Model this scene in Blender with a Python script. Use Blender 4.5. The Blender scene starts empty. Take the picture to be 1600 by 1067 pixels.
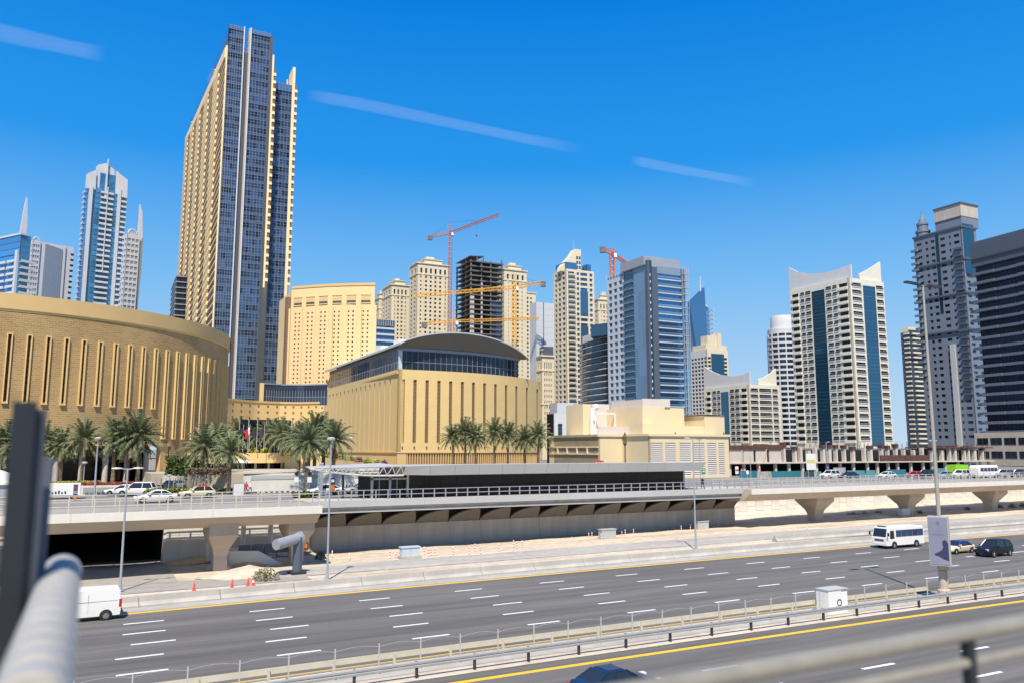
import bpy, math, random
from mathutils import Vector, Matrix
random.seed(7)
SC = bpy.context.scene
COL = SC.collection
# ------------------------------------------------------------------ camera
CAM_H = 12.0
FPX = 1244.0
PITCH = math.atan(168 / FPX)
cd = bpy.data.cameras.new('camera')
cam = bpy.data.objects.new('camera', cd); COL.objects.link(cam)
cam.location = (0, 0, CAM_H); cam.rotation_euler = (math.pi / 2 + PITCH, 0, 0)
cd.sensor_width = 36.0; cd.lens = FPX / 1600 * 36; cd.clip_start = 0.1; cd.clip_end = 30000
cd.dof.use_dof = True; cd.dof.focus_distance = 130.0; cd.dof.aperture_fstop = 0.95
SC.camera = cam
# ------------------------------------------------------------------ sky and sun
SUN_EL = math.radians(57); SUN_H = Vector((-0.05, -1.0)).normalized()   # horizontal direction towards the sun
w = bpy.data.worlds.new('World'); SC.world = w; w.use_nodes = True
nt = w.node_tree; nt.nodes.clear()
sky = nt.nodes.new('ShaderNodeTexSky'); sky.sky_type = 'NISHITA'; sky.sun_disc = False
sky.sun_elevation = SUN_EL; sky.sun_rotation = math.atan2(SUN_H.x, SUN_H.y)
sky.air_density = 1.0; sky.dust_density = 0.2; sky.ozone_density = 4.0; sky.altitude = 10
hs = nt.nodes.new('ShaderNodeHueSaturation'); hs.inputs['Saturation'].default_value = 1.22; hs.inputs['Value'].default_value = 1.0
bg = nt.nodes.new('ShaderNodeBackground'); bg.inputs['Strength'].default_value = 0.078
wo = nt.nodes.new('ShaderNodeOutputWorld')
tcw = nt.nodes.new('ShaderNodeTexCoord'); sep = nt.nodes.new('ShaderNodeSeparateXYZ'); nt.links.new(tcw.outputs['Generated'], sep.inputs[0])
rmp = nt.nodes.new('ShaderNodeValToRGB'); nt.links.new(sep.outputs[2], rmp.inputs[0])
for i, (p_, c_) in enumerate([(0.0, (5.2, 6.9, 8.5)), (.06, (4.4, 6.5, 8.6)), (.20, (1.95, 5.0, 8.9)), (.34, (.22, 3.1, 8.4)), (.52, (.0, 2.1, 7.4)), (1.0, (.0, 1.3, 5.6))]):
    e_ = rmp.color_ramp.elements[i] if i < 2 else rmp.color_ramp.elements.new(p_)
    e_.position = p_; e_.color = (c_[0] / 10, c_[1] / 10, c_[2] / 10, 1)
scl = nt.nodes.new('ShaderNodeVectorMath'); scl.operation = 'SCALE'; scl.inputs['Scale'].default_value = 10.0; nt.links.new(rmp.outputs[0], scl.inputs[0])
mxs = nt.nodes.new('ShaderNodeMix'); mxs.data_type = 'RGBA'; mxs.inputs[0].default_value = .95
nt.links.new(sky.outputs[0], hs.inputs['Color']); nt.links.new(hs.outputs[0], mxs.inputs[6]); nt.links.new(scl.outputs[0], mxs.inputs[7]); nt.links.new(mxs.outputs[2], bg.inputs['Color']); nt.links.new(bg.outputs[0], wo.inputs[0])
sl = bpy.data.lights.new('sun', 'SUN'); sl.energy = 4.9; sl.angle = math.radians(0.53); sl.color = (1.0, 0.93, 0.82)
sun = bpy.data.objects.new('sun', sl); COL.objects.link(sun)
sd = Vector((SUN_H.x * math.cos(SUN_EL), SUN_H.y * math.cos(SUN_EL), math.sin(SUN_EL)))
sun.rotation_euler = sd.to_track_quat('Z', 'Y').to_euler(); sun.location = (0, -50, 200)
SC.view_settings.view_transform = 'Standard'; SC.view_settings.look = 'None'
SC.view_settings.exposure = 0.40; SC.view_settings.gamma = 1.0; SC.view_settings.use_curve_mapping = False

# ------------------------------------------------------------------ picture point -> place
def ray(px, py):
    a = (px - 800) / FPX; b = (533.5 - py) / FPX
    c, s = math.cos(PITCH), math.sin(PITCH)
    return Vector((a, c - b * s, s + b * c))
def PZ(px, py, z=0.0):
    d = ray(px, py); return d * ((z - CAM_H) / d.z) + Vector((0, 0, CAM_H))
def PY(px, py, Y):
    d = ray(px, py); return d * (Y / d.y) + Vector((0, 0, CAM_H))
RA = math.radians(90 - 61.5)      # road frame turn
GA = math.radians(90 - 63.5)      # street grid turn
def rot2(x, y, a): return (x * math.cos(a) - y * math.sin(a), x * math.sin(a) + y * math.cos(a))
def RW(u, v, z=0.0): x, y = rot2(u, v, RA); return Vector((x, y, z))
def UV(p): return rot2(p.x, p.y, -RA)

# ------------------------------------------------------------------ materials
MATS = {}
def M(name, rgb=(.5, .5, .5), rough=.75, metal=0.0, var=.10, scale=.6, bump=0.0, stretch=None, var2=0.0, scale2=.06, stretch2=None, rnd=0.0, spec=.5, alpha=None, emit=None):
    if name in MATS: return MATS[name]
    m = bpy.data.materials.new(name); m.use_nodes = True; MATS[name] = m
    n = m.node_tree.nodes; L = m.node_tree.links; p = n['Principled BSDF']
    p.inputs['Roughness'].default_value = rough; p.inputs['Metallic'].default_value = metal
    p.inputs['Specular IOR Level'].default_value = spec
    tc = n.new('ShaderNodeTexCoord'); mp = n.new('ShaderNodeMapping'); L.new(tc.outputs['Object'], mp.inputs[0])
    if stretch: mp.inputs['Scale'].default_value = stretch
    fac = None
    def mul(a, b):
        q = n.new('ShaderNodeMath'); q.operation = 'MULTIPLY'; L.new(a, q.inputs[0])
        L.new(b, q.inputs[1]); return q.outputs[0]
    def term(sock, amt):
        q = n.new('ShaderNodeMapRange'); L.new(sock, q.inputs[0]); q.inputs[1].default_value = .25; q.inputs[2].default_value = .75
        q.inputs[3].default_value = 1 - amt; q.inputs[4].default_value = 1 + amt; return q.outputs[0]
    if var:
        t = n.new('ShaderNodeTexNoise'); t.inputs['Scale'].default_value = scale; t.inputs['Detail'].default_value = 6; t.inputs['Roughness'].default_value = .6
        L.new(mp.outputs[0], t.inputs['Vector']); fac = term(t.outputs[0], var)
        if bump:
            bp = n.new('ShaderNodeBump'); bp.inputs['Strength'].default_value = bump; bp.inputs['Distance'].default_value = .05
            L.new(t.outputs[0], bp.inputs['Height']); L.new(bp.outputs[0], p.inputs['Normal'])
    if var2:
        t2 = n.new('ShaderNodeTexNoise'); t2.inputs['Scale'].default_value = scale2; t2.inputs['Detail'].default_value = 4
        if stretch2:
            mp2 = n.new('ShaderNodeMapping'); mp2.inputs['Scale'].default_value = stretch2; L.new(tc.outputs['Object'], mp2.inputs[0]); L.new(mp2.outputs[0], t2.inputs['Vector'])
        else: L.new(tc.outputs['Object'], t2.inputs['Vector'])
        f2 = term(t2.outputs[0], var2); fac = mul(fac, f2) if fac else f2
    if rnd:
        oi = n.new('ShaderNodeObjectInfo'); q = n.new('ShaderNodeMapRange'); L.new(oi.outputs['Random'], q.inputs[0])
        q.inputs[3].default_value = 1 - rnd; q.inputs[4].default_value = 1 + rnd; fac = mul(fac, q.outputs[0]) if fac else q.outputs[0]
    if fac:
        vm = n.new('ShaderNodeVectorMath'); vm.operation = 'SCALE'; vm.inputs[0].default_value = rgb; L.new(fac, vm.inputs['Scale']); L.new(vm.outputs[0], p.inputs['Base Color'])
    else: p.inputs['Base Color'].default_value = (*rgb, 1)
    if alpha is not None: p.inputs['Alpha'].default_value = alpha
    if emit: p.inputs['Emission Color'].default_value = (*emit[0], 1); p.inputs['Emission Strength'].default_value = emit[1]
    return m
def GLASS(name, rgb, metal=.55, rough=.06, cell=None, dark=.35, rnd=.3):
    """facade glass: sky-reflecting, panes differing a little (drawn curtains, dark rooms)"""
    if name in MATS: return MATS[name]
    m = bpy.data.materials.new(name); m.use_nodes = True; MATS[name] = m
    n = m.node_tree.nodes; L = m.node_tree.links; p = n['Principled BSDF']
    p.inputs['Roughness'].default_value = rough; p.inputs['Metallic'].default_value = metal
    oi = n.new('ShaderNodeObjectInfo'); q = n.new('ShaderNodeMapRange'); L.new(oi.outputs['Random'], q.inputs[0])
    q.inputs[3].default_value = 1 - rnd; q.inputs[4].default_value = 1 + rnd; fac = q.outputs[0]
    if cell:
        tc = n.new('ShaderNodeTexCoord'); dv = n.new('ShaderNodeVectorMath'); dv.operation = 'DIVIDE'; dv.inputs[1].default_value = cell; L.new(tc.outputs['Object'], dv.inputs[0])
        fl = n.new('ShaderNodeVectorMath'); fl.operation = 'FLOOR'; L.new(dv.outputs[0], fl.inputs[0])
        ad = n.new('ShaderNodeVectorMath'); ad.operation = 'ADD'; L.new(fl.outputs[0], ad.inputs[0])
        cb = n.new('ShaderNodeCombineXYZ'); mq = n.new('ShaderNodeMath'); mq.operation = 'MULTIPLY'; mq.inputs[1].default_value = 97.0; L.new(oi.outputs['Random'], mq.inputs[0]); L.new(mq.outputs[0], cb.inputs[0]); L.new(cb.outputs[0], ad.inputs[1])
        wn = n.new('ShaderNodeTexWhiteNoise'); L.new(ad.outputs[0], wn.inputs['Vector'])
        r = n.new('ShaderNodeMapRange'); L.new(wn.outputs['Value'], r.inputs[0]); r.inputs[1].default_value = 0; r.inputs[2].default_value = 1; r.inputs[3].default_value = dark; r.inputs[4].default_value = 1.45
        mm = n.new('ShaderNodeMath'); mm.operation = 'MULTIPLY'; L.new(fac, mm.inputs[0]); L.new(r.outputs[0], mm.inputs[1]); fac = mm.outputs[0]
    vm = n.new('ShaderNodeVectorMath'); vm.operation = 'SCALE'; vm.inputs[0].default_value = rgb; L.new(fac, vm.inputs['Scale']); L.new(vm.outputs[0], p.inputs['Base Color'])
    nz = n.new('ShaderNodeTexNoise'); nz.inputs['Scale'].default_value = .35; bp = n.new('ShaderNodeBump'); bp.inputs['Strength'].default_value = .04; L.new(nz.outputs[0], bp.inputs['Height']); L.new(bp.outputs[0], p.inputs['Normal'])
    return m
SR = (.05, 1.0, 1.0)
M('asphalt', (.132, .122, .110), .9, spec=.25, var=.30, scale=1.0, stretch=SR, var2=.26, scale2=.28, stretch2=(.03, 1.0, 1.0), bump=.05)
M('asphalt_light', (.32, .29, .25), .9, var=.15, scale=.8, var2=.15)
M('asphalt_street', (.22, .20, .175), .9, var=.15, scale=.5, var2=.15)
M('paint_white', (.75, .75, .74), .6, var=.08, scale=3)
M('paint_yellow', (.80, .47, .02), .6, var=.10, scale=2)
M('sand', (.53, .44, .325), .95, var=.22, scale=.9, var2=.26, scale2=.5, stretch2=(.12, .9, 1), bump=.5)
M('sand_orange', (.62, .40, .20), .95, var=.16, scale=1.2, bump=.4)
M('earth', (.42, .36, .27), .95, var=.15, scale=.05)
M('concrete_pale', (.39, .36, .31), .85, var=.16, scale=.9, var2=.18, scale2=.4, stretch2=(.2, 1, 1), bump=.08)
M('concrete_white', (.68, .635, .55), .8, var=.06, scale=.8, var2=.07, scale2=.1)
M('concrete_grey', (.48, .42, .355), .85, var=.16, scale=1.1, stretch=(1, 1, .12), var2=.10, scale2=.2, bump=.05)
M('concrete_warm', (.48, .40, .31), .85, var=.08, scale=.6, var2=.08, scale2=.15)
M('block_cream', (.74, .69, .60), .9, var=.10, scale=1.5, rnd=.07, bump=.1)
M('steel_grey', (.42, .43, .44), .5, metal=.4, var=.06, scale=2)
M('steel_pale', (.55, .53, .48), .5, metal=.2, var=.06, scale=2)
M('steel_dark', (.05, .05, .055), .5, metal=.3, var=.1, scale=3)
M('galvanised', (.50, .50, .47), .45, metal=.5, var=.10, scale=1.5)
M('rail_beige', (.62, .56, .42), .5, metal=.2, var=.10, scale=1)
M('black_glass', (.006, .006, .008), .12, var=0, spec=.3)
M('soffit_shade_brown', (.10, .082, .065), .85, var=.1)  # shade of the vault recesses put into the colour
M('tunnel_shade_black', (.03, .03, .035), .8, var=.1)  # underpass darkness coloured into the tunnel concrete
M('panel_silver', (.47, .465, .44), .5, metal=.1, var=.05, scale=.4, rnd=.03)
M('stone_gold', (.64, .43, .18), .8, var=.05, scale=.25, var2=.06, scale2=.05)
M('stone_gold_trim', (.72, .51, .215), .75, var=.05, scale=.4)
M('stone_cream', (.76, .55, .27), .8, var=.05, scale=.3, var2=.05, scale2=.05)
M('white_wall', (.72, .68, .56), .75, var=.05, scale=.25, var2=.05, scale2=.05)
M('white_clean', (.78, .75, .69), .6, var=.04, scale=.4)
M('black', (.012, .012, .013), .7, var=0)
M('shade_black', (.012, .012, .014), .9, var=0)  # near black that gives shaded insides their darkness by colour
M('rubber', (.02, .02, .02), .85, var=.2, scale=8)
M('chrome', (.6, .6, .6), .25, metal=.9, var=0)
M('car_white', (.80, .77, .70), .3, var=0, spec=.6)
M('car_cream', (.78, .66, .42), .3, var=0)
M('car_black', (.012, .012, .014), .25, var=0)
M('car_navy', (.012, .025, .06), .2, var=0)
M('car_silver', (.45, .47, .48), .3, metal=.5, var=0)
M('car_red', (.55, .03, .03), .3, var=0)
M('car_blue', (.02, .07, .35), .3, var=0)
M('car_orange', (.75, .20, .02), .3, var=0)
GLASS('car_glass', (.03, .04, .05), metal=.3, rnd=0)
GLASS('bus_glass', (.05, .08, .16), metal=.4, rnd=.2)
M('lamp_red', (.5, .02, .02), .3, var=0)
M('lamp_clear', (.8, .8, .8), .15, var=0)
M('cone_red', (.85, .07, .05), .6, var=.1, scale=4)
M('plastic_white', (.8, .8, .8), .5, var=.05, scale=4)
M('trunk', (.20, .14, .085), .95, var=.35, scale=3, stretch=(1, 1, 3), bump=.6)
M('frond', (.135, .155, .065), .6, var=.35, scale=.8, rnd=.15)
M('frond_dry', (.34, .28, .13), .8, var=.3, scale=1.5)
M('hedge', (.06, .10, .02), .75, var=.4, scale=2.0)
M('leaf_yellow', (.36, .34, .03), .7, var=.35, scale=2)
M('leaf_dry', (.15, .15, .06), .85, var=.35, scale=3)
M('flower_red', (.5, .03, .05), .7, var=.4, scale=5)
M('flower_purple', (.22, .05, .10), .7, var=.4, scale=4)

# ------------------------------------------------------------------ mesh builder
class MB:
    def __init__(s): s.v = []; s.f = []; s.mi = []; s.T = None
    def add(s, vs, fs, mi=0):
        o = len(s.v)
        s.v += [tuple(s.T(*p)) if s.T else tuple(p) for p in vs]
        s.f += [tuple(i + o for i in f) for f in fs]; s.mi += [mi] * len(fs)
    def box(s, x0, x1, y0, y1, z0, z1, mi=0):
        x0, x1 = min(x0, x1), max(x0, x1); y0, y1 = min(y0, y1), max(y0, y1); z0, z1 = min(z0, z1), max(z0, z1)
        s.add([(x0, y0, z0), (x1, y0, z0), (x1, y1, z0), (x0, y1, z0), (x0, y0, z1), (x1, y0, z1), (x1, y1, z1), (x0, y1, z1)],
              [(0, 3, 2, 1), (4, 5, 6, 7), (0, 1, 5, 4), (1, 2, 6, 5), (2, 3, 7, 6), (3, 0, 4, 7)], mi)
    def fb(s, F, s0, s1, d0, d1, z0, z1, mi=0):          # box on a face: s along, d outwards
        t = s.T; s.T = F.tr; s.box(s0, s1, -d1, -d0, z0, z1, mi); s.T = t
    def fpoly(s, F, pts, d0, d1, mi=0):                 # upright prism on a face, pts (s, z) clockwise or not
        t = s.T; s.T = F.tr; n = len(pts)
        vs = [(a, -d1, b) for a, b in pts] + [(a, -d0, b) for a, b in pts]
        s.add(vs, [tuple(range(n)), tuple(range(2 * n - 1, n - 1, -1))] + [(i, i + n, (i + 1) % n + n, (i + 1) % n) for i in range(n)], mi); s.T = t
    def prism(s, pts, z0, z1, mi=0):                    # plan polygon
        n = len(pts)
        zb = z0 if isinstance(z0, (list, tuple)) else [z0] * n; zt = z1 if isinstance(z1, (list, tuple)) else [z1] * n
        s.add([(p[0], p[1], zb[i]) for i, p in enumerate(pts)] + [(p[0], p[1], zt[i]) for i, p in enumerate(pts)],
              [tuple(range(n - 1, -1, -1)), tuple(range(n, 2 * n))] + [(i, (i + 1) % n, (i + 1) % n + n, i + n) for i in range(n)], mi)
    def tube(s, p0, p1, r0, r1=None, n=8, mi=0, cap=True):
        p0 = Vector(p0); p1 = Vector(p1); r1 = r0 if r1 is None else r1
        ax = (p1 - p0).normalized(); a = ax.orthogonal().normalized(); b = ax.cross(a)
        vs = []
        for p, r in ((p0, r0), (p1, r1)):
            for i in range(n):
                t = 2 * math.pi * i / n; vs.append(p + a * (r * math.cos(t)) + b * (r * math.sin(t)))
        fs = [(i, (i + 1) % n, (i + 1) % n + n, i + n) for i in range(n)]
        if cap: fs += [tuple(range(n - 1, -1, -1)), tuple(range(n, 2 * n))]
        s.add(vs, fs, mi)
    def path(s, pts, r, n=6, mi=0):
        for a, b in zip(pts, pts[1:]): s.tube(a, b, r if not isinstance(r, list) else r[0], n=n, mi=mi)
    def lathe(s, prof, n=12, c=(0, 0), mi=0):           # prof: (r, z)
        vs = []; fs = []
        for r, z in prof:
            for i in range(n): t = 2 * math.pi * i / n; vs.append((c[0] + r * math.cos(t), c[1] + r * math.sin(t), z))
        for k in range(len(prof) - 1):
            for i in range(n): j = (i + 1) % n; fs.append((k * n + i, k * n + j, (k + 1) * n + j, (k + 1) * n + i))
        fs += [tuple(range(n - 1, -1, -1)), tuple(range((len(prof) - 1) * n, len(prof) * n))]
        s.add(vs, fs, mi)
    def strip(s, A, Bp, mi=0):                          # ribbon between two rows of points
        n = len(A); s.add(list(A) + list(Bp), [(i, i + 1, n + i + 1, n + i) for i in range(n - 1)], mi)
    def loft(s, rings, mi=0, caps=True, closed=True):
        n = len(rings[0]); vs = [p for r in rings for p in r]; fs = []
        for k in range(len(rings) - 1):
            for i in range(n if closed else n - 1): j = (i + 1) % n; fs.append((k * n + i, k * n + j, (k + 1) * n + j, (k + 1) * n + i))
        if caps: fs += [tuple(range(n - 1, -1, -1)), tuple(range((len(rings) - 1) * n, len(rings) * n))]
        s.add(vs, fs, mi)
    def mesh(s, name, mats, smooth=False):
        me = bpy.data.meshes.new(name); me.from_pydata(s.v, [], s.f)
        for m in (mats if isinstance(mats, (list, tuple)) else [mats]): me.materials.append(MATS[m] if isinstance(m, str) else m)
        if any(s.mi): me.polygons.foreach_set('material_index', s.mi)
        if smooth:
            me.polygons.foreach_set('use_smooth', [True] * len(me.polygons))
            try: me.set_sharp_from_angle(angle=math.radians(smooth if smooth is not True else 40))
            except Exception: pass
        me.update(); return me
    def build(s, name, mats, parent=None, loc=(0, 0, 0), rz=0.0, smooth=False):
        return put(name, s.mesh(name, mats, smooth), parent, loc, rz)
def put(name, me, parent=None, loc=(0, 0, 0), rz=0.0, rx=0.0, ry=0.0, sc=None):
    o = bpy.data.objects.new(name, me); COL.objects.link(o); o.parent = parent; o.location = loc; o.rotation_euler = (rx, ry, rz)
    if sc: o.scale = sc if isinstance(sc, tuple) else (sc, sc, sc)
    return o
def tag(o, label=None, cat=None, group=None, kind=None):
    if label: o['label'] = label
    if cat: o['category'] = cat
    if group: o['group'] = group
    if kind: o['kind'] = kind
    return o
def thing(name, label, cat, loc=(0, 0, 0), rz=0.0, group=None):
    o = bpy.data.objects.new(name, None); COL.objects.link(o); o.location = loc; o.rotation_euler = (0, 0, rz); o.empty_display_size = .5
    return tag(o, label, cat, group)
def struct(o): o['kind'] = 'structure'; return o
def copy_tree(o, parent=None, loc=None, rz=None, sc=None, label=None):
    c = o.copy(); COL.objects.link(c); c.parent = parent
    if loc is not None: c.location = loc
    if rz is not None: c.rotation_euler = (0, 0, rz)
    if sc is not None: c.scale = (sc, sc, sc)
    if label: c['label'] = label
    for ch in o.children: copy_tree(ch, c)
    return c
PC = {}
def piece(parent, name, key, fn, mats, loc, rz=0.0, smooth=False):
    k = (name, parent.name if parent else '', str(mats), key)
    if k not in PC:
        mb = MB(); fn(mb); PC[k] = mb.mesh(name, mats, smooth)
    return put(name, PC[k], parent, loc, rz)

# ------------------------------------------------------------------ the road
KW = .00037
def warp(u, v):
    u0 = 20 + (min(max(v, 36), 75) - 43) * 2.0; du = u - u0
    d = du * du if abs(du) < 62 else 62 * 62 + 124 * (abs(du) - 62)
    return v - KW * d
US = [-60 + 5 * i for i in range(24)] + [60 + 8 * i for i in range(26)] + [275 + 30 * i for i in range(22)]
def ribbon(name, v0, v1, z, mat, u0=-60, u1=900, parent=None):
    us = [u for u in US if u0 <= u <= u1]; mb = MB()
    nv = max(1, int(abs(v1 - v0) / 6)); prev = None
    for k in range(nv + 1):
        v = v0 + (v1 - v0) * k / nv; row = [(u, warp(u, v), z) for u in us]
        if prev: mb.strip(prev, row)
        prev = row
    return mb.build(name, mat, parent, rz=RA if parent is None else 0)
def RB(u, v, z=0.0): return RW(u, warp(u, v), z)
def dirv(u, v): return math.atan2(warp(u + .5, v) - warp(u - .5, v), 1.0)
# ================================================================== SETTING: ground, highway
mb = MB(); mb.add([(-6000, -6000, -.1), (9000, -6000, -.1), (9000, 97, -.1), (-6000, 97, -.1)], [(0, 1, 2, 3)])
struct(mb.build('ground', 'earth', rz=RA))
mb = MB()
mb.add([(-6000, 97.5, 5.8), (23, 97.5, 5.8), (23, 99, 5.8), (93, 99, 5.8), (93, 104, 5.8), (330, 101, 5.8), (9000, 60, 5.8), (9000, 14000, 5.8), (-6000, 14000, 5.8)], [(0, 1, 2, 3, 4, 5, 6, 7, 8)])
struct(mb.build('upper_ground', 'asphalt_street', rz=RA))
hw = struct(ribbon('highway', 44.3, 69.0, .012, 'asphalt')); hw.name = 'highway'
nr = struct(ribbon('highway_near', 8.0, 40.9, .012, 'asphalt'))
struct(ribbon('road_shoulder', 68.95, 71.4, .006, 'concrete_pale'))
struct(ribbon('median_strip', 40.7, 44.5, .03, 'sand'))
struct(ribbon('median_pavement', 42.0, 44.25, .05, 'concrete_pale'))
ribbon('yellow_line', 68.22, 68.74, .018, 'paint_yellow', parent=hw)
ribbon('yellow_line', 44.9, 45.05, .018, 'paint_yellow', parent=hw)
ribbon('yellow_line', 39.18, 39.58, .018, 'paint_yellow', parent=nr)
for par, v, u0, u1 in [(hw, 64.3, 3.7, 250), (hw, 60.6, 3.5, 250), (hw, 57.1, 3.8, 250), (hw, 53.5, 2.8, 250), (hw, 49.6, 2.7, 250), (nr, 35.25, 30.9, 160), (nr, 31.5, 38.9, 160), (nr, 27.7, 34, 100)]:
    u = u0 - 3 * 8.5
    while u < u1:
        a = dirv(u + 1.2, v)
        piece(par, 'lane_dash', 0, lambda m: m.add([(-1.3, -.13, 0), (1.3, -.13, 0), (1.3, .13, 0), (-1.3, .13, 0)], [(0, 1, 2, 3)]), 'paint_white', (u + 1.25, warp(u + 1.25, v), .019), a)
        u += 8.5
# --- verge between barrier and viaduct: sand with a track
def vz(u, v):
    t = max(0, min(1, (v - 76) / 20)); r = math.sin(u * .31 + v * .5) * .06 + math.sin(u * .83 - v * .27) * .05
    return .04 + t * (max(0, min(1, (u - 35) / 60)) * .32) + r * t * .8 + (max(0, min(1, (u - 95) / 40)) * max(0, (v - 93) / 10.5) * 1.0)
def verge(name, u0, u1, v0f, v1, mat, dz=0.0, step=2.0):
    mb = MB(); prev = None; n = max(2, int((u1 - u0) / step)); nv = 14
    rows = []
    for k in range(nv + 1):
        row = []
        for i in range(n + 1):
            u = u0 + (u1 - u0) * i / n; a = v0f(u); v = a + ((v1(u) if callable(v1) else v1) - a) * k / nv; row.append((u, v, vz(u, v) + dz))
        if rows: mb.strip(rows[-1], row)
        rows.append(row)
    return mb.build(name, mat, rz=RA, smooth=180)
struct(verge('sand_verge', -60, 420, lambda u: warp(u, 71.3), lambda u: 97.2 if u < 93 else 104.2 - (u - 93) * .012, 'sand'))
struct(verge('service_track', 17, 420, lambda u: 78.5 + (u - 45) * .02, lambda u: 84.2 + (u - 45) * .02 if u < 300 else 88, 'concrete_pale', .035))
struct(verge('slip_road', 66, 420, lambda u: warp(u, 72.3), lambda u: warp(u, 72.6) + min(1, max(0, (u - 66) / 30)) * 4.2, 'asphalt', .05))
struct(verge('side_road', -60, 20, lambda u: 75.3 + max(0, (u + 5)) * .02, lambda u: 83.5 - max(0, u) * .28, 'asphalt_light', .035))
struct(verge('underpass_road', -14, 9, lambda u: 80, 97.3, 'asphalt_light', .05))
# --- concrete barrier, cast segments
bar = thing('concrete_barrier', 'long pale concrete barrier along the far yellow line of the highway', 'barrier', (0, 0, 0), RA)
def seg(m, L=5.96):
    pr = [(-.50, 0), (-.50, .10), (-.22, .36), (-.13, .76), (.13, .76), (.22, .36), (.50, .10), (.50, 0)]
    m.loft([[(-L / 2, y, z) for y, z in pr], [(L / 2, y, z) for y, z in pr]])
u = -40.0
while u < 230:
    piece(bar, 'barrier_segment', 0, seg, 'concrete_pale', (u, warp(u, 71.6), .01), dirv(u, 71.6)); u += 6.0
bar2 = thing('concrete_barrier', 'second concrete barrier behind the slip road on the right', 'barrier', (0, 0, 0), RA)
u = 84.0
while u < 230:
    piece(bar2, 'barrier_segment', 0, seg, 'concrete_pale', (u, warp(u, 73.0) + 4.3, .08), dirv(u, 71)); u += 6.0
# --- median rails and fence
def guard_rail(label, v, post, mat, u0, u1, zc=.72, side=-1):
    t = thing('guard_rail', label, 'guard rail', RB(u0, v), RA)
    o = (u0, warp(u0, v)); us = [u for u in range(int(u0), int(u1), 4)]
    mb = MB()
    prof = [(0, -.16), (.05, -.13), (.05, -.04), (0, 0), (.05, .04), (.05, .13), (0, .16), (-.012, .16), (-.012, -.16)]
    rings = [[(u - o[0], warp(u, v) - o[1] + side * (y + .08), zc + z) for y, z in prof] for u in us]
    mb.loft(rings); mb.build('rail_beam', mat, t)
    u = u0 + 1
    while u < u1 - 2:
        piece(t, 'post', 'p', lambda m: m.box(-.06, .06, -.075, .075, -.1, .88), post, (u - o[0], warp(u, v) - o[1], 0), dirv(u, v)); u += 3.4
    return t
guard_rail('pale beige guard rail on the far side of the median', 43.5, 'rail_beige', 'rail_beige', -12, 190, side=1)
guard_rail('grey steel guard rail on dark posts along the near yellow line', 41.15, 'steel_dark', 'galvanised', 2, 190, side=-1)
fe = thing('wire_fence', 'thin white wire fence down the middle of the median', 'fence', RB(0, 42.6), RA)
fo = (0.0, warp(0, 42.6)); fp = []
u = -9.0
while u < 150:
    piece(fe, 'post', 0, lambda m: (m.box(-.03, .03, -.03, .03, 0, 1.62), m.box(-.05, .05, -.05, .05, 0, .06)), 'steel_pale', (u, warp(u, 42.6) - fo[1], .04), dirv(u, 42.6)); fp.append(u); u += 2.4
for z, sag in ((1.45, .14), (1.0, 0.0), (.55, 0.0)):
    mb = MB()
    for a, b in zip(fp, fp[1:]):
        pts = [(a + (b - a) * k / 4, warp(a + (b - a) * k / 4, 42.6) - fo[1], z + .04 + sag * (1 - (k / 2 - 1) ** 2)) for k in range(5)]
        mb.path(pts, .010, n=3)
    mb.build('wire', 'steel_pale', fe)

# ================================================================== retaining walls, viaduct, tram stop
def PV(px, py, v):
    d = ray(px, py); n = Vector(rot2(0, 1, RA)); k = v / (d.x * n.x + d.y * n.y); p = d * k; return rot2(p.x, p.y, -RA)[0], p.z + CAM_H
# right: cream block wall
rw = thing('retaining_wall', 'cream block retaining wall under the elevated road on the right', 'retaining wall', RW(93, 103.6, 0), RA - .015)
mb = MB(); mb.box(-6, 330, .25, 1.2, -.3, 5.75); mb.build('wall_core', 'concrete_warm', rw)
r = random.Random(3)
bw = 1.9
for i in range(60):
    z = 0.0 if i % 2 == 0 else -.75; x = -4 + i * bw
    while z < 5.7:
        h = min(1.5, 5.7 - z); z0 = max(z, 0); hh = z + h - z0
        if hh > .2: piece(rw, 'block', round(hh, 2), lambda m, hh=hh: m.box(.02, bw - .03, 0, .3, .02, hh - .02), 'block_cream', (x, r.uniform(-.02, .03), z0))
        z += 1.5
mb = MB()
for i in range(60, 170):
    z = 0.0 if i % 2 == 0 else -.75; x = -4 + i * bw
    while z < 5.7:
        h = min(1.5, 5.7 - z); z0 = max(z, 0)
        if z + h - z0 > .2: mb.box(x + .02, x + bw - .03, 0, .3, z0 + .02, z + h - .02)
        z += 1.5
o = mb.build('blocks_beyond', 'block_cream', rw); o['kind'] = 'stuff'
# left: underpass and wing walls
up = thing('underpass', 'dark underpass opening in a pale concrete wall below the left elevated road', 'underpass', RW(0, 93.5, 0), RA)
mb = MB(); mb.box(-60, -5.0, 0, 1, -.2, 5.75); mb.box(8.75, 22.9, 0, 1, -.2, 5.75); mb.box(-5.0, 8.75, 0, 1, 4.35, 5.75); mb.build('wall', 'concrete_white', up)
mb = MB(); mb.box(-5.0, 8.75, .05, 40, 4.36, 4.6); mb.box(-5.6, -5.0, 1, 40, -.1, 4.6); mb.box(8.75, 9.3, 1, 40, -.1, 4.6); mb.box(-5, 8.75, 39, 40, -.1, 4.6); mb.build('tunnel', 'tunnel_shade_black', up)
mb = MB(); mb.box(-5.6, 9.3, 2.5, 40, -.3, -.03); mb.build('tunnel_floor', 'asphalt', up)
mb = MB(); mb.box(-5, 8.75, -.25, .02, 4.0, 4.34); mb.build('lintel_beam', 'concrete_grey', up)
mb = MB(); mb.box(-5.0, 8.7, -.1, 0, 3.72, 3.80); mb.build('sign_strip', 'rail_beige', up)
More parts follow.
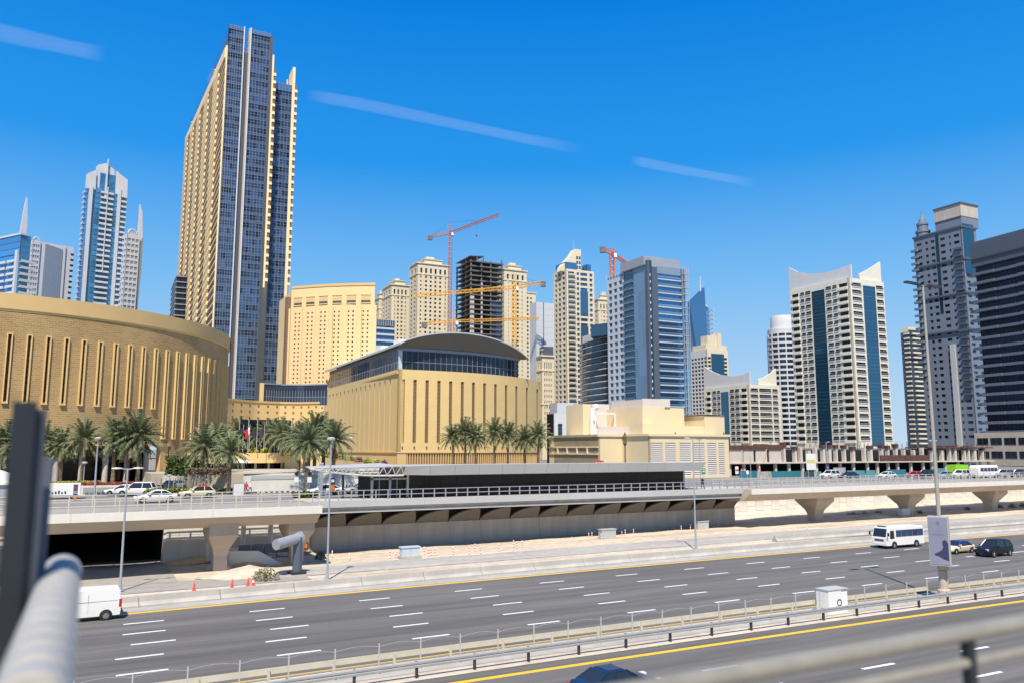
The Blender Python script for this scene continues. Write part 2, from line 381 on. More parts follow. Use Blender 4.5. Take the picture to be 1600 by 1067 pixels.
for i, (a, b) in enumerate([(9.0, 10.3), (10.35, 12.4), (12.45, 14.6), (14.65, 17.0), (17.05, 19.4), (19.45, 22)]):
    for z0, z1 in ((.05, 1.45), (1.5, 2.9), (2.95, 4.4)):
        piece(up, 'wall_panel', (round(b - a, 2), z0), lambda m, a=a, b=b, z0=z0, z1=z1: m.box(0, b - a, -.06, 0, z0, z1), 'concrete_white', (a, -.001, 0))
for x in (-12, -9.6, -7.2): piece(up, 'wall_panel', 'left', lambda m: m.box(0, 2.3, -.06, 0, .05, 4.4), 'concrete_white', (x, -.001, 0))
# --- elevated road deck
def railing(parent, u0, u1, v, z, h, sp, mat, pm=None, n=2, r=.04, pw=.05):
    mb = MB()
    for k in range(n): mb.box(u0, u1, v - r, v + r, z + h * (k + 1) / n - r, z + h * (k + 1) / n + r)
    mb.build('handrail', mat, parent)
    c = int((u1 - u0) / sp)
    for i in range(c + 1):
        piece(parent, 'railing_post', (round(h, 2), pm or mat), lambda m: m.box(-pw, pw, -.07, .07, 0, h), pm or mat, (u0 + i * sp, v, z))
def deck(label, u0, u1, va, vb, zt, pillars, ps=1.0):
    t = thing('elevated_road', label, 'viaduct', RW(u0, va, 0), RA); W = vb - va; L = u1 - u0
    mb = MB(); pr = [(-.1, zt), (-.1, zt - .62), (.35, zt - .66), (.35, zt - .7), (1.8, zt - 1.75), (W - 1.8, zt - 1.75), (W, zt - .7), (W, zt), (W - .3, zt + .05), (.3, zt + .05)]
    mb.loft([[(0, y, z) for y, z in pr], [(L, y, z) for y, z in pr]]); mb.build('girder', 'concrete_warm', t)
    c = 0.0
    while c < L - .1:
        ln = min(12.0, L - c)
        piece(t, 'parapet_panel', round(ln, 1), lambda m: m.box(.01, ln - .01, -.28, .12, zt - .64, zt + .12), 'concrete_white', (c, 0, 0)); c += 12.0
    mb = MB(); mb.box(.0, L, .4, W - .4, zt + .052, zt + .06); mb.build('carriageway', 'asphalt_light', t)
    railing(t, 0.3, L - .3, -.08, zt + .12, 1.25, 2.05, 'rail_beige' if u0 < 50 else 'steel_pale')
    railing(t, 0.3, L - .3, W - .3, zt + .05, 1.25, 2.05, 'steel_pale')
    for pu, pvv in pillars:
        x = pu - u0; y = pvv - va; mb = MB()
        def rg(hx, hy, z): return [(x - hx, y - hy, z), (x + hx, y - hy, z), (x + hx, y + hy, z), (x - hx, y + hy, z)]
        mb.loft([rg(.95 * ps, .8, -.2), rg(.95 * ps, .8, 1.5), rg(1.15 * ps, 1.1, 2.2), rg(1.9 * ps, 2.0, 3.3), rg(2.0 * ps, 2.3, 3.6), rg(2.0 * ps, 2.3, zt - 1.3)])
        pl = mb.build('pillar', 'concrete_warm', t)
    return t
deck('pale concrete elevated road with beige railing left of the tram stop', -60, 22.6, 82.6, 91.4, 6.15, [(13.35, 86.2), (-16, 86.2), (21.2, 87.2)], .68)
deck('white edged elevated road on flared pillars right of the tram stop', 88.6, 330, 88.8, 97.5, 6.0, [(108, 94.0), (131.8, 94.2), (156.8, 94.0), (182, 94), (207, 94)], 1.0)
mb = MB(); 
def rg(x, y, hx, hy, z): return [(x - hx, y - hy, z), (x + hx, y - hy, z), (x + hx, y + hy, z), (x - hx, y + hy, z)]
# --- tram stop
SU0, SU1 = 23.6, 92.6
ts = thing('tram_stop', 'long grey tram stop with dark glass hall, flat silver canopy and scalloped underside', 'tram stop', RW(SU0, 96, 0), RA)
L = SU1 - SU0
mb = MB(); mb.box(1.6, L - .4, 0, 3.0, -.3, 2.85); mb.build('base_wall', 'concrete_grey', ts)
for i in range(15):
    a = 1.62 + i * 4.45; piece(ts, 'wall_panel', 0, lambda m: m.box(.015, 4.435, -.05, 0, -.2, 2.80), 'concrete_grey', (a, 0, 0))
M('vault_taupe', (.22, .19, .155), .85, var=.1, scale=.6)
VE = -5.4
mb = MB(); mb.box(-.15, L, VE, 3.2, 5.42, 6.08); mb.build('platform_slab', 'concrete_grey', ts)
c = 0.0
while c < L - .2:
    ln = min(6.9, L - c); piece(ts, 'fascia_panel', round(ln, 1), lambda m: m.box(.006, ln - .006, -.08, 0, 5.45, 6.2), 'panel_silver', (c - .15, VE, 0)); c += 6.9
mb = MB(); mb.box(.2, L - .2, VE + .35, 2, 5.02, 5.42); mb.build('lower_fascia', 'concrete_grey', ts)
mb = MB(); mb.box(.2, L - .2, VE + .22, 2, 4.78, 5.02); mb.build('edge_beam', 'panel_silver', ts)
# scalloped vaults: ribs and shells
def rib(m):
    P = []
    for k in range(9):
        t = k / 8; P.append((-5.0 * (1 - math.cos(t * math.pi / 2)) ** .9, 2.75 + 2.03 * math.sin(t * math.pi / 2)))
    pts = P + [(.05, 4.78), (.05, 2.75)]
    n = len(pts); vs = [(-.10, y, z) for y, z in pts] + [(.10, y, z) for y, z in pts]
    m.add(vs, [tuple(range(n - 1, -1, -1)), tuple(range(n, 2 * n))] + [(i, (i + 1) % n, (i + 1) % n + n, i + n) for i in range(n)])
def shell(m):
    n = 14; A = []; Bq = []
    def P(sv_, t): return (sv_ * 4.46 + .01, -1.7 * t - .02, 2.82 + 1.62 * t)
    lo = []; hi = []
    for i in range(n + 1):
        q = i / n; t = math.sqrt(max(0, 1 - (1 - q / .84) ** 2)) ** 1.15 if q < .84 else max(0.0, 1 - ((q - .84) / .16) ** 1.5); lo.append(P(q, 0)); hi.append(P(q, t))
    m.strip(lo, hi); m.strip([(x, y + .22, z + .12) for x, y, z in hi], [(x, y + .22, z + .12) for x, y, z in lo]); m.strip(hi, [(x, y + .22, z + .12) for x, y, z in hi])
mb = MB(); mb.add([(1.2, .7, 2.80), (L - .4, .7, 2.80), (L - .4, .6, 4.76), (1.2, .6, 4.76), (L - .4, -5.0, 4.765), (1.2, -5.0, 4.765)], [(0, 1, 2, 3), (3, 2, 4, 5)]); mb.build('vault_soffit', 'soffit_shade_brown', ts)
for i in range(16):
    x = 1.2 + i * 4.48
    if i in (0, 15) and x < L: piece(ts, 'rib', 0, rib, 'concrete_grey', (x, 0, 0))
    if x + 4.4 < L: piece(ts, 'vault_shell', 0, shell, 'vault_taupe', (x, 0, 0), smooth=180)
railing(ts, .2, L - .2, VE + .25, 6.2, 1.1, 1.48, 'steel_grey')
# hall
HV = -1.0
mb = MB(); mb.box(8.4, 57.4, HV + .3, 4.2, 6.08, 8.95); mb.build('hall_core', 'black', ts)
for i in range(20):
    x = 13.2 + i * 2.21
    piece(ts, 'glass_pane', 0, lambda m: m.box(.012, 2.198, 0, .06, 6.15, 8.92), 'black_glass', (x, HV, 0))
for i, x in enumerate((8.4, 10.7)):
    piece(ts, 'door_bay', 0, lambda m: (m.box(.3, 1.9, .15, .2, 6.15, 8.8, 0), m.box(0, .25, -.05, .25, 6.1, 8.95, 1), m.box(1.02, 1.1, .08, .2, 6.15, 8.8, 1), m.box(0, 2.3, -.05, .2, 8.3, 8.5, 1)), ['black_glass', 'steel_grey'], (x, HV, 0))
mb = MB(); mb.box(13.0, 13.25, HV - .12, HV + .3, 6.1, 8.95); mb.build('end_frame', 'steel_pale', ts)
mb = MB(); mb.box(57.4, 57.7, HV - .1, 4.2, 6.1, 8.95); mb.build('end_frame', 'steel_pale', ts)
mb = MB(); mb.tube((5.3, .4, 6.0), (5.3, .4, 9.2), .14, n=10); mb.build('column', 'steel_dark', ts)
# canopy: folded plate with seams, tapering to open lattice on the left
CV0, CV1 = -4.4, 5.2
def canopy_z(x): return 9.9 + .22 * min(1, max(0, (x - 8) / 12))
n = 14; x0 = 11.5; pw = (58.2 - x0) / n
for i in range(n):
    a = x0 + i * pw; b = a + pw; za, zb = canopy_z(a), canopy_z(b); last = .9 if i == n - 1 else 0
    zl = 8.95 + (0 if i else .0)
    m = MB(); sl_ = .0
    m.add([(a + .02, CV0 + .35, 8.86 if i else 8.95), (b - .02, CV0 + .35, 8.86), (b - .02 + last, CV0, zb), (a + .02, CV0, za),
           (b - .02 + last, CV1, zb - .12), (a + .02, CV1, za - .12), (a + .02, CV1, 8.95), (b - .02, CV1, 8.95)],
          [(0, 1, 2, 3), (3, 2, 4, 5), (0, 6, 7, 1), (6, 5, 4, 7), (1, 7, 4, 2), (0, 3, 5, 6)])
    m.build('canopy_panel', 'panel_silver', ts)
# lattice wing
m = MB(); tip = (1.2, .4, 9.72); A0 = (11.5, CV0, 10.03); B0 = (11.5, CV0 + .35, 8.95)
m.add([tip, A0, (11.5, CV1, 10.25), (1.6, 4.5, 9.9), (1.25, .45, 9.62), (11.5, CV0 + .05, 9.9), (11.5, CV1, 10.1), (1.65, 4.5, 9.8)],
      [(0, 1, 2, 3), (4, 7, 6, 5), (0, 4, 5, 1), (0, 3, 7, 4)]); m.build('canopy_wing', 'panel_silver', ts)
m = MB(); N = 11
for i in range(N):
    t0, t1, tm = i / N, (i + 1) / N, (i + .5) / N
    def top(t): return Vector(tip).lerp(Vector(A0), t) + Vector((0, 0, -.08))
    def bot(t): return Vector(tip).lerp(Vector(B0), t) + Vector((0, .1, -.55 * math.sin(math.pi * t) * .6 - .05))
    m.tube(bot(t0), top(tm), .07, n=5); m.tube(top(tm), bot(t1), .07, n=5); m.tube(bot(t0), bot(t1), .11, n=6)
m.build('lattice_truss', 'steel_pale', ts)
# ================================================================== BUILDINGS
class Bld:
    def __init__(s, name, label, cat, px, py, Y, rz=GA, z0=6.0, group=None):
        p = PY(px, py, Y); s.e = thing(name, label, cat, (p.x, p.y, z0), rz, group); s.o = p; s.rz = rz; s.z0 = z0
    def loc(s, P): x, y = rot2(P.x - s.o.x, P.y - s.o.y, -s.rz); return x, y, P.z - s.z0
    def T(s, px, py, z): return s.loc(PZ(px, py, z + s.z0))[:2]
    def box(s, name, x0, x1, y0, y1, z0, z1, mat, par=None):
        m = MB(); m.box(x0, x1, y0, y1, z0, z1); return m.build(name, mat, par or s.e)
    def front(s, y=0.0): return Face(s, 0, y, 0)
    def left(s, depth, x=0.0, y=0.0): return Face(s, x, y + depth, -math.pi / 2)   # s runs back -> front
class Face:
    def __init__(s, b, ox, oy, phi): s.b = b; s.ox = ox; s.oy = oy; s.phi = phi
    def tr(s, x, y, z): a, c = rot2(x, y, s.phi); return (s.ox + a, s.oy + c, z)
    def px(s, px, py):                       # picture point -> (s, z) on this face
        b = s.b; d = ray(px, py); dx, dy = rot2(d.x, d.y, -(b.rz + s.phi))
        P0 = Vector((0, 0, CAM_H)); x, y, z = b.loc(P0); lx, ly = rot2(x - s.ox, y - s.oy, -s.phi)
        k = -ly / dy; return lx + dx * k, CAM_H + d.z * k - b.z0
    def s(self, px, py=600): return self.px(px, py)[0]
    def z(self, px, py): return self.px(px, py)[1]
def fpiece(F, name, key, fn, mats, s, z, par=None, d=0.0):
    return piece(par or F.b.e, name, key, fn, mats, F.tr(s, -d, z), F.phi)
def pane_fn(w, h, nx=2, ny=1, fr=.07, t=.06):
    def fn(m):
        m.box(0, w, 0, t, 0, h, 0)
        for i in range(nx + 1): x = w * i / nx; m.box(max(0, x - fr / 2), min(w, x + fr / 2), -.05, .0, 0, h, 1)
        for i in range(ny + 1): z = h * i / ny; m.box(0, w, -.045, .0, max(0, z - fr / 2), min(h, z + fr / 2), 1)
    return fn
def bal_fn(w, dp, h=1.05, solid=True, slab=.22, out=0.0):
    def fn(m):
        m.box(0, w, -out, dp, -slab, 0, 0)
        if solid: m.box(0, w, -out, -out + .14, 0, h, 0)
        else:
            m.box(.04, w - .04, -out + .03, -out + .06, .05, h - .06, 1); m.box(0, w, -out, -out + .08, h - .06, h, 0)
    return fn
def facade(F, s0, s1, z0, z1, cols, rows, wall, glass, frame='white_clean', depth=.5, nx=2, ny=1, name='window', wname='wall', pane=True):
    """wall with openings (cols x rows) as piers and spandrels; one window object in each opening"""
    m = MB(); e = s0
    for a, b in cols:
        if a > e + .01: m.fb(F, e, a, -depth, 0, z0, z1)
        zz = z0
        for c, d in rows:
            if c > zz + .01: m.fb(F, a, b, -depth, 0, zz, c)
            zz = d
        if z1 > zz + .01: m.fb(F, a, b, -depth, 0, zz, z1)
        e = b
    if s1 > e + .01: m.fb(F, e, s1, -depth, 0, z0, z1)
    m.build(wname, wall, F.b.e)
    if pane:
        for a, b in cols:
            for c, d in rows:
                W, Hh = round(b - a, 2), round(d - c, 2)
                fpiece(F, name, (W, Hh, nx, ny, glass, frame), pane_fn(W, Hh, nx, ny), [glass, frame], a, c, d=-depth + .02)
def rowsf(z0, n, fh, lo, hi): return [(z0 + i * fh + lo, z0 + i * fh + hi) for i in range(n)]
GLASS('glass_navy', (.085, .125, .21), cell=(1.15, 5, 1.75), dark=.35, rnd=.2)
GLASS('glass_slate', (.12, .15, .20), metal=.5, rnd=.2)
GLASS('glass_blue', (.09, .21, .36), metal=.6, rnd=.25)
GLASS('glass_dark', (.035, .05, .07), metal=.4, rnd=.7)
GLASS('glass_azure', (.07, .27, .55), metal=.40, rnd=.3)
GLASS('glass_k', (.10, .25, .42), metal=.5, rnd=.35)
GLASS('glass_night', (.025, .045, .09), metal=.45, rnd=.4)
M('band_night', (.11, .13, .175), .6, var=.06, scale=.2)
GLASS('glass_teal', (.03, .10, .16), metal=.5, rnd=.3)
GLASS('glass_sky', (.22, .36, .50), metal=.7, rnd=.2)
GLASS('glass_black', (.02, .03, .045), metal=.35, rnd=.3)
M('frame_grey', (.24, .27, .32), .5, var=0)
M('frame_dark', (.07, .075, .085), .5, var=0)
M('spandrel_grey', (.075, .105, .16), .35, metal=.3, var=0, rnd=.12)
M('hotel_cream', (.86, .67, .39), .75, var=.05, scale=.3)
M('roof_zinc', (.17, .165, .145), .6, metal=.3, var=.06, scale=.3)
M('roof_pale', (.55, .55, .53), .5, metal=.2, var=.06, scale=.3)
M('lattice_tan', (.34, .215, .105), .8, var=.15, scale=2)
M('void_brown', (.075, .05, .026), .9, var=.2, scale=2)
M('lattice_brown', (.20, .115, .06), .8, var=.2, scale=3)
M('tower_cream', (.70, .60, .42), .8, var=.05, scale=.2)
M('tower_grey', (.17, .20, .25), .7, var=.06, scale=.2)
M('slate_dark', (.085, .10, .13), .6, var=.06, scale=.2)
M('band_pale', (.60, .60, .58), .7, var=.05, scale=.3)
M('raw_concrete', (.16, .15, .14), .9, var=.2, scale=.4)
M('raw_concrete_pale', (.55, .48, .40), .9, var=.15, scale=.4)
M('rust', (.10, .045, .03), .9, var=.35, scale=.5)
M('crane_yellow', (.72, .36, .02), .6, var=.1, scale=1)
M('crane_orange', (.60, .13, .04), .6, var=.1, scale=1)
M('crane_pink', (.42, .17, .14), .6, var=.1, scale=1)
M('tower_white', (.54, .56, .59), .6, var=.04, scale=.2)
M('silver_blue', (.34, .40, .46), .4, metal=.5, var=.05, scale=.2)

# ---------------------------------------------------------------- curved mall drum
DC = Vector((-115.5, 172.3)); DR = 50.6
dm = thing('round_mall', 'big curved gold stone mall with tall narrow lattice slots', 'mall', (DC.x, DC.y, 6.0), 0)
def brick_stone():
    m = bpy.data.materials.new('stone_pattern'); MATS['stone_pattern'] = m; m.use_nodes = True
    n = m.node_tree.nodes; L = m.node_tree.links; p = n['Principled BSDF']; p.inputs['Roughness'].default_value = .85
    tc = n.new('ShaderNodeTexCoord'); sx = n.new('ShaderNodeSeparateXYZ'); L.new(tc.outputs['Object'], sx.inputs[0])
    at = n.new('ShaderNodeMath'); at.operation = 'ARCTAN2'; L.new(sx.outputs[1], at.inputs[0]); L.new(sx.outputs[0], at.inputs[1])
    mu = n.new('ShaderNodeMath'); mu.operation = 'MULTIPLY'; mu.inputs[1].default_value = DR; L.new(at.outputs[0], mu.inputs[0])
    cb = n.new('ShaderNodeCombineXYZ'); L.new(mu.outputs[0], cb.inputs[0]); L.new(sx.outputs[2], cb.inputs[1])
    br = n.new('ShaderNodeTexBrick'); br.inputs['Scale'].default_value = 1.0; br.inputs['Brick Width'].default_value = .95; br.inputs['Row Height'].default_value = .36; br.inputs['Mortar Size'].default_value = .05
    br.inputs['Color1'].default_value = (.34, .21, .085, 1); br.inputs['Color2'].default_value = (.42, .27, .112, 1); br.inputs['Mortar'].default_value = (.50, .34, .15, 1); br.inputs['Mortar Smooth'].default_value = .4
    L.new(cb.outputs[0], br.inputs['Vector'])
    nz = n.new('ShaderNodeTexNoise'); nz.inputs['Scale'].default_value = .12; nz.inputs['Detail'].default_value = 5; L.new(tc.outputs['Object'], nz.inputs['Vector'])
    mr = n.new('ShaderNodeMapRange'); mr.inputs[1].default_value = .3; mr.inputs[2].default_value = .7; mr.inputs[3].default_value = .85; mr.inputs[4].default_value = 1.2; L.new(nz.outputs[0], mr.inputs[0])
    vm = n.new('ShaderNodeVectorMath'); vm.operation = 'SCALE'; L.new(br.outputs[0], vm.inputs[0]); L.new(mr.outputs[0], vm.inputs['Scale']); L.new(vm.outputs[0], p.inputs['Base Color'])
    bp = n.new('ShaderNodeBump'); bp.inputs['Strength'].default_value = .35; bp.inputs['Distance'].default_value = .05; L.new(br.outputs['Fac'], bp.inputs['Height']); bp.invert = True; L.new(bp.outputs[0], p.inputs['Normal'])
brick_stone()
def dp(a, r, z): a = math.radians(a); return (r * math.cos(a), r * math.sin(a), z - 6.0)
def arcwall(a0, a1, r0, r1, z0, z1, step=1.0, m=None):
    m = m or MB(); n = max(1, int(abs(a1 - a0) / step + .5)); rings = []
    for i in range(n + 1):
        a = a0 + (a1 - a0) * i / n; rings.append([dp(a, r0, z0), dp(a, r1, z0), dp(a, r1, z1), dp(a, r0, z1)])
    m.loft(rings); return m
slots = [(-52 - 3.25 * 3 + 3.25 * i) for i in range(27)]
sw = .25                                   # half width in degrees
m = MB(); arcwall(-75, 40, DR, DR - 1.0, 31.1, 35.0, m=m); m.build('upper_wall', 'stone_pattern', dm, smooth=20)
m = MB()
e = -75
for a in slots:
    arcwall(e, a - sw, DR, DR - 1.0, 13.2, 31.1, m=m)
    lo = 20.0 if a < -21 else 14.4
    arcwall(a - sw, a + sw, DR, DR - 1.0, 13.2, lo, m=m); e = a + sw
arcwall(e, 60, DR, DR - 1.0, 13.2, 31.1, m=m); m.build('slotted_wall', 'stone_pattern', dm, smooth=20)
arcwall(-75, 40, DR + .25, DR - 1.0, 35.35, 38.0).build('parapet', 'stone_gold', dm, smooth=20)
arcwall(-75, 40, DR + .1, DR - 1.0, 35.0, 35.35).build('cornice_groove', 'stone_gold_trim', dm, smooth=20)
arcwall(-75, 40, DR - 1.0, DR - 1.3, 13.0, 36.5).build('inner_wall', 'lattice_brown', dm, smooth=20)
m = MB(); m.prism([dp(a, DR - .5, 0)[:2] for a in range(-75, 286, 5)], 36.5 - 6, 36.9 - 6); m.build('roof', 'stone_gold', dm)
arcwall(-17, 40, DR, DR - 1.0, 6.0, 13.2).build('lower_wall', 'stone_pattern', dm, smooth=20)
arcwall(-75, -17, DR + .1, DR - 6, 12.6, 13.2).build('overhang_soffit', 'stone_gold', dm, smooth=20)
arcwall(-75, -17, DR - 6, DR - 6.4, 6.0, 12.6).build('shop_front', 'black_glass', dm)
for a in range(-72, -16, 5):
    m = MB(); m.tube(dp(a, DR - 1.5, 5.8), dp(a, DR - 1.5, 12.7), .5, n=12); m.build('column', 'concrete_grey', dm, smooth=True)
m = MB(); m.box(-.5, .5, -1, 1, 0, 7.2); m.build('pier', 'stone_gold', dm, loc=dp(-18.5, DR - .6, 6.0), rz=math.radians(-18.5))
for a in slots:
    lo = 20.0 if a < -21 else 14.4; h = 31.1 - lo
    def frame(m, h=h):
        m.box(-.1, .35, -.42, -.26, -.2, h + .2); m.box(-.1, .35, .26, .42, -.2, h + .2); m.box(-.1, .3, -.26, .26, h, h + .2); m.box(-.1, .4, -.45, .45, -.45, -.2)
    piece(dm, 'slot_frame', h, frame, 'stone_gold_trim', dp(a, DR, lo), math.radians(a))
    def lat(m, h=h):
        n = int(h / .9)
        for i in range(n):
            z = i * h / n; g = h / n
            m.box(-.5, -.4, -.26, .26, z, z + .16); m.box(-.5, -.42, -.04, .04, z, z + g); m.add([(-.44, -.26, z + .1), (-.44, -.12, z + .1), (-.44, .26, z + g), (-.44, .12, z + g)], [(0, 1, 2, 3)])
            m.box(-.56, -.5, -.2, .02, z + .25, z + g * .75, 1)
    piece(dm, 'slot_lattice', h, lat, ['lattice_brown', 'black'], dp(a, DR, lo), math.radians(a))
for k, (a, hh, ww) in enumerate([(17.0, 2.1, .9), (19.0, .9, .5), (20.2, 1.1, .5), (21.4, .9, .5), (22.6, 1.3, .4), (23.8, .9, .5)]):
    m = MB(); m.box(0, .25, -ww / 2, ww / 2, 0, hh)
    if k: m.box(0, .24, -ww / 2 - .2, -ww / 2 + .1, hh * .5, hh * .75)
    o = m.build('sign_letter', 'lattice_brown', dm, loc=dp(a, DR + .26, 35.6), rz=math.radians(a))

# ---------------------------------------------------------------- link wing, concave with dots
lk = Bld('link_wing', 'low concave gold wall with rows of small square holes between the two malls', 'building', 497, 624, 236, z0=8.0)
LS = [(340, 626), (365, 627.5), (400, 628), (437.5, 627.8), (470, 626.5), (500, 623.5)]; LY = [214, 222, 231, 236.5, 238, 236]
P = [PY(x, y, Y) for (x, y), Y in zip(LS, LY)]; zt = sum(p.z for p in P) / len(P) - 8
pl = [lk.loc(p)[:2] for p in P]
def poly_wall(pl, z0, z1, th, mat, name, par, sub=6):
    q = []
    for a, b in zip(pl, pl[1:]):
        for k in range(sub): q.append((a[0] + (b[0] - a[0]) * k / sub, a[1] + (b[1] - a[1]) * k / sub))
    q.append(pl[-1]); m = MB(); m.loft([[(x, y, z0), (x, y + th, z0), (x, y + th, z1), (x, y, z1)] for x, y in q]); return m.build(name, mat, par, smooth=25)
poly_wall(pl, -2, zt - .35, 1.5, 'stone_gold_trim', 'wall', lk.e)
m = MB(); poly_wall([(x - .1, y - .25) for x, y in pl], zt - .35, zt + .25, 2, 'stone_gold', 'coping', lk.e)
tot = 13
for r_ in range(5):
    for i in range(tot):
        t = (i + .5) / tot * (len(pl) - 1); k = min(int(t), len(pl) - 2); f = t - k
        x = pl[k][0] + (pl[k + 1][0] - pl[k][0]) * f; y = pl[k][1] + (pl[k + 1][1] - pl[k][1]) * f; a = math.atan2(pl[k + 1][1] - pl[k][1], pl[k + 1][0] - pl[k][0])
        piece(lk.e, 'wall_hole', 0, lambda m: (m.box(-.25, .25, -.02, .1, -.25, .25), m.box(-.34, .34, -.05, .0, .25, .32)), 'lattice_brown', (x, y - .04, zt - 1.3 - r_ * 1.75), a)
P2 = [PY(x, y, Y) for x, y, Y in [(409, 604, 243), (440, 603, 248), (475, 600, 249), (512, 597, 246)]]; q = [lk.loc(p)[:2] for p in P2]; zg = sum(p.z for p in P2) / 4 - 8
poly_wall(q, zt - .2, zg, .5, 'glass_dark', 'glass_band', lk.e)
poly_wall([(x, y - .1) for x, y in q], zg, zg + .35, 1, 'frame_grey', 'glass_coping', lk.e)
poly_wall([(x, y - .08) for x, y in q], zt + 2.3, zt + 2.45, .1, 'frame_grey', 'transom', lk.e)
for i in range(25):
    t = i / 24 * 3; k = min(int(t), 2); f = t - k
    piece(lk.e, 'mullion', 0, lambda m: m.box(-.06, .06, -.12, .05, 0, 4.4), 'frame_grey', (q[k][0] + (q[k + 1][0] - q[k][0]) * f, q[k][1] + (q[k + 1][1] - q[k][1]) * f, zt))
m = MB(); m.box(-.6, .6, -.4, .6, zt, zg + .3); m.build('end_pier', 'stone_gold_trim', lk.e, loc=(q[0][0], q[0][1], 0))
# glazed entrance and terrace in front of the link
en = Bld('mall_entrance', 'gold stone terrace over a dark glazed mall entrance with planters', 'entrance', 445, 730, 152, z0=8.2)
F = en.front(); sL = F.s(300, 730); zc = F.z(445, 707); zb = F.z(445, 722.5)
m = MB(); m.fb(F, sL, 0, -12, 0, zb, zc); m.build('terrace_parapet', 'stone_gold_trim', en.e)
m = MB(); m.fb(F, sL, 0, -12, -4, -2, zb); m.build('shop_front', 'black_glass', en.e)
m = MB(); m.fpoly(F, [(0, -1), (7.5, -1), (7.5, zc - 1.8), (0, zc)], -6, 0.05); m.build('ramp_wall', 'stone_gold_trim', en.e)
for i in range(9):
    fpiece(F, 'column', 0, lambda m: m.tube((0, .8, -1), (0, .8, 3.2), .22, n=8), 'concrete_grey', sL + 1.5 + i * 2.4, 0)
m = MB(); m.fb(F, F.s(385, 690), F.s(470, 690), -11, -10, zc, zc + 6.5); m.build('upper_glazing', 'black_glass', en.e)
for i in range(7): fpiece(F, 'mullion', 'u', lambda m: m.box(-.08, .08, 9.8, 9.98, 0, 6.5), 'steel_grey', F.s(385, 690) + i * 1.7, zc)

# ---------------------------------------------------------------- box mall
bm = Bld('mall_hall', 'gold stone mall hall with lattice slots and a lens roofed glass pavilion on top', 'mall', 622, 650, 215, z0=7.4)
FF = bm.front(); dl = 62.0; FL = bm.left(dl)
sl0 = FL.s(497, 650); ztop = FL.z(619, 577.5)
# front: gentle convex arc in plan
xr = 47.0
def fy(x): t = max(0, (x - 8) / (xr - 8)); return 17.5 * t ** 2.3
def fxs(px, py):                                    # picture column -> x on the curved front
    lo, hi = -2.0, xr + 6
    for _ in range(40):
        mid = (lo + hi) / 2; p = Vector((bm.o.x, bm.o.y, 0)) + Vector((*rot2(mid, fy(mid), GA), 0)); d = ray(px, py)
        if p.x / p.y < d.x / d.y: lo = mid
        else: hi = mid
    return lo
SP = [629.4, 648, 667, 685.5, 703.7, 721.7, 738.5, 755, 771, 786, 800, 813.4, 825.4, 836.6, 846.7]
sx = [fxs(p, 640) for p in SP]; xr = fxs(853.5, 640); hw_ = .50
z_lo, z_hi = 6.3, FF.z(629, 592)
m = MB()
def curve_slab(m, a, b, z0, z1, th=1.0, off=0.0):
    n = max(1, int((b - a) / 1.5 + .5)); xs = [a + (b - a) * i / n for i in range(n + 1)]
    m.loft([[(x, fy(x) - off, z0), (x, fy(x) + th, z0), (x, fy(x) + th, z1), (x, fy(x) - off, z1)] for x in xs])
e = 0.0
for x in sx:
    curve_slab(m, e, x - hw_, 4.0, ztop); curve_slab(m, x - hw_, x + hw_, 4.0, z_lo); curve_slab(m, x - hw_, x + hw_, z_hi, ztop); e = x + hw_
curve_slab(m, e, xr, 4.0, ztop); m.build('front_wall', 'stone_gold_trim', bm.e, smooth=25)
m = MB(); curve_slab(m, 1.0, xr, -2, ztop - 1, .5, -1.1); m.build('backing_wall', 'lattice_brown', bm.e)
for x in sx:
    a = math.atan2(fy(x + .1) - fy(x - .1), .2); h = z_hi - z_lo
    def lat(m, h=h):
        n = 16; g = h / n
        for i in range(n):
            z = i * g; m.box(-.5, .5, .25, .35, z, z + .12)
            m.add([(-.5, .3, z), (-.34, .3, z), (.5, .3, z + g), (.34, .3, z + g)], [(0, 1, 2, 3)]); m.add([(.34, .3, z), (.5, .3, z), (-.34, .3, z + g), (-.5, .3, z + g)], [(0, 1, 2, 3)])
        m.box(-.5, -.42, .2, .35, 0, h); m.box(.42, .5, .2, .35, 0, h)
    piece(bm.e, 'slot_lattice', 0, lat, 'lattice_tan', (x, fy(x), z_lo), a)
    piece(bm.e, 'spot_light', 0, lambda m: m.box(-.12, .12, -.3, .02, 0, .5), 'steel_dark', (x, fy(x) - .02, 4.9), a)
m = MB(); curve_slab(m, -.1, xr + .1, 3.6, 4.0, 1, .2); m.build('string_course', 'stone_gold', bm.e)
m = MB(); curve_slab(m, 2.5, xr, -1.2, 3.6, .3, -1.5); m.build('base_wall', 'lattice_brown', bm.e)
m = MB(); curve_slab(m, -.05, 2.5, -1.2, 3.6, 1, .05); m.build('base_pier', 'stone_gold', bm.e)
x = 2.8
while x < xr:
    piece(bm.e, 'grille_bar', 0, lambda m: m.box(-.14, .14, -.1, .2, -.6, 3.6), 'stone_gold', (x, fy(x) + .1, 0)); x += .75
m = MB(); m.box(2.6, xr - 8, .3, .5, -1.2, -.6); m.build('grille_sill', 'stone_gold', bm.e)
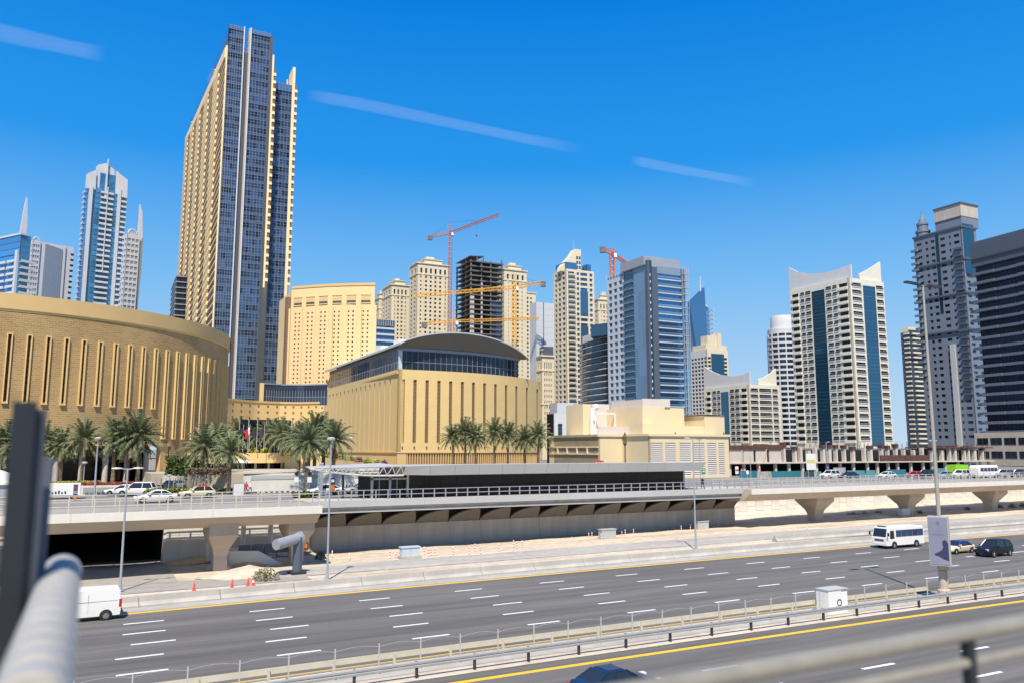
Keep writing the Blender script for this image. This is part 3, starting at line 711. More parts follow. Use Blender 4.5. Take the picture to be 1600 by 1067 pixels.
# left face with narrow reveals
tops = []
m = MB(); n = 18; e = sl0; dw = (dl - sl0) / 19.0
for i in range(n):
    c = sl0 + dw * (i + .55); m.fb(FL, e, c - .22, -1.0, 0, 4.0, ztop); m.fb(FL, c - .22, c + .22, -1, 0, z_hi - .6, ztop); e = c + .22
m.fb(FL, e, dl, -1.0, 0, 4.0, ztop); m.build('side_wall', 'stone_gold_trim', bm.e)
m = MB(); m.fb(FL, sl0, dl - .3, -1.6, -1.0, 3.8, ztop - .5); m.build('side_backing', 'stone_gold_trim', bm.e)
for i in range(n):
    c = sl0 + dw * (i + .55); fpiece(FL, 'vent_head', 0, lambda m: m.add([(-.42, -.12, 1.3), (.42, -.12, 1.3), (0, -.02, 0), (-.42, .5, 1.3), (.42, .5, 1.3)], [(0, 1, 2), (0, 2, 3), (1, 4, 2)]), 'lattice_brown', c, z_hi - .9)
m = MB(); m.fb(FL, sl0, dl + .15, -.8, .2, 3.6, 4.0); m.build('side_string_course', 'stone_gold', bm.e)
m = MB(); m.fb(FL, sl0, dl, -1.2, -.05, -2.5, 3.6); m.build('side_base', 'stone_gold_trim', bm.e)
m = MB(); m.prism([(-.4, .3)] + [(x, fy(x) + .3) for x in (8, 16, 24, 32, 40, xr - .4)] + [(xr - .5, dl), (.3, dl)], ztop - 1.2, ztop - .7); m.build('roof_deck', 'stone_gold', bm.e)
# pavilion
gz0, gz1 = ztop - .8, FF.z(625, 546.5)
px0 = .7; px1 = fxs(813, 565); gl0 = FL.s(512, 595)
FP = Face(bm, px0, 1.2, 0); FPL = Face(bm, px0, dl, -math.pi / 2)
npn = 24; ww = (px1 - px0) / npn
for i in range(npn):
    xm = px0 + ww * (i + .5); yy = 1.2 + fy(xm) * .6
    piece(bm.e, 'pavilion_pane', round(ww, 2), pane_fn(ww * 1.03, gz1 - gz0, 1, 2, .12), ['glass_black', 'frame_grey'], (px0 + ww * i, 1.2 + fy(px0 + ww * i), gz0), math.atan2(fy(px0 + ww * (i + 1)) - fy(px0 + ww * i), ww))
m = MB(); m.box(-.45, .45, -.5, .5, 0, gz1 - gz0 + .1); m.build('corner_post', 'tower_white', bm.e, loc=(px0, 1.2, gz0))
nl = 30; wl = (dl - gl0 - 1) / nl
for i in range(nl): fpiece(FPL, 'pavilion_pane', (round(wl, 2), 'L'), pane_fn(wl, gz1 - gz0, 1, 2, .14), ['glass_black', 'frame_grey'], gl0 + i * wl, gz0)
m = MB(); m.box(px0 + .6, px1 - 1, 2.2 + 17, dl - gl0, gz0, gz1); m.build('pavilion_core', 'black', bm.e)
m = MB(); curve_slab(m, px0 - .3, px1 + .4, gz1, gz1 + .7, 3, -.6); m.build('eave_beam', 'frame_grey', bm.e)
# lens roof: barrel vault, deep raked front
rx0, rx1 = px0 - 1.2, fxs(819, 549)
za = FF.z(716.7, 520.7) - .3; zl = gz1 + .5
zL = FF.z(622, 538) - .2
def arch(t):
    q = t / .44 - 1 if t < .44 else (t - .44) / .56; b0 = zL if t < .44 else zl
    return b0 + (za - b0) * max(0.0, 1 - q * q) ** .8
NA = 24; rings_f = []; rings_e = []; rings_b = []
for i in range(NA + 1):
    t = i / NA; x = rx0 + (rx1 - rx0) * t; yq = fy(max(0, min(x, px1 + 1)))
    rings_f.append((x, -2.2 + yq, arch(t))); rings_e.append((x, 1.0 + yq, zl - .05)); rings_b.append((x, dl - gl0 + 2, arch(t)))
m = MB(); m.strip(rings_f, rings_e); m.build('raked_front', 'roof_zinc', bm.e, smooth=60)
m = MB(); m.strip([(x, y, z + .35) for x, y, z in rings_f], [(x, y, z + .35) for x, y, z in rings_b]); m.strip(rings_f, [(x, y, z + .35) for x, y, z in rings_f]); m.strip([(x, y, z + .0) for x, y, z in rings_b], [(x, y, z + .35) for x, y, z in rings_b]); m.build('vault_roof', 'roof_pale', bm.e, smooth=60)
m = MB(); m.box(rx0 - .05, rx0 + .5, -2.0, dl - gl0 + 3, zL - .1, zL + .45); m.build('side_eave', 'roof_pale', bm.e)
m = MB(); m.box(px0 - .1, px0 + .4, 1.0, dl - gl0, gz1 + .01, zL - .1); m.build('side_fascia', 'roof_zinc', bm.e)
for k, (a, b, h) in enumerate([(4, 9, 1.6), (10, 14, 2.6)]):
    m = MB(); m.box(a, b, 30, 36, arch((a - rx0) / (rx1 - rx0)) , arch((a - rx0) / (rx1 - rx0)) + h); m.build('roof_plant', 'white_clean', bm.e)
# ================================================================== TOWERS
# ---------------------------------------------------------------- hotel tower
ht = Bld('hotel_tower', 'tallest tower, slanted cream side of balconies and dark blue glass front strips', 'tower', 323.6, 701, 330, z0=8.0)
F = ht.front(); FL0 = ht.left(0)
yD = -FL0.s(291, 222); FLh = ht.left(yD)
s1a, s1b = 0.35, F.s(369, 300); s2a, s2b = F.s(381.6, 300), F.s(412, 300)
SET = 5.0; F3 = Face(ht, 0, SET, 0); s3a, s3b = F3.s(424.4, 300), F3.s(450.2, 300); pe = F3.s(456.5, 300)
zt1 = F.z(348.5, 36.5); zt2 = F.z(404, 49); zt3 = F3.z(441, 131); zpier = F.z(343, 72); zback = FLh.z(291, 219)
fh = 3.62
m = MB(); WB = s2b + .2
m.loft([[(x, .55, 0), (x, yD, 0), (x, yD, zback), (x, 3.0, zpier), (x, .55, zpier)] for x in (.1, WB)]); m.build('core', 'hotel_cream', ht.e)
m = MB(); m.box(WB, pe - .2, SET + .6, yD, 0, zt3 - .5); m.build('rear_core', 'hotel_cream', ht.e)
def wrow(w, n, h):
    def fn(m):
        m.box(0, w, 0, .25, 0, 1.05, 2); m.box(0, w, .04, .25, 1.05, h, 0)
        for i in range(n + 1): x = w * i / n; m.box(max(0, x - .05), min(w, x + .05), -.06, 0.03, 0, h, 1)
        m.box(0, w, -.06, 0.03, 1.02, 1.12, 1); m.box(0, w, -.06, .03, h - .05, h + .05, 1); m.box(0, w, -.055, .03, 2.35, 2.42, 1)
    return fn
GLASS('glass_hotel', (.055, .10, .17), metal=.5, cell=(1.45, 9, 9), dark=.2, rnd=.25)
for (a, b, zt, FF_, n) in ((s1a, s1b, zt1, F, 6), (s2a, s2b, zt2, F, 6), (s3a, s3b, zt3, F3, 5)):
    k = 0
    while k * fh < zt - fh:
        fpiece(FF_, 'window_row', round(b - a, 2), wrow(b - a, n, fh), ['glass_hotel', 'frame_grey', 'spandrel_grey'], a, k * fh, d=-.3); k += 1
    m = MB(); m.fb(FF_, a, b, -.3, -.05, k * fh, zt)
    m.build('screen_glass', 'glass_sky', ht.e)
    m = MB()
    for i in range(n + 1): m.fb(FF_, a + (b - a) * i / n - .06, a + (b - a) * i / n + .06, -.04, .06, k * fh, zt + .3)
    for z in (k * fh, (k * fh + zt) / 2, zt): m.fb(FF_, a, b, -.04, .04, z - .06, z + .06)
    m.build('screen_frame', 'frame_grey', ht.e)
zf = [(s1b, s1b + .45, zt1 + .4, 0, 'tower_white'), (F.s(377.6, 300), F.s(379.8, 300), zt2 + .2, 0, 'concrete_warm'), (F.s(379.8, 300) + .01, s2a, zt2 + .6, 0, 'tower_white')]
for a, b, z, y, mt in zf:
    m = MB(); m.fb(F, a, b, -3, .45, 0, z); m.build('fin', mt, ht.e)
m = MB(); m.fb(F, s1b + .46, F.s(377.6, 300) - .01, -3, -.42, 0, zt1 - 11); m.build('recess', 'frame_dark', ht.e)
m = MB()
for z in (zt1 - 9, zt1 - 6, zt1 - 3): m.fb(F, s1b + .7, F.s(376.8, 300), -2, -1.5, z, z + .3)
m.build('bridge_bar', 'crane_pink', ht.e)
m = MB(); m.fb(F, s2b, s2b + 1.3, -6, -.1, 0, zt2 - 1); m.build('return_wall', 'frame_dark', ht.e)
p1 = F.s(415.5, 300); zp1 = F.z(424, 86); zb1 = F.z(414, 450)
m = MB(); m.fb(F, s2b + 1.3, p1 + 1.1, -5.5, .3, zb1, zp1); m.build('pier', 'hotel_cream', ht.e)
m = MB(); m.fb(F3, s3b, pe - .6, -9, .3, 0, F3.z(455, 105)); m.build('pier', 'hotel_cream', ht.e)
for k, dz in enumerate((0, 2.4, 4.6)):
    m = MB(); m.fb(F3, s3b - 2.2 + k * .8, s3b - 1.6 + k * .8, -14 + k, -13 + k, zt3 - 2, zt3 + 3 + dz); m.build('roof_fin', 'tower_white', ht.e)
nub = lambda m: (m.box(0, 1.15, -.5, 2.2, 0, 1.3, 0), m.box(0, .9, -.2, 2.2, 1.3, fh, 1))
k = int(zb1 / fh) + 1
while (k + 1) * fh < zp1 - 5: fpiece(F, 'side_balcony', 0, nub, ['hotel_cream', 'lattice_brown'], p1 + 1.1, k * fh); k += 1
k = int(F3.z(450, 440) / fh)
while (k + 1) * fh < F3.z(455, 105) - 8: fpiece(F3, 'side_balcony', 0, nub, ['hotel_cream', 'lattice_brown'], pe - .6, k * fh); k += 1
# balcony face on the left
nc = 5; cw = (yD - 1.4) / nc
def slope_z(s): y = yD - s; return zpier + (zback - zpier) * min(1, max(0, (y - 3) / (yD - 3)))
kmin = int((F.z(330, 515)) / fh) - 4
def hbal(m):
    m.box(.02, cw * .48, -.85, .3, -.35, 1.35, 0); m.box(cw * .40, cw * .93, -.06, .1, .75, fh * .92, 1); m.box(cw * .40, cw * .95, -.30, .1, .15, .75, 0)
for c in range(nc):
    s = c * cw + .1
    k = kmin
    while (k + 1.2) * fh < slope_z(s + .2):
        if k < kmin + 5:
            fpiece(FLh, 'tall_slot', 0, lambda m: m.box(cw * .45, cw * .8, -.04, .1, .0, fh * .97), ['lattice_brown'], s, k * fh)
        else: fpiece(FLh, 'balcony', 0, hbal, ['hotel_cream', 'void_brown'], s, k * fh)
        k += 1
m = MB(); m.fb(FLh, yD - 1.3, yD, -.1, .45, 0, zpier + 1); m.build('corner_pier', 'hotel_cream', ht.e)
m = MB(); m.fpoly(FLh, [(-.2, zback - 3.2), (yD - 2.5, zpier - 3.6), (yD - 2.5, zpier + 1), (-.2, zback + 1)], -.5, .8); m.build('sloping_parapet', 'hotel_cream', ht.e)
m = MB(); m.add([(0.1, 0, zt1), (0.1, .3, zpier - 2), (.1, yD - 1, zback + 2), (.1, yD - 1.5, zback + 6), (.35, 0, zt1), (.35, .3, zpier - 2), (.35, yD - 1, zback + 2), (.35, yD - 1.5, zback + 6)],
      [(0, 1, 2, 3), (7, 6, 5, 4), (0, 3, 7, 4), (3, 2, 6, 7)]); m.build('sail_screen', 'glass_sky', ht.e)

# ---------------------------------------------------------------- helpers for plain towers
def tower(name, label, cx, cy, Y, xr, xl, z0=6.0, group=None, cat='tower', rz=GA):
    """near vertical edge seen at (cx, cy) = roof corner; front goes right to xr, side goes back-left to xl"""
    b = Bld(name, label, cat, cx, cy, Y, rz=rz, z0=z0, group=group); b.Z = PY(cx, cy, Y).z - z0
    b.F = b.front(); b.W = b.F.s(xr, cy); L0 = b.left(0); b.D = -L0.s(xl, cy); b.L = b.left(b.D); return b
def core(b, mat, inset=.55, z=None, name='core', x1=None):
    m = MB(); m.box(inset, (x1 or b.W) - .05, inset, b.D - .05, 0, (z or b.Z) - .1); return m.build(name, mat, b.e)
def even(s0, s1, n, frac): w = (s1 - s0) / n; return [(s0 + w * (i + .5 - frac / 2), s0 + w * (i + .5 + frac / 2)) for i in range(n)]

# ---------------------------------------------------------------- perforated cream hotel block
eb = Bld('cream_block', 'broad cream block with paired columns of tiny holes beside the hotel tower', 'building', 586, 442.4, 290, z0=6.0)
zE = PY(586, 442.4, 290).z - 6
ep = [eb.T(x, y, zE) for x, y in [(456, 448.3), (485, 446), (514, 444), (550, 442.8), (586, 442.4)]]
def lerp_poly(pl, t):
    L = [math.hypot(b[0] - a[0], b[1] - a[1]) for a, b in zip(pl, pl[1:])]; d = t * sum(L)
    for i, l in enumerate(L):
        if d <= l or i == len(L) - 1:
            f = d / l; a, b = pl[i], pl[i + 1]; return a[0] + (b[0] - a[0]) * f, a[1] + (b[1] - a[1]) * f, math.atan2(b[1] - a[1], b[0] - a[0])
        d -= l
poly_wall(ep, 0, zE - .9, 2, 'stone_cream', 'wall', eb.e)
poly_wall([(x, y - .3) for x, y in ep], zE - .9, zE, 3, 'stone_gold', 'cornice', eb.e)
m = MB(); m.prism([(x, y + 1.6) for x, y in ep] + [(ep[-1][0], ep[-1][1] + 25), (ep[0][0], ep[0][1] + 25)], 0, zE - 1.5); m.build('body', 'stone_cream', eb.e)
ph = 6.9 * 290 / 1244
for i in range(6):
    t = (i + .55) / 6.15; x, y, a = lerp_poly(ep, t)
    w_ = 3.2
    piece(eb.e, 'roof_opening', 0, lambda m: (m.box(-1.75, 1.75, -.06, .0, 0, 2.9, 0), m.box(-1.75, 1.75, -.09, .0, 0, .9, 1), m.box(-1.9, 1.9, -.3, .0, -.25, 0, 2), m.box(-1.9, 1.9, -.22, .0, 2.9, 3.1, 2)), ['stone_gold', 'frame_dark', 'stone_cream'], (x, y, zE - 7.4), a)
    for dx, nm in ((-.13 * 16, 0), (.13 * 16, 0)):
        ca, sa = math.cos(a), math.sin(a)
        piece(eb.e, 'pilaster', 'p', lambda m: m.box(-.5, .5, -.18, 0, 0, zE - 8.5), 'stone_cream', (x + dx * 1.75 * ca, y + dx * 1.75 * sa, 0), a)
    for r_ in range(24):
        for dx in (-.85, .85):
            piece(eb.e, 'wall_hole', 0, lambda m: (m.box(-.26, .26, -.03, .05, -.28, .28, 0), m.box(-.36, .36, -.08, 0, .28, .36, 1)), ['black', 'stone_cream'], (x + dx * math.cos(a), y + dx * math.sin(a) - .02, zE - 10.6 - r_ * ph), a)
m = MB(); m.tube((ep[2][0] + 4, ep[2][1] + 8, zE), (ep[2][0] + 11, ep[2][1] + 10, zE + 1.0), .5, n=8); m.box(ep[2][0] + 8, ep[2][0] + 15, ep[2][1] + 8, ep[2][1] + 12, zE - .5, zE + 1.2); m.build('roof_plant', 'white_clean', eb.e)
m = MB(); m.box(ep[0][0] - 1.5, ep[0][0] + .2, ep[0][1] + .5, ep[0][1] + 4, 0, zE - 4); m.build('dark_joint', 'lattice_brown', eb.e)

# ---------------------------------------------------------------- cream residential towers behind
def cream_tower(label, cx, cy, Y, xr, xl, nF, nL, rows=20, crown=(.25, .8, 7), fh=3.3):
    b = tower('cream_tower', label, cx, cy, Y, xr, xl, group='cream residential towers'); core(b, 'black')
    z0 = b.Z - 9 - rows * fh
    R = rowsf(z0, rows, fh, .9, 2.5) + [(b.Z - 7.5, b.Z - 3.5)]
    facade(b.F, 0, b.W, 0, b.Z, even(1.5, b.W - 1.5, nF, .42), R, 'tower_cream', 'glass_dark', 'frame_dark', depth=.45, nx=1)
    facade(b.L, 0, b.D, 0, b.Z, even(1.0, b.D - 1, nL, .42), R, 'tower_cream', 'glass_dark', 'frame_dark', depth=.45, nx=1)
    for z, o in ((b.Z - .2, .7), (b.Z - 8.8, .4), (z0 + 6 * fh, .4)):
        b.box('cornice', -o, b.W + o, -o, b.D + o, z, z + .8, 'tower_cream')
    b.box('attic', b.W * crown[0], b.W * crown[1], 2, b.D - 2, b.Z + .6, b.Z + crown[2] * .55, 'tower_cream')
    b.box('attic_roof', b.W * crown[0] - .6, b.W * crown[1] + .6, 1.4, b.D - 1.4, b.Z + crown[2] * .55, b.Z + crown[2] * .55 + .7, 'rail_beige')
    b.box('lantern', b.W * .35, b.W * .6, b.D * .3, b.D * .6, b.Z + crown[2] * .55 + .7, b.Z + crown[2], 'tower_cream')
    for x in even(0, b.W, 3, .18): 
        m = MB(); m.fb(b.F, x[0], x[1], 0, .35, 0, b.Z - 9); m.build('pilaster', 'tower_cream', b.e)
    return b
cream_tower('cream tower half hidden behind the perforated block', 611, 445, 640, 640, 598, 4, 3, 22)
cream_tower('tall cream tower left of the pink crane mast', 652, 411, 600, 702, 640.5, 6, 2, 24)
b3 = cream_tower('cream tower right of the unfinished concrete tower, behind the yellow crane', 787, 421, 620, 823, 776, 4, 2, 24)
z3 = b3.F.z(832, 458); s3 = b3.F.s(839, 470)
b3.box('lower_wing', b3.W + .1, s3, 2, 20, 0, z3, 'tower_cream'); b3.box('wing_cornice', b3.W + .1, s3 + .5, 1.5, 20, z3, z3 + .8, 'tower_cream')
Fw = Face(b3, 0, 2, 0)
for i in range(20):
    for dx in (1.2, 4.2): fpiece(Fw, 'window', 'wing', pane_fn(1.3, 1.6, 1, 1), ['glass_dark', 'frame_dark'], b3.W + dx, z3 - 5 - i * 3.3, d=.04)
bs = cream_tower('slim cream tower low behind the blue striped block, left', 592, 466, 660, 601, 586, 2, 1, 16)
b4 = cream_tower('low cream tower in the gap left of the blue and cream tower', 846, 556, 470, 866, 838, 4, 2, 12)
b4.box('dark_top', b4.W * .25, b4.W, 1, b4.D, b4.Z + .6, b4.Z + 6, 'slate_dark')
b5 = cream_tower('cream tower in the gap left of the blue glass tower', 934, 468, 640, 958, 928, 4, 1, 14)

# ---------------------------------------------------------------- small blue and white striped block
t = tower('striped_block', 'small blue glass block with white bands behind the perforated block', 588, 508, 420, 617, 580, cat='building'); core(t, 'black')
n = 10
for i in range(n):
    z = t.Z - 2 - i * 3.3
    fpiece(t.F, 'window_row', 's', pane_fn(t.W, 2.3, 5, 1), ['glass_blue', 'frame_grey'], 0, z - 2.3, d=-.3)
    fpiece(t.F, 'floor_band', 's', lambda m: m.box(0, t.W, -.5, .4, 0, 1.0), 'tower_white', 0, z)
t.box('roof_screen', 0, t.W, 0, .4, t.Z, t.Z + 3, 'glass_slate')
for i in range(8): fpiece(t.F, 'screen_post', 0, lambda m: (m.box(-.08, .08, -.3, 0, 0, 3.2), m.box(-.08, 1.0, -.3, 0, 3.0, 3.2)), 'tower_white', t.W * i / 8, t.Z)

# ---------------------------------------------------------------- unfinished concrete tower
g = tower('unfinished_tower', 'dark unfinished concrete tower of bare floor slabs between cream towers', 735, 408, 560, 785, 713)
fhg = 3.5; nfl = 24
g.box('core_wall', g.W * .15, g.W * .92, g.D * .25, g.D * .9, 0, g.Z - 1, 'raw_concrete')
for i in range(nfl):
    z = g.Z - i * fhg; piece(g.e, 'floor_slab', 0, lambda m: (m.box(-.6, g.W + .6, -.6, g.D, -.35, 0), m.box(-.6, g.W + .6, -.65, -.5, 0, .5)), 'raw_concrete', (0, 0, z))
for x in (0.2, g.W * .33, g.W * .62, g.W - .8):
    m = MB(); m.box(x, x + .9, 0, .9, 0, g.Z + 1.2); m.build('column', 'raw_concrete', g.e)
for y in (g.D * .3, g.D * .6, g.D - 1):
    m = MB(); m.box(0, .9, y, y + .9, 0, g.Z + 1.2); m.build('column', 'raw_concrete', g.e)
for i in range(8, nfl):
    z = g.Z - i * fhg; fpiece(g.F, 'window_row', 'g', pane_fn(g.W * .34, 2.6, 4, 1), ['glass_slate', 'frame_dark'], g.W * .63, z - 3.1, d=-.3)
m = MB(); m.fb(g.F, 0, g.W * .12, -.5, .2, 0, g.Z - 24); m.build('stair_wall', 'raw_concrete_pale', g.e)
m = MB(); m.fb(g.F, g.W * .33, g.W * .38, -.5, .2, 0, g.Z - 14); m.build('hoist_tower', 'raw_concrete_pale', g.e)
gz = g.Z; m = MB(); m.box(0, .8, 8, 8.8, gz, gz + 4.2); m.build('roof_column', 'raw_concrete', g.e)
m = MB(); m.loft([[(-.5, y, gz + 3.6 + z) for y, z in ((0, -.2), (g.D, -.2), (g.D, .3), (0, .3))], [(g.W * .42, y, gz + 4.6 + z) for y, z in ((0, -.2), (g.D, -.2), (g.D, .3), (0, .3))]]); m.build('roof_slab', 'raw_concrete', g.e)
for x in (g.W * .2, g.W * .4): 
    m = MB(); m.box(x, x + .7, .2, .9, gz, gz + 4.0); m.build('roof_column', 'raw_concrete', g.e)
m = MB(); m.box(g.W - .7, g.W, 0, .7, gz, gz + 3.5); m.build('roof_column', 'raw_concrete', g.e)

# ---------------------------------------------------------------- white blank block
t = tower('white_block', 'plain white panelled block between cream tower and blue and cream tower', 838, 472, 500, 866, 828, cat='building')
t.box('body', 0, t.W, .3, t.D, 0, t.Z, 'tower_white')
for i in range(10):
    for a in (0, 1): fpiece(t.F, 'wall_panel', a, lambda m: m.box(.03 + a * t.W * .42, t.W * (.38 + a * .62) - .03, 0, .3, .03, 3.97), 'tower_white', 0, t.Z - 4 - i * 4.0)
m = MB(); m.fb(t.F, t.W * .38, t.W * .42, -.1, -.05, 0, t.Z); m.build('joint', 'frame_dark', t.e)

# ---------------------------------------------------------------- cream and blue tower with stepped crown
t = tower('cream_blue_tower', 'cream tower with blue glass bays, balconies and a curved stepped crown', 884, 420, 500, 928, 864); core(t, 'black')
fh = 3.3; nr = 26
R = rowsf(t.Z - 1 - nr * fh, nr, fh, .7, 2.7)
W = t.W
facade(t.F, 0, W, 0, t.Z, [(W * .08, W * .30), (W * .38, W * .47), (W * .51, W * .76), (W * .82, W * .94)], R, 'tower_cream', 'glass_blue', 'frame_dark', depth=.5, nx=2)
facade(t.L, 0, t.D, 0, t.Z, [(t.D * .15, t.D * .3), (t.D * .42, t.D * .6), (t.D * .72, t.D * .92)], R, 'tower_cream', 'glass_blue', 'frame_dark', depth=.5, nx=1)
for r_ in R: fpiece(t.F, 'balcony', 0, bal_fn(W * .24, .5, .9, True, .2, 1.3), ['rail_beige', 'glass_sky'], W * .07, r_[0] - .4)
for a, b_, c, d in ((.50, .77, 5, 9), (.50, .77, 12, 17)):
    z1 = t.Z - c * fh + 3; m = MB(); m.fb(t.F, W * a, W * b_, -.2, .12, t.Z - d * fh, z1); m.build('glass_bay', 'glass_blue', t.e)
m = MB(); m.fb(t.F, W * .77, W * .82, 0, .5, 0, t.Z); m.build('pilaster', 'tower_cream', t.e)
zc = t.F.z(905, 388); x0 = t.F.s(897, 395); x1 = t.F.s(911.5, 395)
m = MB(); m.fpoly(t.F, [(t.F.s(880, 408), t.Z - 1), (x1, t.Z - 1), (x1, zc), (t.F.s(903, 388), zc), (t.F.s(896, 395), zc - 5), (t.F.s(888, 402), zc - 9), (t.F.s(882, 408), t.Z + 2)], -9, -3); m.build('crown', 'tower_cream', t.e)
for i in range(3): fpiece(Face(t, 0, 3, 0), 'crown_window', 0, pane_fn(1.4, 2.0, 1, 1), ['glass_blue', 'frame_dark'], t.F.s(904, 400), t.Z + 1.5 + i * 3.2, d=.05); fpiece(Face(t, 0, 3, 0), 'crown_window', 0, pane_fn(1.4, 2.0, 1, 1), ['glass_blue', 'frame_dark'], t.F.s(908, 400), t.Z + 1.5 + i * 3.2, d=.05)
m = MB(); m.box(1, W * .45, 2, t.D - 2, t.Z, t.Z + 5); m.build('penthouse', 'glass_blue', t.e)
m = MB(); m.box(W * .8, W * .95, 2, 8, t.Z, t.Z + 5); m.build('penthouse', 'glass_blue', t.e)
m = MB(); m.tube((t.F.s(904, 380), 6, zc), (t.F.s(904, 380), 6, zc + 6), .12, n=5); m.build('mast', 'steel_pale', t.e)

# ---------------------------------------------------------------- dark blue banded block (its side faces us)
b = Bld('banded_block', 'dark blue glass apartment block with thin cream floor bands', 'building', 952, 520, 410); zt = PY(949, 505, 410).z - 6; zs = PY(922, 530, 425).z - 6
jp = [b.T(x, y, zs) for x, y in [(906, 541), (910, 537.5), (918, 534), (935, 529.5), (953, 525.5)]]
m = MB(); m.prism(jp + [(jp[-1][0] + 14, jp[-1][1] + 10), (jp[0][0] + 16, jp[0][1] + 12)], 0, zs - .3); m.build('body', 'black', b.e)
fj = 9.7 * 425 / 1244
for i in range(14):
    z = zs - i * fj; o = poly_wall([(x, y - .02) for x, y in jp], z - fj + .95, z, .3, 'glass_dark', 'window_row', b.e, 2)
    poly_wall([(x - .5, y - .7) for x, y in jp], z - .15, z + .35, 1.2, 'band_pale', 'floor_band', b.e, 2)
k = b.T(923, 508, zt); k2 = b.T(952, 504, zt)
m = MB(); m.prism([k, k2, (k2[0] + 12, k2[1] + 12), (k[0] + 12, k[1] + 14)], zs, zt); m.build('penthouse', 'glass_blue', b.e)
m = MB(); m.prism([jp[1], jp[-1], (jp[-1][0] + 12, jp[-1][1] + 10), (jp[1][0] + 14, jp[1][1] + 12)], zs + .4, zs + 4.2); m.build('penthouse_band', 'band_pale', b.e)

# ---------------------------------------------------------------- blue glass tower under construction
t = tower('blue_glass_tower', 'blue glass tower with white grid side and balconies, scaffolding on its right edge', 1012, 413, 370, 1070, 947.5)
D, W, Z = t.D, t.W, t.Z; core(t, 'glass_k'); fh = 3.36; nr = 22; zb = Z - 3 - nr * fh
R = rowsf(zb, nr, fh, .7, 2.75)
a0, a1, a2, a3 = t.L.s(948), t.L.s(973), t.L.s(990), t.L.s(1006)
facade(t.L, 0, t.L.s(974, 440), 0, Z - 1.5, even(.8, t.L.s(974, 440) - .4, 3, .62), R, 'tower_white', 'glass_k', 'frame_dark', depth=.4, nx=2)
s1, s2 = t.L.s(974, 440), t.L.s(990, 430)
for r_ in R:
    fpiece(t.L, 'window', 'kb', pane_fn(s2 - s1 - .1, 2.6, 3, 1), ['glass_k', 'frame_dark'], s1, r_[0] - .3, d=-.9)
    fpiece(t.L, 'balcony', 'kb', bal_fn(s2 - s1 - .1, 1.0, 1.0, False, .25, .7), ['steel_grey', 'glass_k'], s1, r_[0] - .4)
GLASS('glass_tower_blue', (.24, .40, .60), metal=.45, rnd=.1)
n = 7; hz = (Z + 1) / n
for i in range(n):
    for j in range(3):
        w_ = (t.L.s(1008, 425) - s2) / 3; fpiece(t.L, 'curtain_panel', 0, lambda m: m.box(.02, w_ - .02, 0, .25, .02, hz - .02), 'glass_tower_blue', s2 + j * w_, i * hz, d=.15)
m = MB(); m.fb(t.L, t.L.s(1008, 425) + .05, D + .1, -.8, .3, 0, Z + 2); m.build('dark_pier', 'slate_dark', t.e)
m = MB(); m.fb(t.F, 0, W * .10, -.8, .0, 0, Z + 2); m.build('teal_strip', 'glass_teal', t.e)
m = MB(); m.fb(t.F, W * .10, W * .24, -.8, .15, 0, Z - 1); m.build('dark_pier', 'slate_dark', t.e)
for r_ in R:
    fpiece(t.F, 'window', 'kr', pane_fn(W * .62, 2.6, 4, 1), ['glass_k', 'frame_grey'], W * .25, r_[0] - .3, d=-.6)
    fpiece(t.F, 'balcony', 'kr', bal_fn(W * .62, .6, 1.0, False, .45, .55), ['tower_white', 'glass_sky'], W * .25, r_[0] - .75)
    fpiece(t.F, 'strip_light', 0, lambda m: m.box(.0, .5, -.1, 0, 0, 1.2), 'tower_white', W * .04, r_[0])
m = MB()
for i in range(23): m.fb(t.F, W * .88, W + 1.2, -.3, 1.2, zb + i * fh - .06, zb + i * fh + .06)
for s in (W * .89, W * .95, W, W + 1.1): m.fb(t.F, s - .08, s + .08, .9, 1.1, 0, Z + 1)
m.build('scaffold', 'steel_pale', t.e)
m = MB(); m.fb(t.F, W * .88, W, -1, 0, 0, Z - 1); m.build('corner_glazing', 'glass_sky', t.e)
m = MB(); m.fb(t.F, W * .245, W * .875, -.8, -.1, zb + nr * fh - .9, Z - .2); m.build('top_band', 'silver_blue', t.e)
zq = t.F.z(1017, 402.5); xq = t.F.s(1017, 410); xe = t.F.s(1065, 410)
m = MB(); m.box(xq - 3, xe, 1.5, D * .6, Z, zq + .8); m.build('plant_room', 'steel_grey', t.e)
Fl2 = Face(t, 0, D, -math.pi / 2); z2 = t.L.z(984, 413)
m = MB(); m.fpoly(t.L, [(t.L.s(981.5, 420), Z - 1), (D - .5, Z - 1), (D - .5, zq), (t.L.s(997, 410), zq + 1), (t.L.s(982, 415), z2 + .5)], -10, -1.5); m.build('stepped_plant_room', 'steel_grey', t.e)
m = MB()
for i in range(14): m.fb(t.L, D * i / 14, D * i / 14 + .1, -.2, .1, Z - 1.5, Z + 1.8)
m.fb(t.L, 0, D, -.15, 0, Z + 1.6, Z + 1.75)
m.build('edge_scaffold', 'steel_pale', t.e)

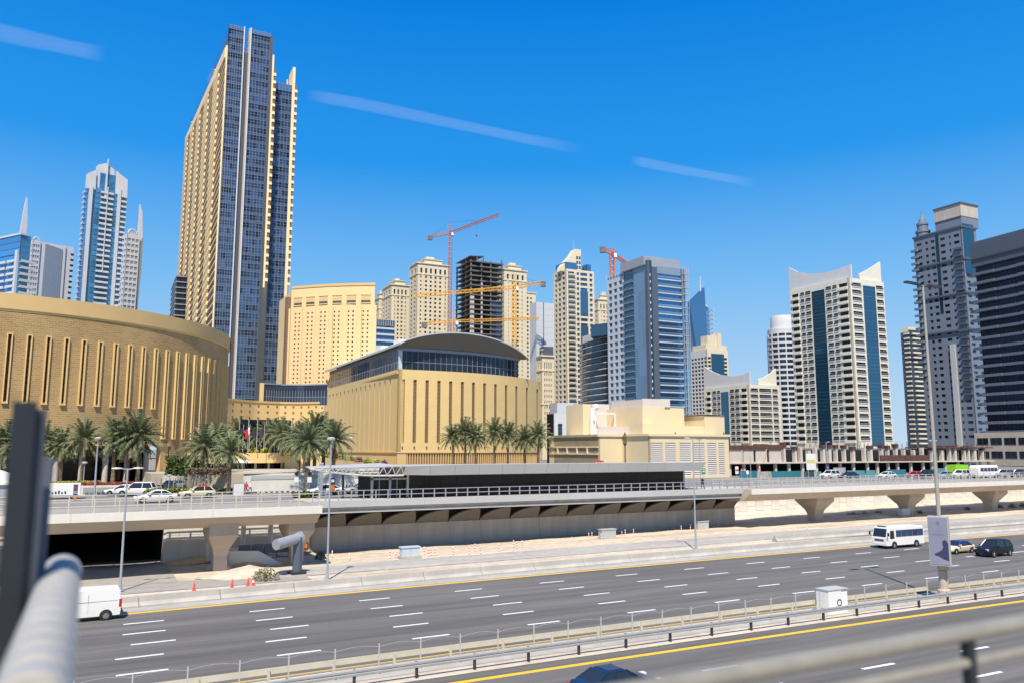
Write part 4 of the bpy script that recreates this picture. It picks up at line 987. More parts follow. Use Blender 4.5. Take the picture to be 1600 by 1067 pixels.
# ---------------------------------------------------------------- blue sail tower
t = tower('sail_tower', 'blue glass tower with pointed sail top and a white spire', 1086, 476, 600, 1106, 1072.5); W, D, Z = t.W, t.D, t.Z
t.box('body', 0, W, 0, D, 0, Z - 4, 'glass_sky'); t.box('top_band', -.4, W * .9, -.4, D + .4, Z - 1, Z + .8, 'tower_white'); t.box('upper_glass', .1, W - .1, .1, D - .1, Z - 4, Z - 1, 'glass_blue')
for i in range(18): fpiece(t.F, 'floor_line', 0, lambda m: m.box(0, W, -.15, 0, 0, .3), 'glass_blue', 0, Z - 8 - i * 3.6)
m = MB(); m.fpoly(t.F, [(t.F.s(1076, 472), t.F.z(1080, 473)), (t.F.s(1106, 520), 0), (t.F.s(1109, 520), 0), (t.F.s(1099.5, 452), t.F.z(1099.5, 450))], -2, 1.0); m.build('sail', 'glass_blue', t.e)
xs = t.F.s(1094, 440); m = MB(); m.tube((xs, 0, Z), (xs, 0, t.F.z(1094, 432)), .8, .35, n=8); m.build('spire', 'tower_white', t.e)
m = MB(); m.box(W, t.F.s(1114, 500), 4, 16, 0, t.F.z(1108, 480)); m.build('rear_wing', 'glass_sky', t.e)
for i in range(22): fpiece(t.F, 'rear_balcony', 0, lambda m: m.box(0, 1.2, -1, 6, 0, .9), 'tower_white', t.F.s(1113, 500), t.F.z(1108, 485) - i * 3.6)

# ---------------------------------------------------------------- beige stepped tower
t = tower('beige_tower', 'pale beige stepped tower with dark window rows behind the white curved block', 1104, 545, 560, 1137, 1079); core(t, 'black'); W, D, Z = t.W, t.D, t.Z
fh = 6.1 * 560 / 1244; R = rowsf(Z - 5 - 16 * fh, 16, fh, .55, 2.2)
facade(t.L, 0, D, 0, Z, even(0, D, 5, .72), R, 'band_pale', 'glass_dark', 'frame_dark', depth=.5, nx=2)
facade(t.F, 0, W, 0, Z, even(.5, W - .5, 5, .74), R, 'tower_cream', 'glass_dark', 'frame_dark', depth=.5, nx=2)
t.box('upper_block', W * .12, W * .78, 1.5, D * .5, Z, t.F.z(1112, 524), 'tower_cream'); t.box('roof_pier', W * .55, W * .72, .5, D * .4, Z, t.F.z(1126, 520.5), 'tower_cream'); t.box('attic', 0.5, W, 1.2, D * .9, Z, Z + 3.5, 'tower_cream')
m = MB(); m.fb(t.F, W * .2, W * .8, -.1, .25, Z - 22, Z - 3); m.build('glass_bay', 'glass_teal', t.e)

# ---------------------------------------------------------------- low white block with upswept roof
def swoop_building(name, label, cx, cy, Y, xr, xl, ptsL, ptsF, fh, nr, colsL, colsF, stripL, stripF, cat='tower', wallm='white_wall', base=0.0):
    t = tower(name, label, cx, cy, Y, xr, xl, cat=cat); core(t, 'black'); W, D, Z = t.W, t.D, t.Z
    zb = Z - nr * fh - 1.5; R = rowsf(zb, nr, fh, .95, 2.85)
    facade(t.L, 0, D, 0, Z, [(a * D, b * D) for a, b, k in colsL], R, wallm, 'glass_dark', 'frame_grey', depth=.9, nx=2)
    facade(t.F, 0, W, 0, Z, [(a * W, b * W) for a, b, k in colsF], R, wallm, 'glass_teal', 'frame_grey', depth=.9, nx=2)
    for FF_, cols, ln in ((t.L, colsL, D), (t.F, colsF, W)):
        for a, b, k in cols:
            for r_ in R:
                if k == 'b': fpiece(FF_, 'balcony', (round((b - a) * ln, 2), 'b'), bal_fn((b - a) * ln - .06, .8, 1.0, False, .3, .25), [wallm, 'glass_slate'], a * ln + .03, r_[0])
                elif k == 'w': fpiece(FF_, 'spandrel_box', (round((b - a) * ln, 2), 'w'), lambda m, w_=(b - a) * ln: m.box(-.15, w_ + .15, -.5, .1, 0, 1.35), wallm, a * ln, r_[0] - 1.38)
    for FF_, strips, ln in ((t.L, stripL, D), (t.F, stripF, W)):
        for a, b in strips:
            m = MB(); m.fb(FF_, a * ln, b * ln, -.3, .06, zb - 2, Z - 3); m.build('glass_strip', 'glass_teal', t.e)
            for i in range(nr * 2): fpiece(FF_, 'strip_transom', (round((b - a) * ln, 2),), lambda m, w_=(b - a) * ln: m.box(0, w_, -.14, -.05, 0, .25), 'glass_blue', a * ln, zb + i * fh / 2)
    for FF_, pts, nm in ((t.L, ptsL, 'upswept_parapet'), (t.F, ptsF, 'upswept_parapet')):
        if pts:
            pp = [FF_.px(*p) for p in pts]; pp = [(p[0], p[1]) for p in pp]
            q = []                          # smooth the top line
            for i in range(len(pp) - 1):
                for k in range(4): f = k / 4; q.append((pp[i][0] + (pp[i + 1][0] - pp[i][0]) * f, pp[i][1] + (pp[i + 1][1] - pp[i][1]) * f))
            q.append(pp[-1]); m = MB()
            d0, d1 = -2.0, -1.2
            for a, b in zip(q, q[1:]): m.fpoly(FF_, [(a[0], Z - 3), (b[0], Z - 3), b, a], d0, d1)
            m.build(nm, 'band_pale' if FF_ is t.L else wallm, t.e)
    return t
swoop_building('white_curved_block', 'low white apartment block with two upswept roof wings', 1169, 600, 430, 1218, 1099,
    [(1098, 572.4), (1110, 580), (1122, 585), (1144, 587.4), (1156, 585.5), (1168, 580)], [(1187, 592), (1198, 588), (1207, 582), (1215, 575)], 3.3, 9,
    [(.06, .16, 'w'), (.20, .29, 'b'), (.31, .38, 'b'), (.60, .69, 'b'), (.71, .80, 'b'), (.84, .96, 'w')], [(.06, .30, 'b'), (.34, .72, 'b'), (.76, .93, 'b')], [(.40, .57)], [], cat='building')
# sign letters on it are part of the block front
# ---------------------------------------------------------------- round tower
t = Bld('round_tower', 'pale grey tower with rounded balconied front left of the white tower', 'tower', 1226, 520, 480); zt = PY(1226, 520, 480).z - 6
rr = 10.0; c = t.loc(PY(1224, 520, 490))[:2]
m = MB(); m.lathe([(rr - 1.2, 0), (rr - 1.2, zt)], 32, c); m.build('drum', 'glass_slate', t.e, smooth=40)
fh = 3.3
for i in range(26):
    z = zt - 3 - i * fh
    def ring(m):
        pr = [(rr - 1.3, 0), (rr, 0), (rr, 1.25), (rr - .15, 1.25), (rr - .15, .25), (rr - 1.3, .25)]; n = 32; vs = []
        for k in range(n):
            for r_, z_ in pr: vs.append((r_ * math.cos(2 * math.pi * k / n), r_ * math.sin(2 * math.pi * k / n), z_))
        q = len(pr); m.add(vs, [(k * q + j, k * q + (j + 1) % q, ((k + 1) % n) * q + (j + 1) % q, ((k + 1) % n) * q + j) for k in range(n) for j in range(q)])
    piece(t.e, 'balcony_ring', 0, ring, 'band_pale', (c[0], c[1], z), smooth=40)
for k in range(14):
    a = 2 * math.pi * k / 14; m = MB(); m.box(-.3, .3, -.35, .35, 0, zt); m.build('pier', 'band_pale', t.e, loc=(c[0] + (rr - .3) * math.cos(a), c[1] + (rr - .3) * math.sin(a), 0), rz=a)
m = MB(); m.lathe([(rr - .5, zt), (rr - .5, zt + 3), (rr - 2.5, zt + 3), (rr - 2.5, zt + 10), (rr - 3, zt + 11.5)], 32, c); m.build('round_crown', 'band_pale', t.e, smooth=40)
m = MB(); m.box(c[0] + 4, c[0] + 9.5, c[1] - 11.5, c[1] - 4, 0, zt - 2); m.build('pale_fin', 'tower_cream', t.e)
m = MB(); m.box(c[0] + 9.5, c[0] + 17, c[1] - 11, c[1] - 4, 0, zt - 4); m.build('blue_wing', 'glass_blue', t.e)

# ---------------------------------------------------------------- big white tower
swoop_building('white_tower', 'large white apartment tower with blue glass strips and upswept roof corners', 1326, 434, 380, 1380, 1233,
    [(1229.5, 418), (1243, 424.5), (1258, 427), (1272, 427.6), (1290, 425), (1308, 420), (1326, 413)], [(1346, 427), (1356, 422.5), (1367, 416), (1378.5, 408.5)], 3.53, 22,
    [(.03, .15, 'w'), (.18, .25, 'b'), (.27, .36, 'b'), (.62, .71, 'b'), (.73, .80, 'b'), (.83, .97, 'w')], [(.08, .34, 'b'), (.77, .97, 'b')], [(.385, .60)], [(.385, .74)])

# ---------------------------------------------------------------- far brown tower behind the lamp post
t = tower('brown_tower', 'slim brown banded tower behind the median lamp post', 1420, 518, 600, 1450, 1406); core(t, 'slate_dark', z=t.Z)
fh = 3.6
for i in range(26):
    z = t.Z - 2 - i * fh; fpiece(t.F, 'floor_band', 0, lambda m: m.box(t.W * .15, t.W, -.8, .3, 0, 1.2), 'tower_cream', 0, z)
    fpiece(t.L, 'floor_band', 'l', lambda m: m.box(t.D * .45, t.D, -.8, .3, 0, 1.2), 'tower_cream', 0, z)
    fpiece(t.F, 'window_row', 'q', pane_fn(t.W, 2.3, 5, 1), ['glass_dark', 'frame_dark'], 0, z + 1.2, d=-.3)
t.box('crown', 2, t.W, 2, t.D, t.Z, t.Z + 4, 'tower_cream')

# ---------------------------------------------------------------- grey tower with spire
t = tower('spire_tower', 'dark grey tower with stepped sides, small windows and a pointed turret', 1501, 352, 380, 1524, 1426); core(t, 'black'); W, D, Z = t.W, t.D, t.Z
fh = 10.8 * 390 / 1244; nr = 30; R = rowsf(Z - 3 - nr * fh, nr, fh, 1.0, 2.4)
facade(t.L, 0, D, 0, Z, [(D * .06, D * .16), (D * .24, D * .30), (D * .36, D * .44), (D * .56, D * .66), (D * .74, D * .78), (D * .84, D * .95)], R, 'tower_grey', 'glass_dark', 'frame_dark', depth=.4, nx=2)
facade(t.F, 0, W, 0, Z, even(.3, W - .2, 2, .5), R, 'tower_grey', 'glass_dark', 'frame_dark', depth=.4, nx=1)
m = MB(); m.fb(t.L, D * .47, D * .53, -.1, .15, Z - 42, Z - 2); m.build('glass_strip', 'glass_teal', t.e)
for k, (zz, o) in enumerate(((Z - 1, .5), (Z - 17, .6), (Z - 34, .6), (Z - 52, .8))): t.box('ledge', -o, W + .2, -o, D + o, zz, zz + .9, 'slate_dark')
for i in range(20): fpiece(t.L, 'balcony', 0, lambda m: m.box(-1.5, 2.2, -1.2, .2, 0, 1.1), 'tower_grey', 0, Z - 8 - i * fh)
for i in range(22): fpiece(t.L, 'balcony', 'r', lambda m: m.box(D * .84, D * 1.0, -1.0, .2, 0, 1.0), 'slate_dark', 0, Z - 12 - i * fh)
zr = t.L.z(1480, 330); s0, s1 = t.L.s(1459, 350), t.L.s(1500, 345)
m = MB(); m.fb(t.L, s0, D, -14, -1, Z, zr - 4); m.build('upper_block', 'tower_grey', t.e)
m = MB(); m.fb(t.L, s0, D + .2, -14, -.6, zr - 4, zr + 2.2); m.build('crown_block', 'concrete_grey', t.e)
m = MB(); m.fb(t.L, s0 - .3, D + .6, -14.3, -.2, zr + 2.2, zr + 2.9); m.build('crown_cornice', 'slate_dark', t.e)
Fc = Face(t, .6, D, -math.pi / 2); fpiece(t.F, 'crown_window', 0, pane_fn(2.5, 3, 2, 2), ['glass_blue', 'frame_dark'], W * .35, zr - 1, d=.1)
m = MB(); m.fb(t.F, W * .1, W * .8, -.2, .3, Z - 24, Z + 1); m.build('blue_bay', 'glass_teal', t.e)
st = t.L.s(1435.5, 370); cx_, cy_, _ = t.L.tr(st, 3.5, 0); zs_ = t.L.z(1435, 326)
m = MB(); m.lathe([(3.2, Z - 12), (3.2, Z + 2), (3.6, Z + 2), (3.6, Z + 3), (2.6, Z + 3), (2.6, Z + 6), (2.9, Z + 6), (2.9, Z + 7), (1.9, Z + 7.4), (1.6, Z + 9), (.7, Z + 11), (.35, Z + 12), (.05, zs_)], 12, (cx_, cy_)); m.build('turret', 'tower_grey', t.e)
m = MB(); m.fb(t.L, D * .62, D * .72, -.1, .9, 0, Z - 58); m.build('pale_fin', 'roof_pale', t.e)

# ---------------------------------------------------------------- dark wide block at the right
b = Bld('dark_banded_block', 'wide dark block with long balcony bands at the right edge', 'building', 1517, 380.5, 310); zt = PY(1517, 380.5, 310).z - 6
q = b.T(1600, 358, zt); ang = math.atan2(q[1], q[0]); FS = Face(b, 0, 0, ang); LEN = math.hypot(*q) * 1.25
m = MB(); m.fb(FS, 0, LEN, -25, -1.6, 0, zt); m.build('body', 'black', b.e)
zp = FS.z(1560, 405); m = MB(); m.fb(FS, -.3, LEN, -25.2, .4, zp - 1, zt); m.build('roof_screen', 'slate_dark', b.e)
m = MB(); m.fb(FS, -.5, LEN, -24, .8, zp + 1.8, zp + 2.4); m.build('roof_line', 'frame_dark', b.e)
fh = 14.5 * 312 / 1244; k = 0; z = zp - 1
while z > 12:
    fpiece(FS, 'window_row', 'S', pane_fn(LEN, fh - 1.1, 18, 1), ['glass_night', 'frame_dark'], 0, z - fh + 1.1, d=-1.5)
    for j in range(3): fpiece(FS, 'balcony_band', j % 2, lambda m: m.box(.15, LEN / 3 - .15, (-.2 if j % 2 else -.9), 1.6, 0, 1.05), 'band_night', j * LEN / 3, z - fh)
    fpiece(FS, 'end_balcony', 0, lambda m: m.box(-2.2, .2, -.4, 2.5, 0, 1.0), 'glass_blue', 0, z - fh)
    z -= fh
zpod = FS.z(1540, 676)
m = MB(); m.fb(FS, -1.0, LEN + 4, -20, 5, 0, zpod); m.build('podium', 'concrete_warm', b.e)
for i in range(6):
    for zz in (zpod - 4.6, zpod - 9.6): fpiece(FS, 'podium_window', 0, pane_fn(4.6, 2.6, 2, 1), ['glass_black', 'frame_dark'], .2 + i * 5.6, zz, d=5.05)

# ================================================================== TOWERS AT THE LEFT
t = tower('blue_balcony_tower', 'tall blue glass tower with white fins and stacked balconies left of the hotel', 138, 290, 480, 200, 132, rz=math.radians(42)); W, D, Z = t.W, t.D, t.Z; core(t, 'glass_azure', .4)
fh = 8.75 * 480 / 1244; nr = 24; zb = Z - nr * fh
fa, fb_ = t.F.s(150, 300) , t.F.s(186, 300)
m = MB(); m.fb(t.F, t.F.s(139, 300), t.F.s(144.5, 300), -.6, 1.2, 0, Z); m.build('white_fin', 'tower_white', t.e)
m = MB(); m.fb(t.F, t.F.s(184, 300), t.F.s(189, 300), -.6, 1.2, 0, Z + 2); m.build('white_fin', 'tower_white', t.e)
for i in range(nr):
    z = zb + i * fh
    fpiece(t.F, 'window_row', 'c', pane_fn(fb_ - fa, fh - .35, 5, 1), ['glass_azure', 'frame_grey'], fa, z, d=.05)
    fpiece(t.F, 'balcony', 'c', bal_fn((fb_ - fa) * .56, .4, 1.0, True, .25, 1.2), ['tower_white', 'glass_sky'], fa + (fb_ - fa) * .2, z + .2)
    fpiece(t.F, 'balcony', 'r', bal_fn(3.6, .4, 1.0, True, .25, .7), ['tower_white', 'glass_sky'], t.F.s(189.5, 300), z + .2)
    fpiece(t.L, 'balcony', 'l', bal_fn(D * .55, .4, 1.0, True, .25, .8), ['tower_white', 'glass_sky'], .2, z + .2)
m = MB(); m.fb(t.F, (fa + fb_) / 2 - .4, (fa + fb_) / 2, .0, 1.6, Z - 16 * fh, Z + 1); m.build('centre_mullion', 'tower_white', t.e)
zc = t.F.z(166, 262); 
m = MB(); m.fpoly(t.F, [(t.F.s(135, 285), Z - 2), (t.F.s(135, 285), t.F.z(135, 272)), (t.F.s(147, 270), t.F.z(147, 267)), (t.F.s(150, 270), t.F.z(150, 267)), (t.F.s(150, 285), Z - 2)], -2, .5); m.build('shoulder', 'tower_white', t.e)
m = MB(); m.fpoly(t.F, [(t.F.s(181, 285), Z - 2), (t.F.s(181, 285), t.F.z(181, 267)), (t.F.s(187, 270), t.F.z(187, 272)), (t.F.s(199, 285), t.F.z(199, 282)), (t.F.s(200, 285), Z - 4)], -2, .5); m.build('shoulder', 'tower_white', t.e)
m = MB(); m.fpoly(t.F, [(t.F.s(152, 285), Z - 1), (t.F.s(152, 285), zc - 3), (t.F.s(154, 262), zc + 1), (t.F.s(166, 258), zc + 3), (t.F.s(180, 262), zc), (t.F.s(180, 285), Z - 1)], -6, -1); m.build('crown', 'tower_white', t.e)
m = MB(); m.fb(t.F, fa + 2, fb_ - 2, -.9, -.5, Z - 1, zc - 4); m.build('crown_glass', 'glass_azure', t.e)
xs = t.F.s(166.5, 270); m = MB(); m.fpoly(t.F, [(xs - .5, Z - 6), (xs + .8, Z - 6), (xs + .5, zc + 6), (xs + .2, t.F.z(166.5, 250))], -.6, .8); m.build('spire', 'tower_white', t.e)

def fin_tower(label, px, py, Y, xr, xl, fin, finw, flip):
    t = tower('fin_tower', label, px, py, Y, xr, xl, group='towers with a tall white fin', rz=math.radians(48)); W, D, Z = t.W, t.D, t.Z; core(t, 'silver_blue', .3)
    fh = 3.6; R = rowsf(Z - 20 * fh - 2, 20, fh, .9, 2.9)
    facade(t.F, 0, W, 0, Z, even(.3, W - .3, 3, .8), R, 'tower_white', 'glass_azure', 'frame_grey', depth=.4, nx=2)
    facade(t.L, 0, D, 0, Z, even(.5, D - .5, 3, .7), R, 'tower_white', 'glass_sky', 'frame_grey', depth=.4, nx=2)
    pp = [t.F.px(x, y) for x, y in fin]; m = MB(); m.fpoly(t.F, pp, -3.5, -1.8); m.build('fin', 'tower_white', t.e)
    m = MB()
    for k in range(7):
        a0, a1 = math.pi * k / 7, math.pi * (k + 1) / 7; r_ = W * .33
        m.tube((W * .5 - r_ * math.cos(a0), 2, Z + 1 + r_ * 1.0 * math.sin(a0)), (W * .5 - r_ * math.cos(a1), 2, Z + 1 + r_ * math.sin(a1)), .5, n=6)
    m.build('crown_ring', 'tower_white', t.e)
    for k in range(5): x = W * (.22 + .14 * k); m = MB(); m.box(x, x + .5, 2, 2.6, Z, Z + W * .3 * math.sin(math.pi * (.12 + .19 * k))); m.build('crown_bar', 'tower_white', t.e)
    m = MB(); m.tube((W * .1, 2, Z + W * .4), (W * 1.05, 2, Z + W * .28), .3, n=5); m.build('crown_boom', 'tower_white', t.e)
    return t
v2 = fin_tower('white fin tower at the far left behind the blue block', 52, 375, 500, 64, 43.5, [(33, 400), (33, 362), (40, 322), (43.5, 307), (44.5, 312), (44.5, 345), (42, 372)], 1, False)
W2 = v2.F.s(103, 400); zz = v2.F.z(90, 382)
m = MB(); m.box(v2.W + .1, W2, 1, 20, 0, zz); m.build('slab_wing', 'tower_white', v2.e)
for i in range(8):
    m = MB(); w_ = (W2 - v2.W - 5) / 8; m.fb(v2.F, v2.W + 3 + i * w_ + .03, v2.W + 3 + (i + 1) * w_ - .03, -.9, -.6 + .25 * math.sin(math.pi * (i + .5) / 8), 0, zz - 1 - i * .25); m.build('curtain_panel', 'silver_blue', v2.e)
m = MB(); m.box(W2 + .05, v2.F.s(116.5, 400), 2, 16, 0, v2.F.z(110, 385)); m.build('end_wing', 'tower_white', v2.e)
for i in range(12): fpiece(v2.F, 'end_window', 0, pane_fn(2.0, 1.2, 1, 1), ['glass_dark', 'frame_dark'], v2.F.s(112, 400), v2.F.z(110, 398) - i * 3.7, d=-1.9)
v4 = fin_tower('white fin tower peeking out right of the blue balcony tower', 199, 365, 490, 219, 188, [(216, 385), (219.5, 345), (221, 318.5), (224.5, 330), (225, 380), (222, 400)], 1, True)
m = MB(); m.fpoly(v4.F, [(v4.W, 0), (v4.W, v4.F.z(219, 385)), (v4.F.s(224.5, 380), v4.F.z(224, 368)), (v4.F.s(222, 420), v4.F.z(222, 420)), (v4.F.s(217, 470), v4.F.z(217, 470)), (v4.F.s(217, 480), 0)], -6, -1); m.build('glass_flank', 'silver_blue', v4.e)
# blue block at the left edge
t = tower('blue_block', 'blue glass block with white balconies at the left edge of the skyline', 33, 366, 420, 50, -14, cat='building', rz=math.radians(62)); W, D, Z = t.W, t.D, t.Z; core(t, 'glass_azure', .3)
for i in range(3): fpiece(t.L, 'top_window_row', 0, pane_fn(D, 3.2, 6, 1), ['glass_azure', 'frame_grey'], 0, Z - 4 - i * 3.4, d=.02)
t.box('roof_edge', -.4, W * .5, -.4, D, Z - .3, Z + .7, 'tower_white')
for i in range(14):
    z = Z - 15 - i * 3.5
    for j in range(3): fpiece(t.L, 'balcony', 0, bal_fn(D * .26, .4, 1.0, True, .3, 1.2), ['tower_white', 'glass_sky'], D * (.06 + .31 * j), z)
    fpiece(t.F, 'balcony', 0, bal_fn(W * .75, .4, 1.0, True, .3, 1.0), ['tower_white', 'glass_sky'], W * .1, z)
m = MB(); m.fb(t.L, D - 2.5, D - .6, -.2, 1.0, 0, Z - 9); m.build('white_fin', 'tower_white', t.e)
# sliver beside the hotel
t = tower('dark_curved_tower', 'narrow dark blue sliver of tower peeking out left of the hotel balconies', 276, 430, 470, 300, 269); core(t, 'glass_dark', .2)
for i in range(22):
    fpiece(t.F, 'floor_band', 0, lambda m: m.box(-.3, t.W, -.35, .2, 0, .6), 'silver_blue', 0, t.Z - 1 - i * 3.4); fpiece(t.L, 'floor_band', 'l', lambda m: m.box(0, t.D + .3, -.35, .2, 0, .6), 'silver_blue', 0, t.Z - 1 - i * 3.4)

# ================================================================== mechanical block right of the mall
mbk = Bld('plant_building', 'windowless cream service building with louvred panels and rooftop blocks', 'building', 1014, 676, 172, z0=5.8)
F = mbk.front(); zt = F.z(1014, 677); W = F.s(1138.5, 690); L0 = mbk.left(0); y1 = -L0.s(973, 690); L1 = mbk.left(y1)
M('service_cream', (.70, .565, .35), .8, var=.04, scale=.3, var2=.04)
M('louvre', (.62, .56, .50), .7, var=.04)
zl0, zl1 = F.z(1014, 744), F.z(1020, 691)
pan = [(887, 980), (996, 1080), (1110, 1196), (1216, 1306), (1326, 1397), (1412, 1460)]
cols = [(F.s(840 + a / 5, 700), F.s(840 + b / 5, 700)) for a, b in pan]
facade(F, 0, W, -.5, zt - .5, cols, [(zl0, zl1)], 'service_cream', 'louvre', depth=.35, pane=False)
for a, b_ in cols:
    m = MB(); m.fb(F, a, b_, -.36, -.3, zl0, zl1); m.build('louvre_back', 'lattice_brown', mbk.e)
    n = 17
    for i in range(n):
        h = (zl1 - zl0) / n; fpiece(F, 'louvre_blade', (round(b_ - a, 2),), lambda m, w_=b_ - a: m.add([(0, 0, 0), (w_, 0, 0), (w_, .24, h * .75), (0, .24, h * .75), (0, .04, -.03), (w_, .04, -.03), (w_, .28, h * .72), (0, .28, h * .72)], [(0, 1, 2, 3), (7, 6, 5, 4), (0, 4, 5, 1), (3, 2, 6, 7)]), 'louvre', a, zl0 + i * h + .04)
mbk.box('body', .4, W - .05, .4, 30, -.5, zt - .6, 'service_cream')
mbk.box('cornice', -.35, W + .35, -.35, 30, zt - .5, zt, 'service_cream')
# recess and left wing
m = MB(); m.fb(L1, 0, y1, -.4, 0, -.5, zt - .55); m.build('recess_wall', 'service_cream', mbk.e)
F2 = Face(mbk, 0, y1, 0); xl = F2.s(935, 690)
m = MB(); m.fb(F2, xl, -.05, -20, 0, -.5, zt - .5); m.build('wing', 'service_cream', mbk.e)
m = MB(); m.fb(F2, xl - .3, -.06, -20, .3, zt - .49, zt); m.build('wing_cornice', 'service_cream', mbk.e)
Ly = Face(mbk, xl, y1, -math.pi / 2); yb = -Ly.s(858, 690)
L3 = Face(mbk, xl, y1 + yb, -math.pi / 2)
m = MB(); m.fb(L3, 0, yb, -.4, 0, -.5, zt - .52); m.build('side_wall', 'service_cream', mbk.e)
m = MB(); m.fb(L3, 0, yb, -.4, .3, zt - .5, zt - .02); m.build('side_cornice', 'service_cream', mbk.e)
za, zb_ = L3.z(900, 698), L3.z(900, 708.5)
for zz in (za, zb_):
    m = MB(); m.fb(L3, 0, yb, 0, .25, zz - .15, zz + .15); m.build('ledge', 'service_cream', mbk.e)
for i in range(4):
    fpiece(L3, 'bracket', 0, lambda m: m.box(-.2, .2, -.3, 0, 0, abs(za - zb_)), 'service_cream', yb * (.2 + .2 * i), min(za, zb_))
# rooftop
zu = F.z(1014, 664); m = MB()
a = [(935, 980), ]
def rb(name, x0, x1, py0, y0, y1_, yy, mat='service_cream', zlo=None):
    FX = Face(mbk, 0, y0, 0); m = MB(); m.box(FX.s(x0, py0), FX.s(x1, py0), y0, y1_, zlo if zlo is not None else zt - .1, FX.z((x0 + x1) / 2, yy)); return m.build(name, mat, mbk.e)
rb('upper_block', 1004, 1039, 650, 9, 24, 635)
rb('upper_block', 1039.1, 1069, 650, 9.6, 24, 637)
for k, (x0, x1, y0) in enumerate([(955, 1004, 9.5)]):
    FX = Face(mbk, 0, y0, 0); x4 = FX.s(1004, 650); Lz = Face(mbk, x4, y0 - .1, -math.pi / 2); yb2 = -Lz.s(955, 650); L4 = Face(mbk, x4, y0 - .1 + yb2, -math.pi / 2)
    m = MB(); m.fb(L4, 0, yb2 - .1, -6, .1, zt - .2, L4.z(1000, 636)); m.build('side_block', 'service_cream', mbk.e)
    m = MB()
    n = 22
    for i in range(n): m.fb(L4, yb2 * i / n + .02, yb2 * (i + 1) / n - .02, -.3, -.05, L4.z(1000, 636), L4.z(1000, 623.5))
    m.build('ribbed_screen', 'louvre', mbk.e)
FX = Face(mbk, 0, 9.3, 0); n = 16; xa, xb = FX.s(1004, 630), FX.s(1047, 630); z1, z2 = FX.z(1010, 635), FX.z(1010, 622.5)
for i in range(n): fpiece(FX, 'screen_panel', 0, lambda m: m.box(.02, (xb - xa) / n - .02, 0, .25, 0, z2 - z1), 'louvre', xa + (xb - xa) * i / n, z1 + .01)
rb('low_block', 1004, 1040, 665, 4, 9, 662); rb('low_block', 1040.1, 1101, 668, 5, 20, 665)
rb('stair_block', 1101.2, 1132, 660, 5, 14, 649); rb('stair_cap', 1100, 1133, 650, 4.7, 14.3, 647.5, 'stone_gold_trim', FX.z(1116, 649))
FX = Face(mbk, 0, y1 + 1, 0); xa, xb = FX.s(935, 670), FX.s(1003, 670); z1 = zt; z2 = FX.z(960, 666)
n = 20
for i in range(n): fpiece(FX, 'screen_panel', 1, lambda m: m.box(.02, (xb - xa) / n - .02, 0, .25, 0, z2 - z1), 'louvre', xa + (xb - xa) * i / n, z1 + .01)
FX = Face(mbk, 0, y1 + 12, 0); m = MB(); xa = FX.s(926, 650)
m.tube((xa, y1 + 12, zt), (xa, y1 + 12, FX.z(926, 637)), .7, n=12); m.tube((xa, y1 + 12, FX.z(926, 637)), (xa + 1.2, y1 + 12, FX.z(926, 635)), .75, n=12); m.build('exhaust_pipe', 'white_clean', mbk.e, smooth=40)
m = MB(); 
for x in (923, 938, 953): m.box(FX.s(x, 650), FX.s(x, 650) + .25, y1 + 10, y1 + 10.25, zt, FX.z(x, 645))
m.box(FX.s(921, 650), FX.s(954, 650), y1 + 10, y1 + 10.3, FX.z(930, 647), FX.z(930, 647) + .3); m.build('pipe_frame', 'white_clean', mbk.e)
rb('back_block', 911, 930, 650, y1 + 14, y1 + 22, 631); rb('back_screen', 930.2, 952, 640, y1 + 14, y1 + 15, 631, 'louvre')
# low grey building behind it
t = tower('low_grey_block', 'low pale grey block with dark tall windows beside the gold mall hall', 866, 645, 260, 912, 852, cat='building')
core(t, 'black'); facade(t.F, 0, t.W, 0, t.Z, even(.5, t.W - .5, 3, .5), [(2, t.Z - 3.4)], 'band_pale', 'glass_dark', 'frame_dark', depth=.4)
t.box('tank_screen', t.W * .15, t.W * .72, 1, 6, t.Z, t.Z + 3.5, 'tower_white')

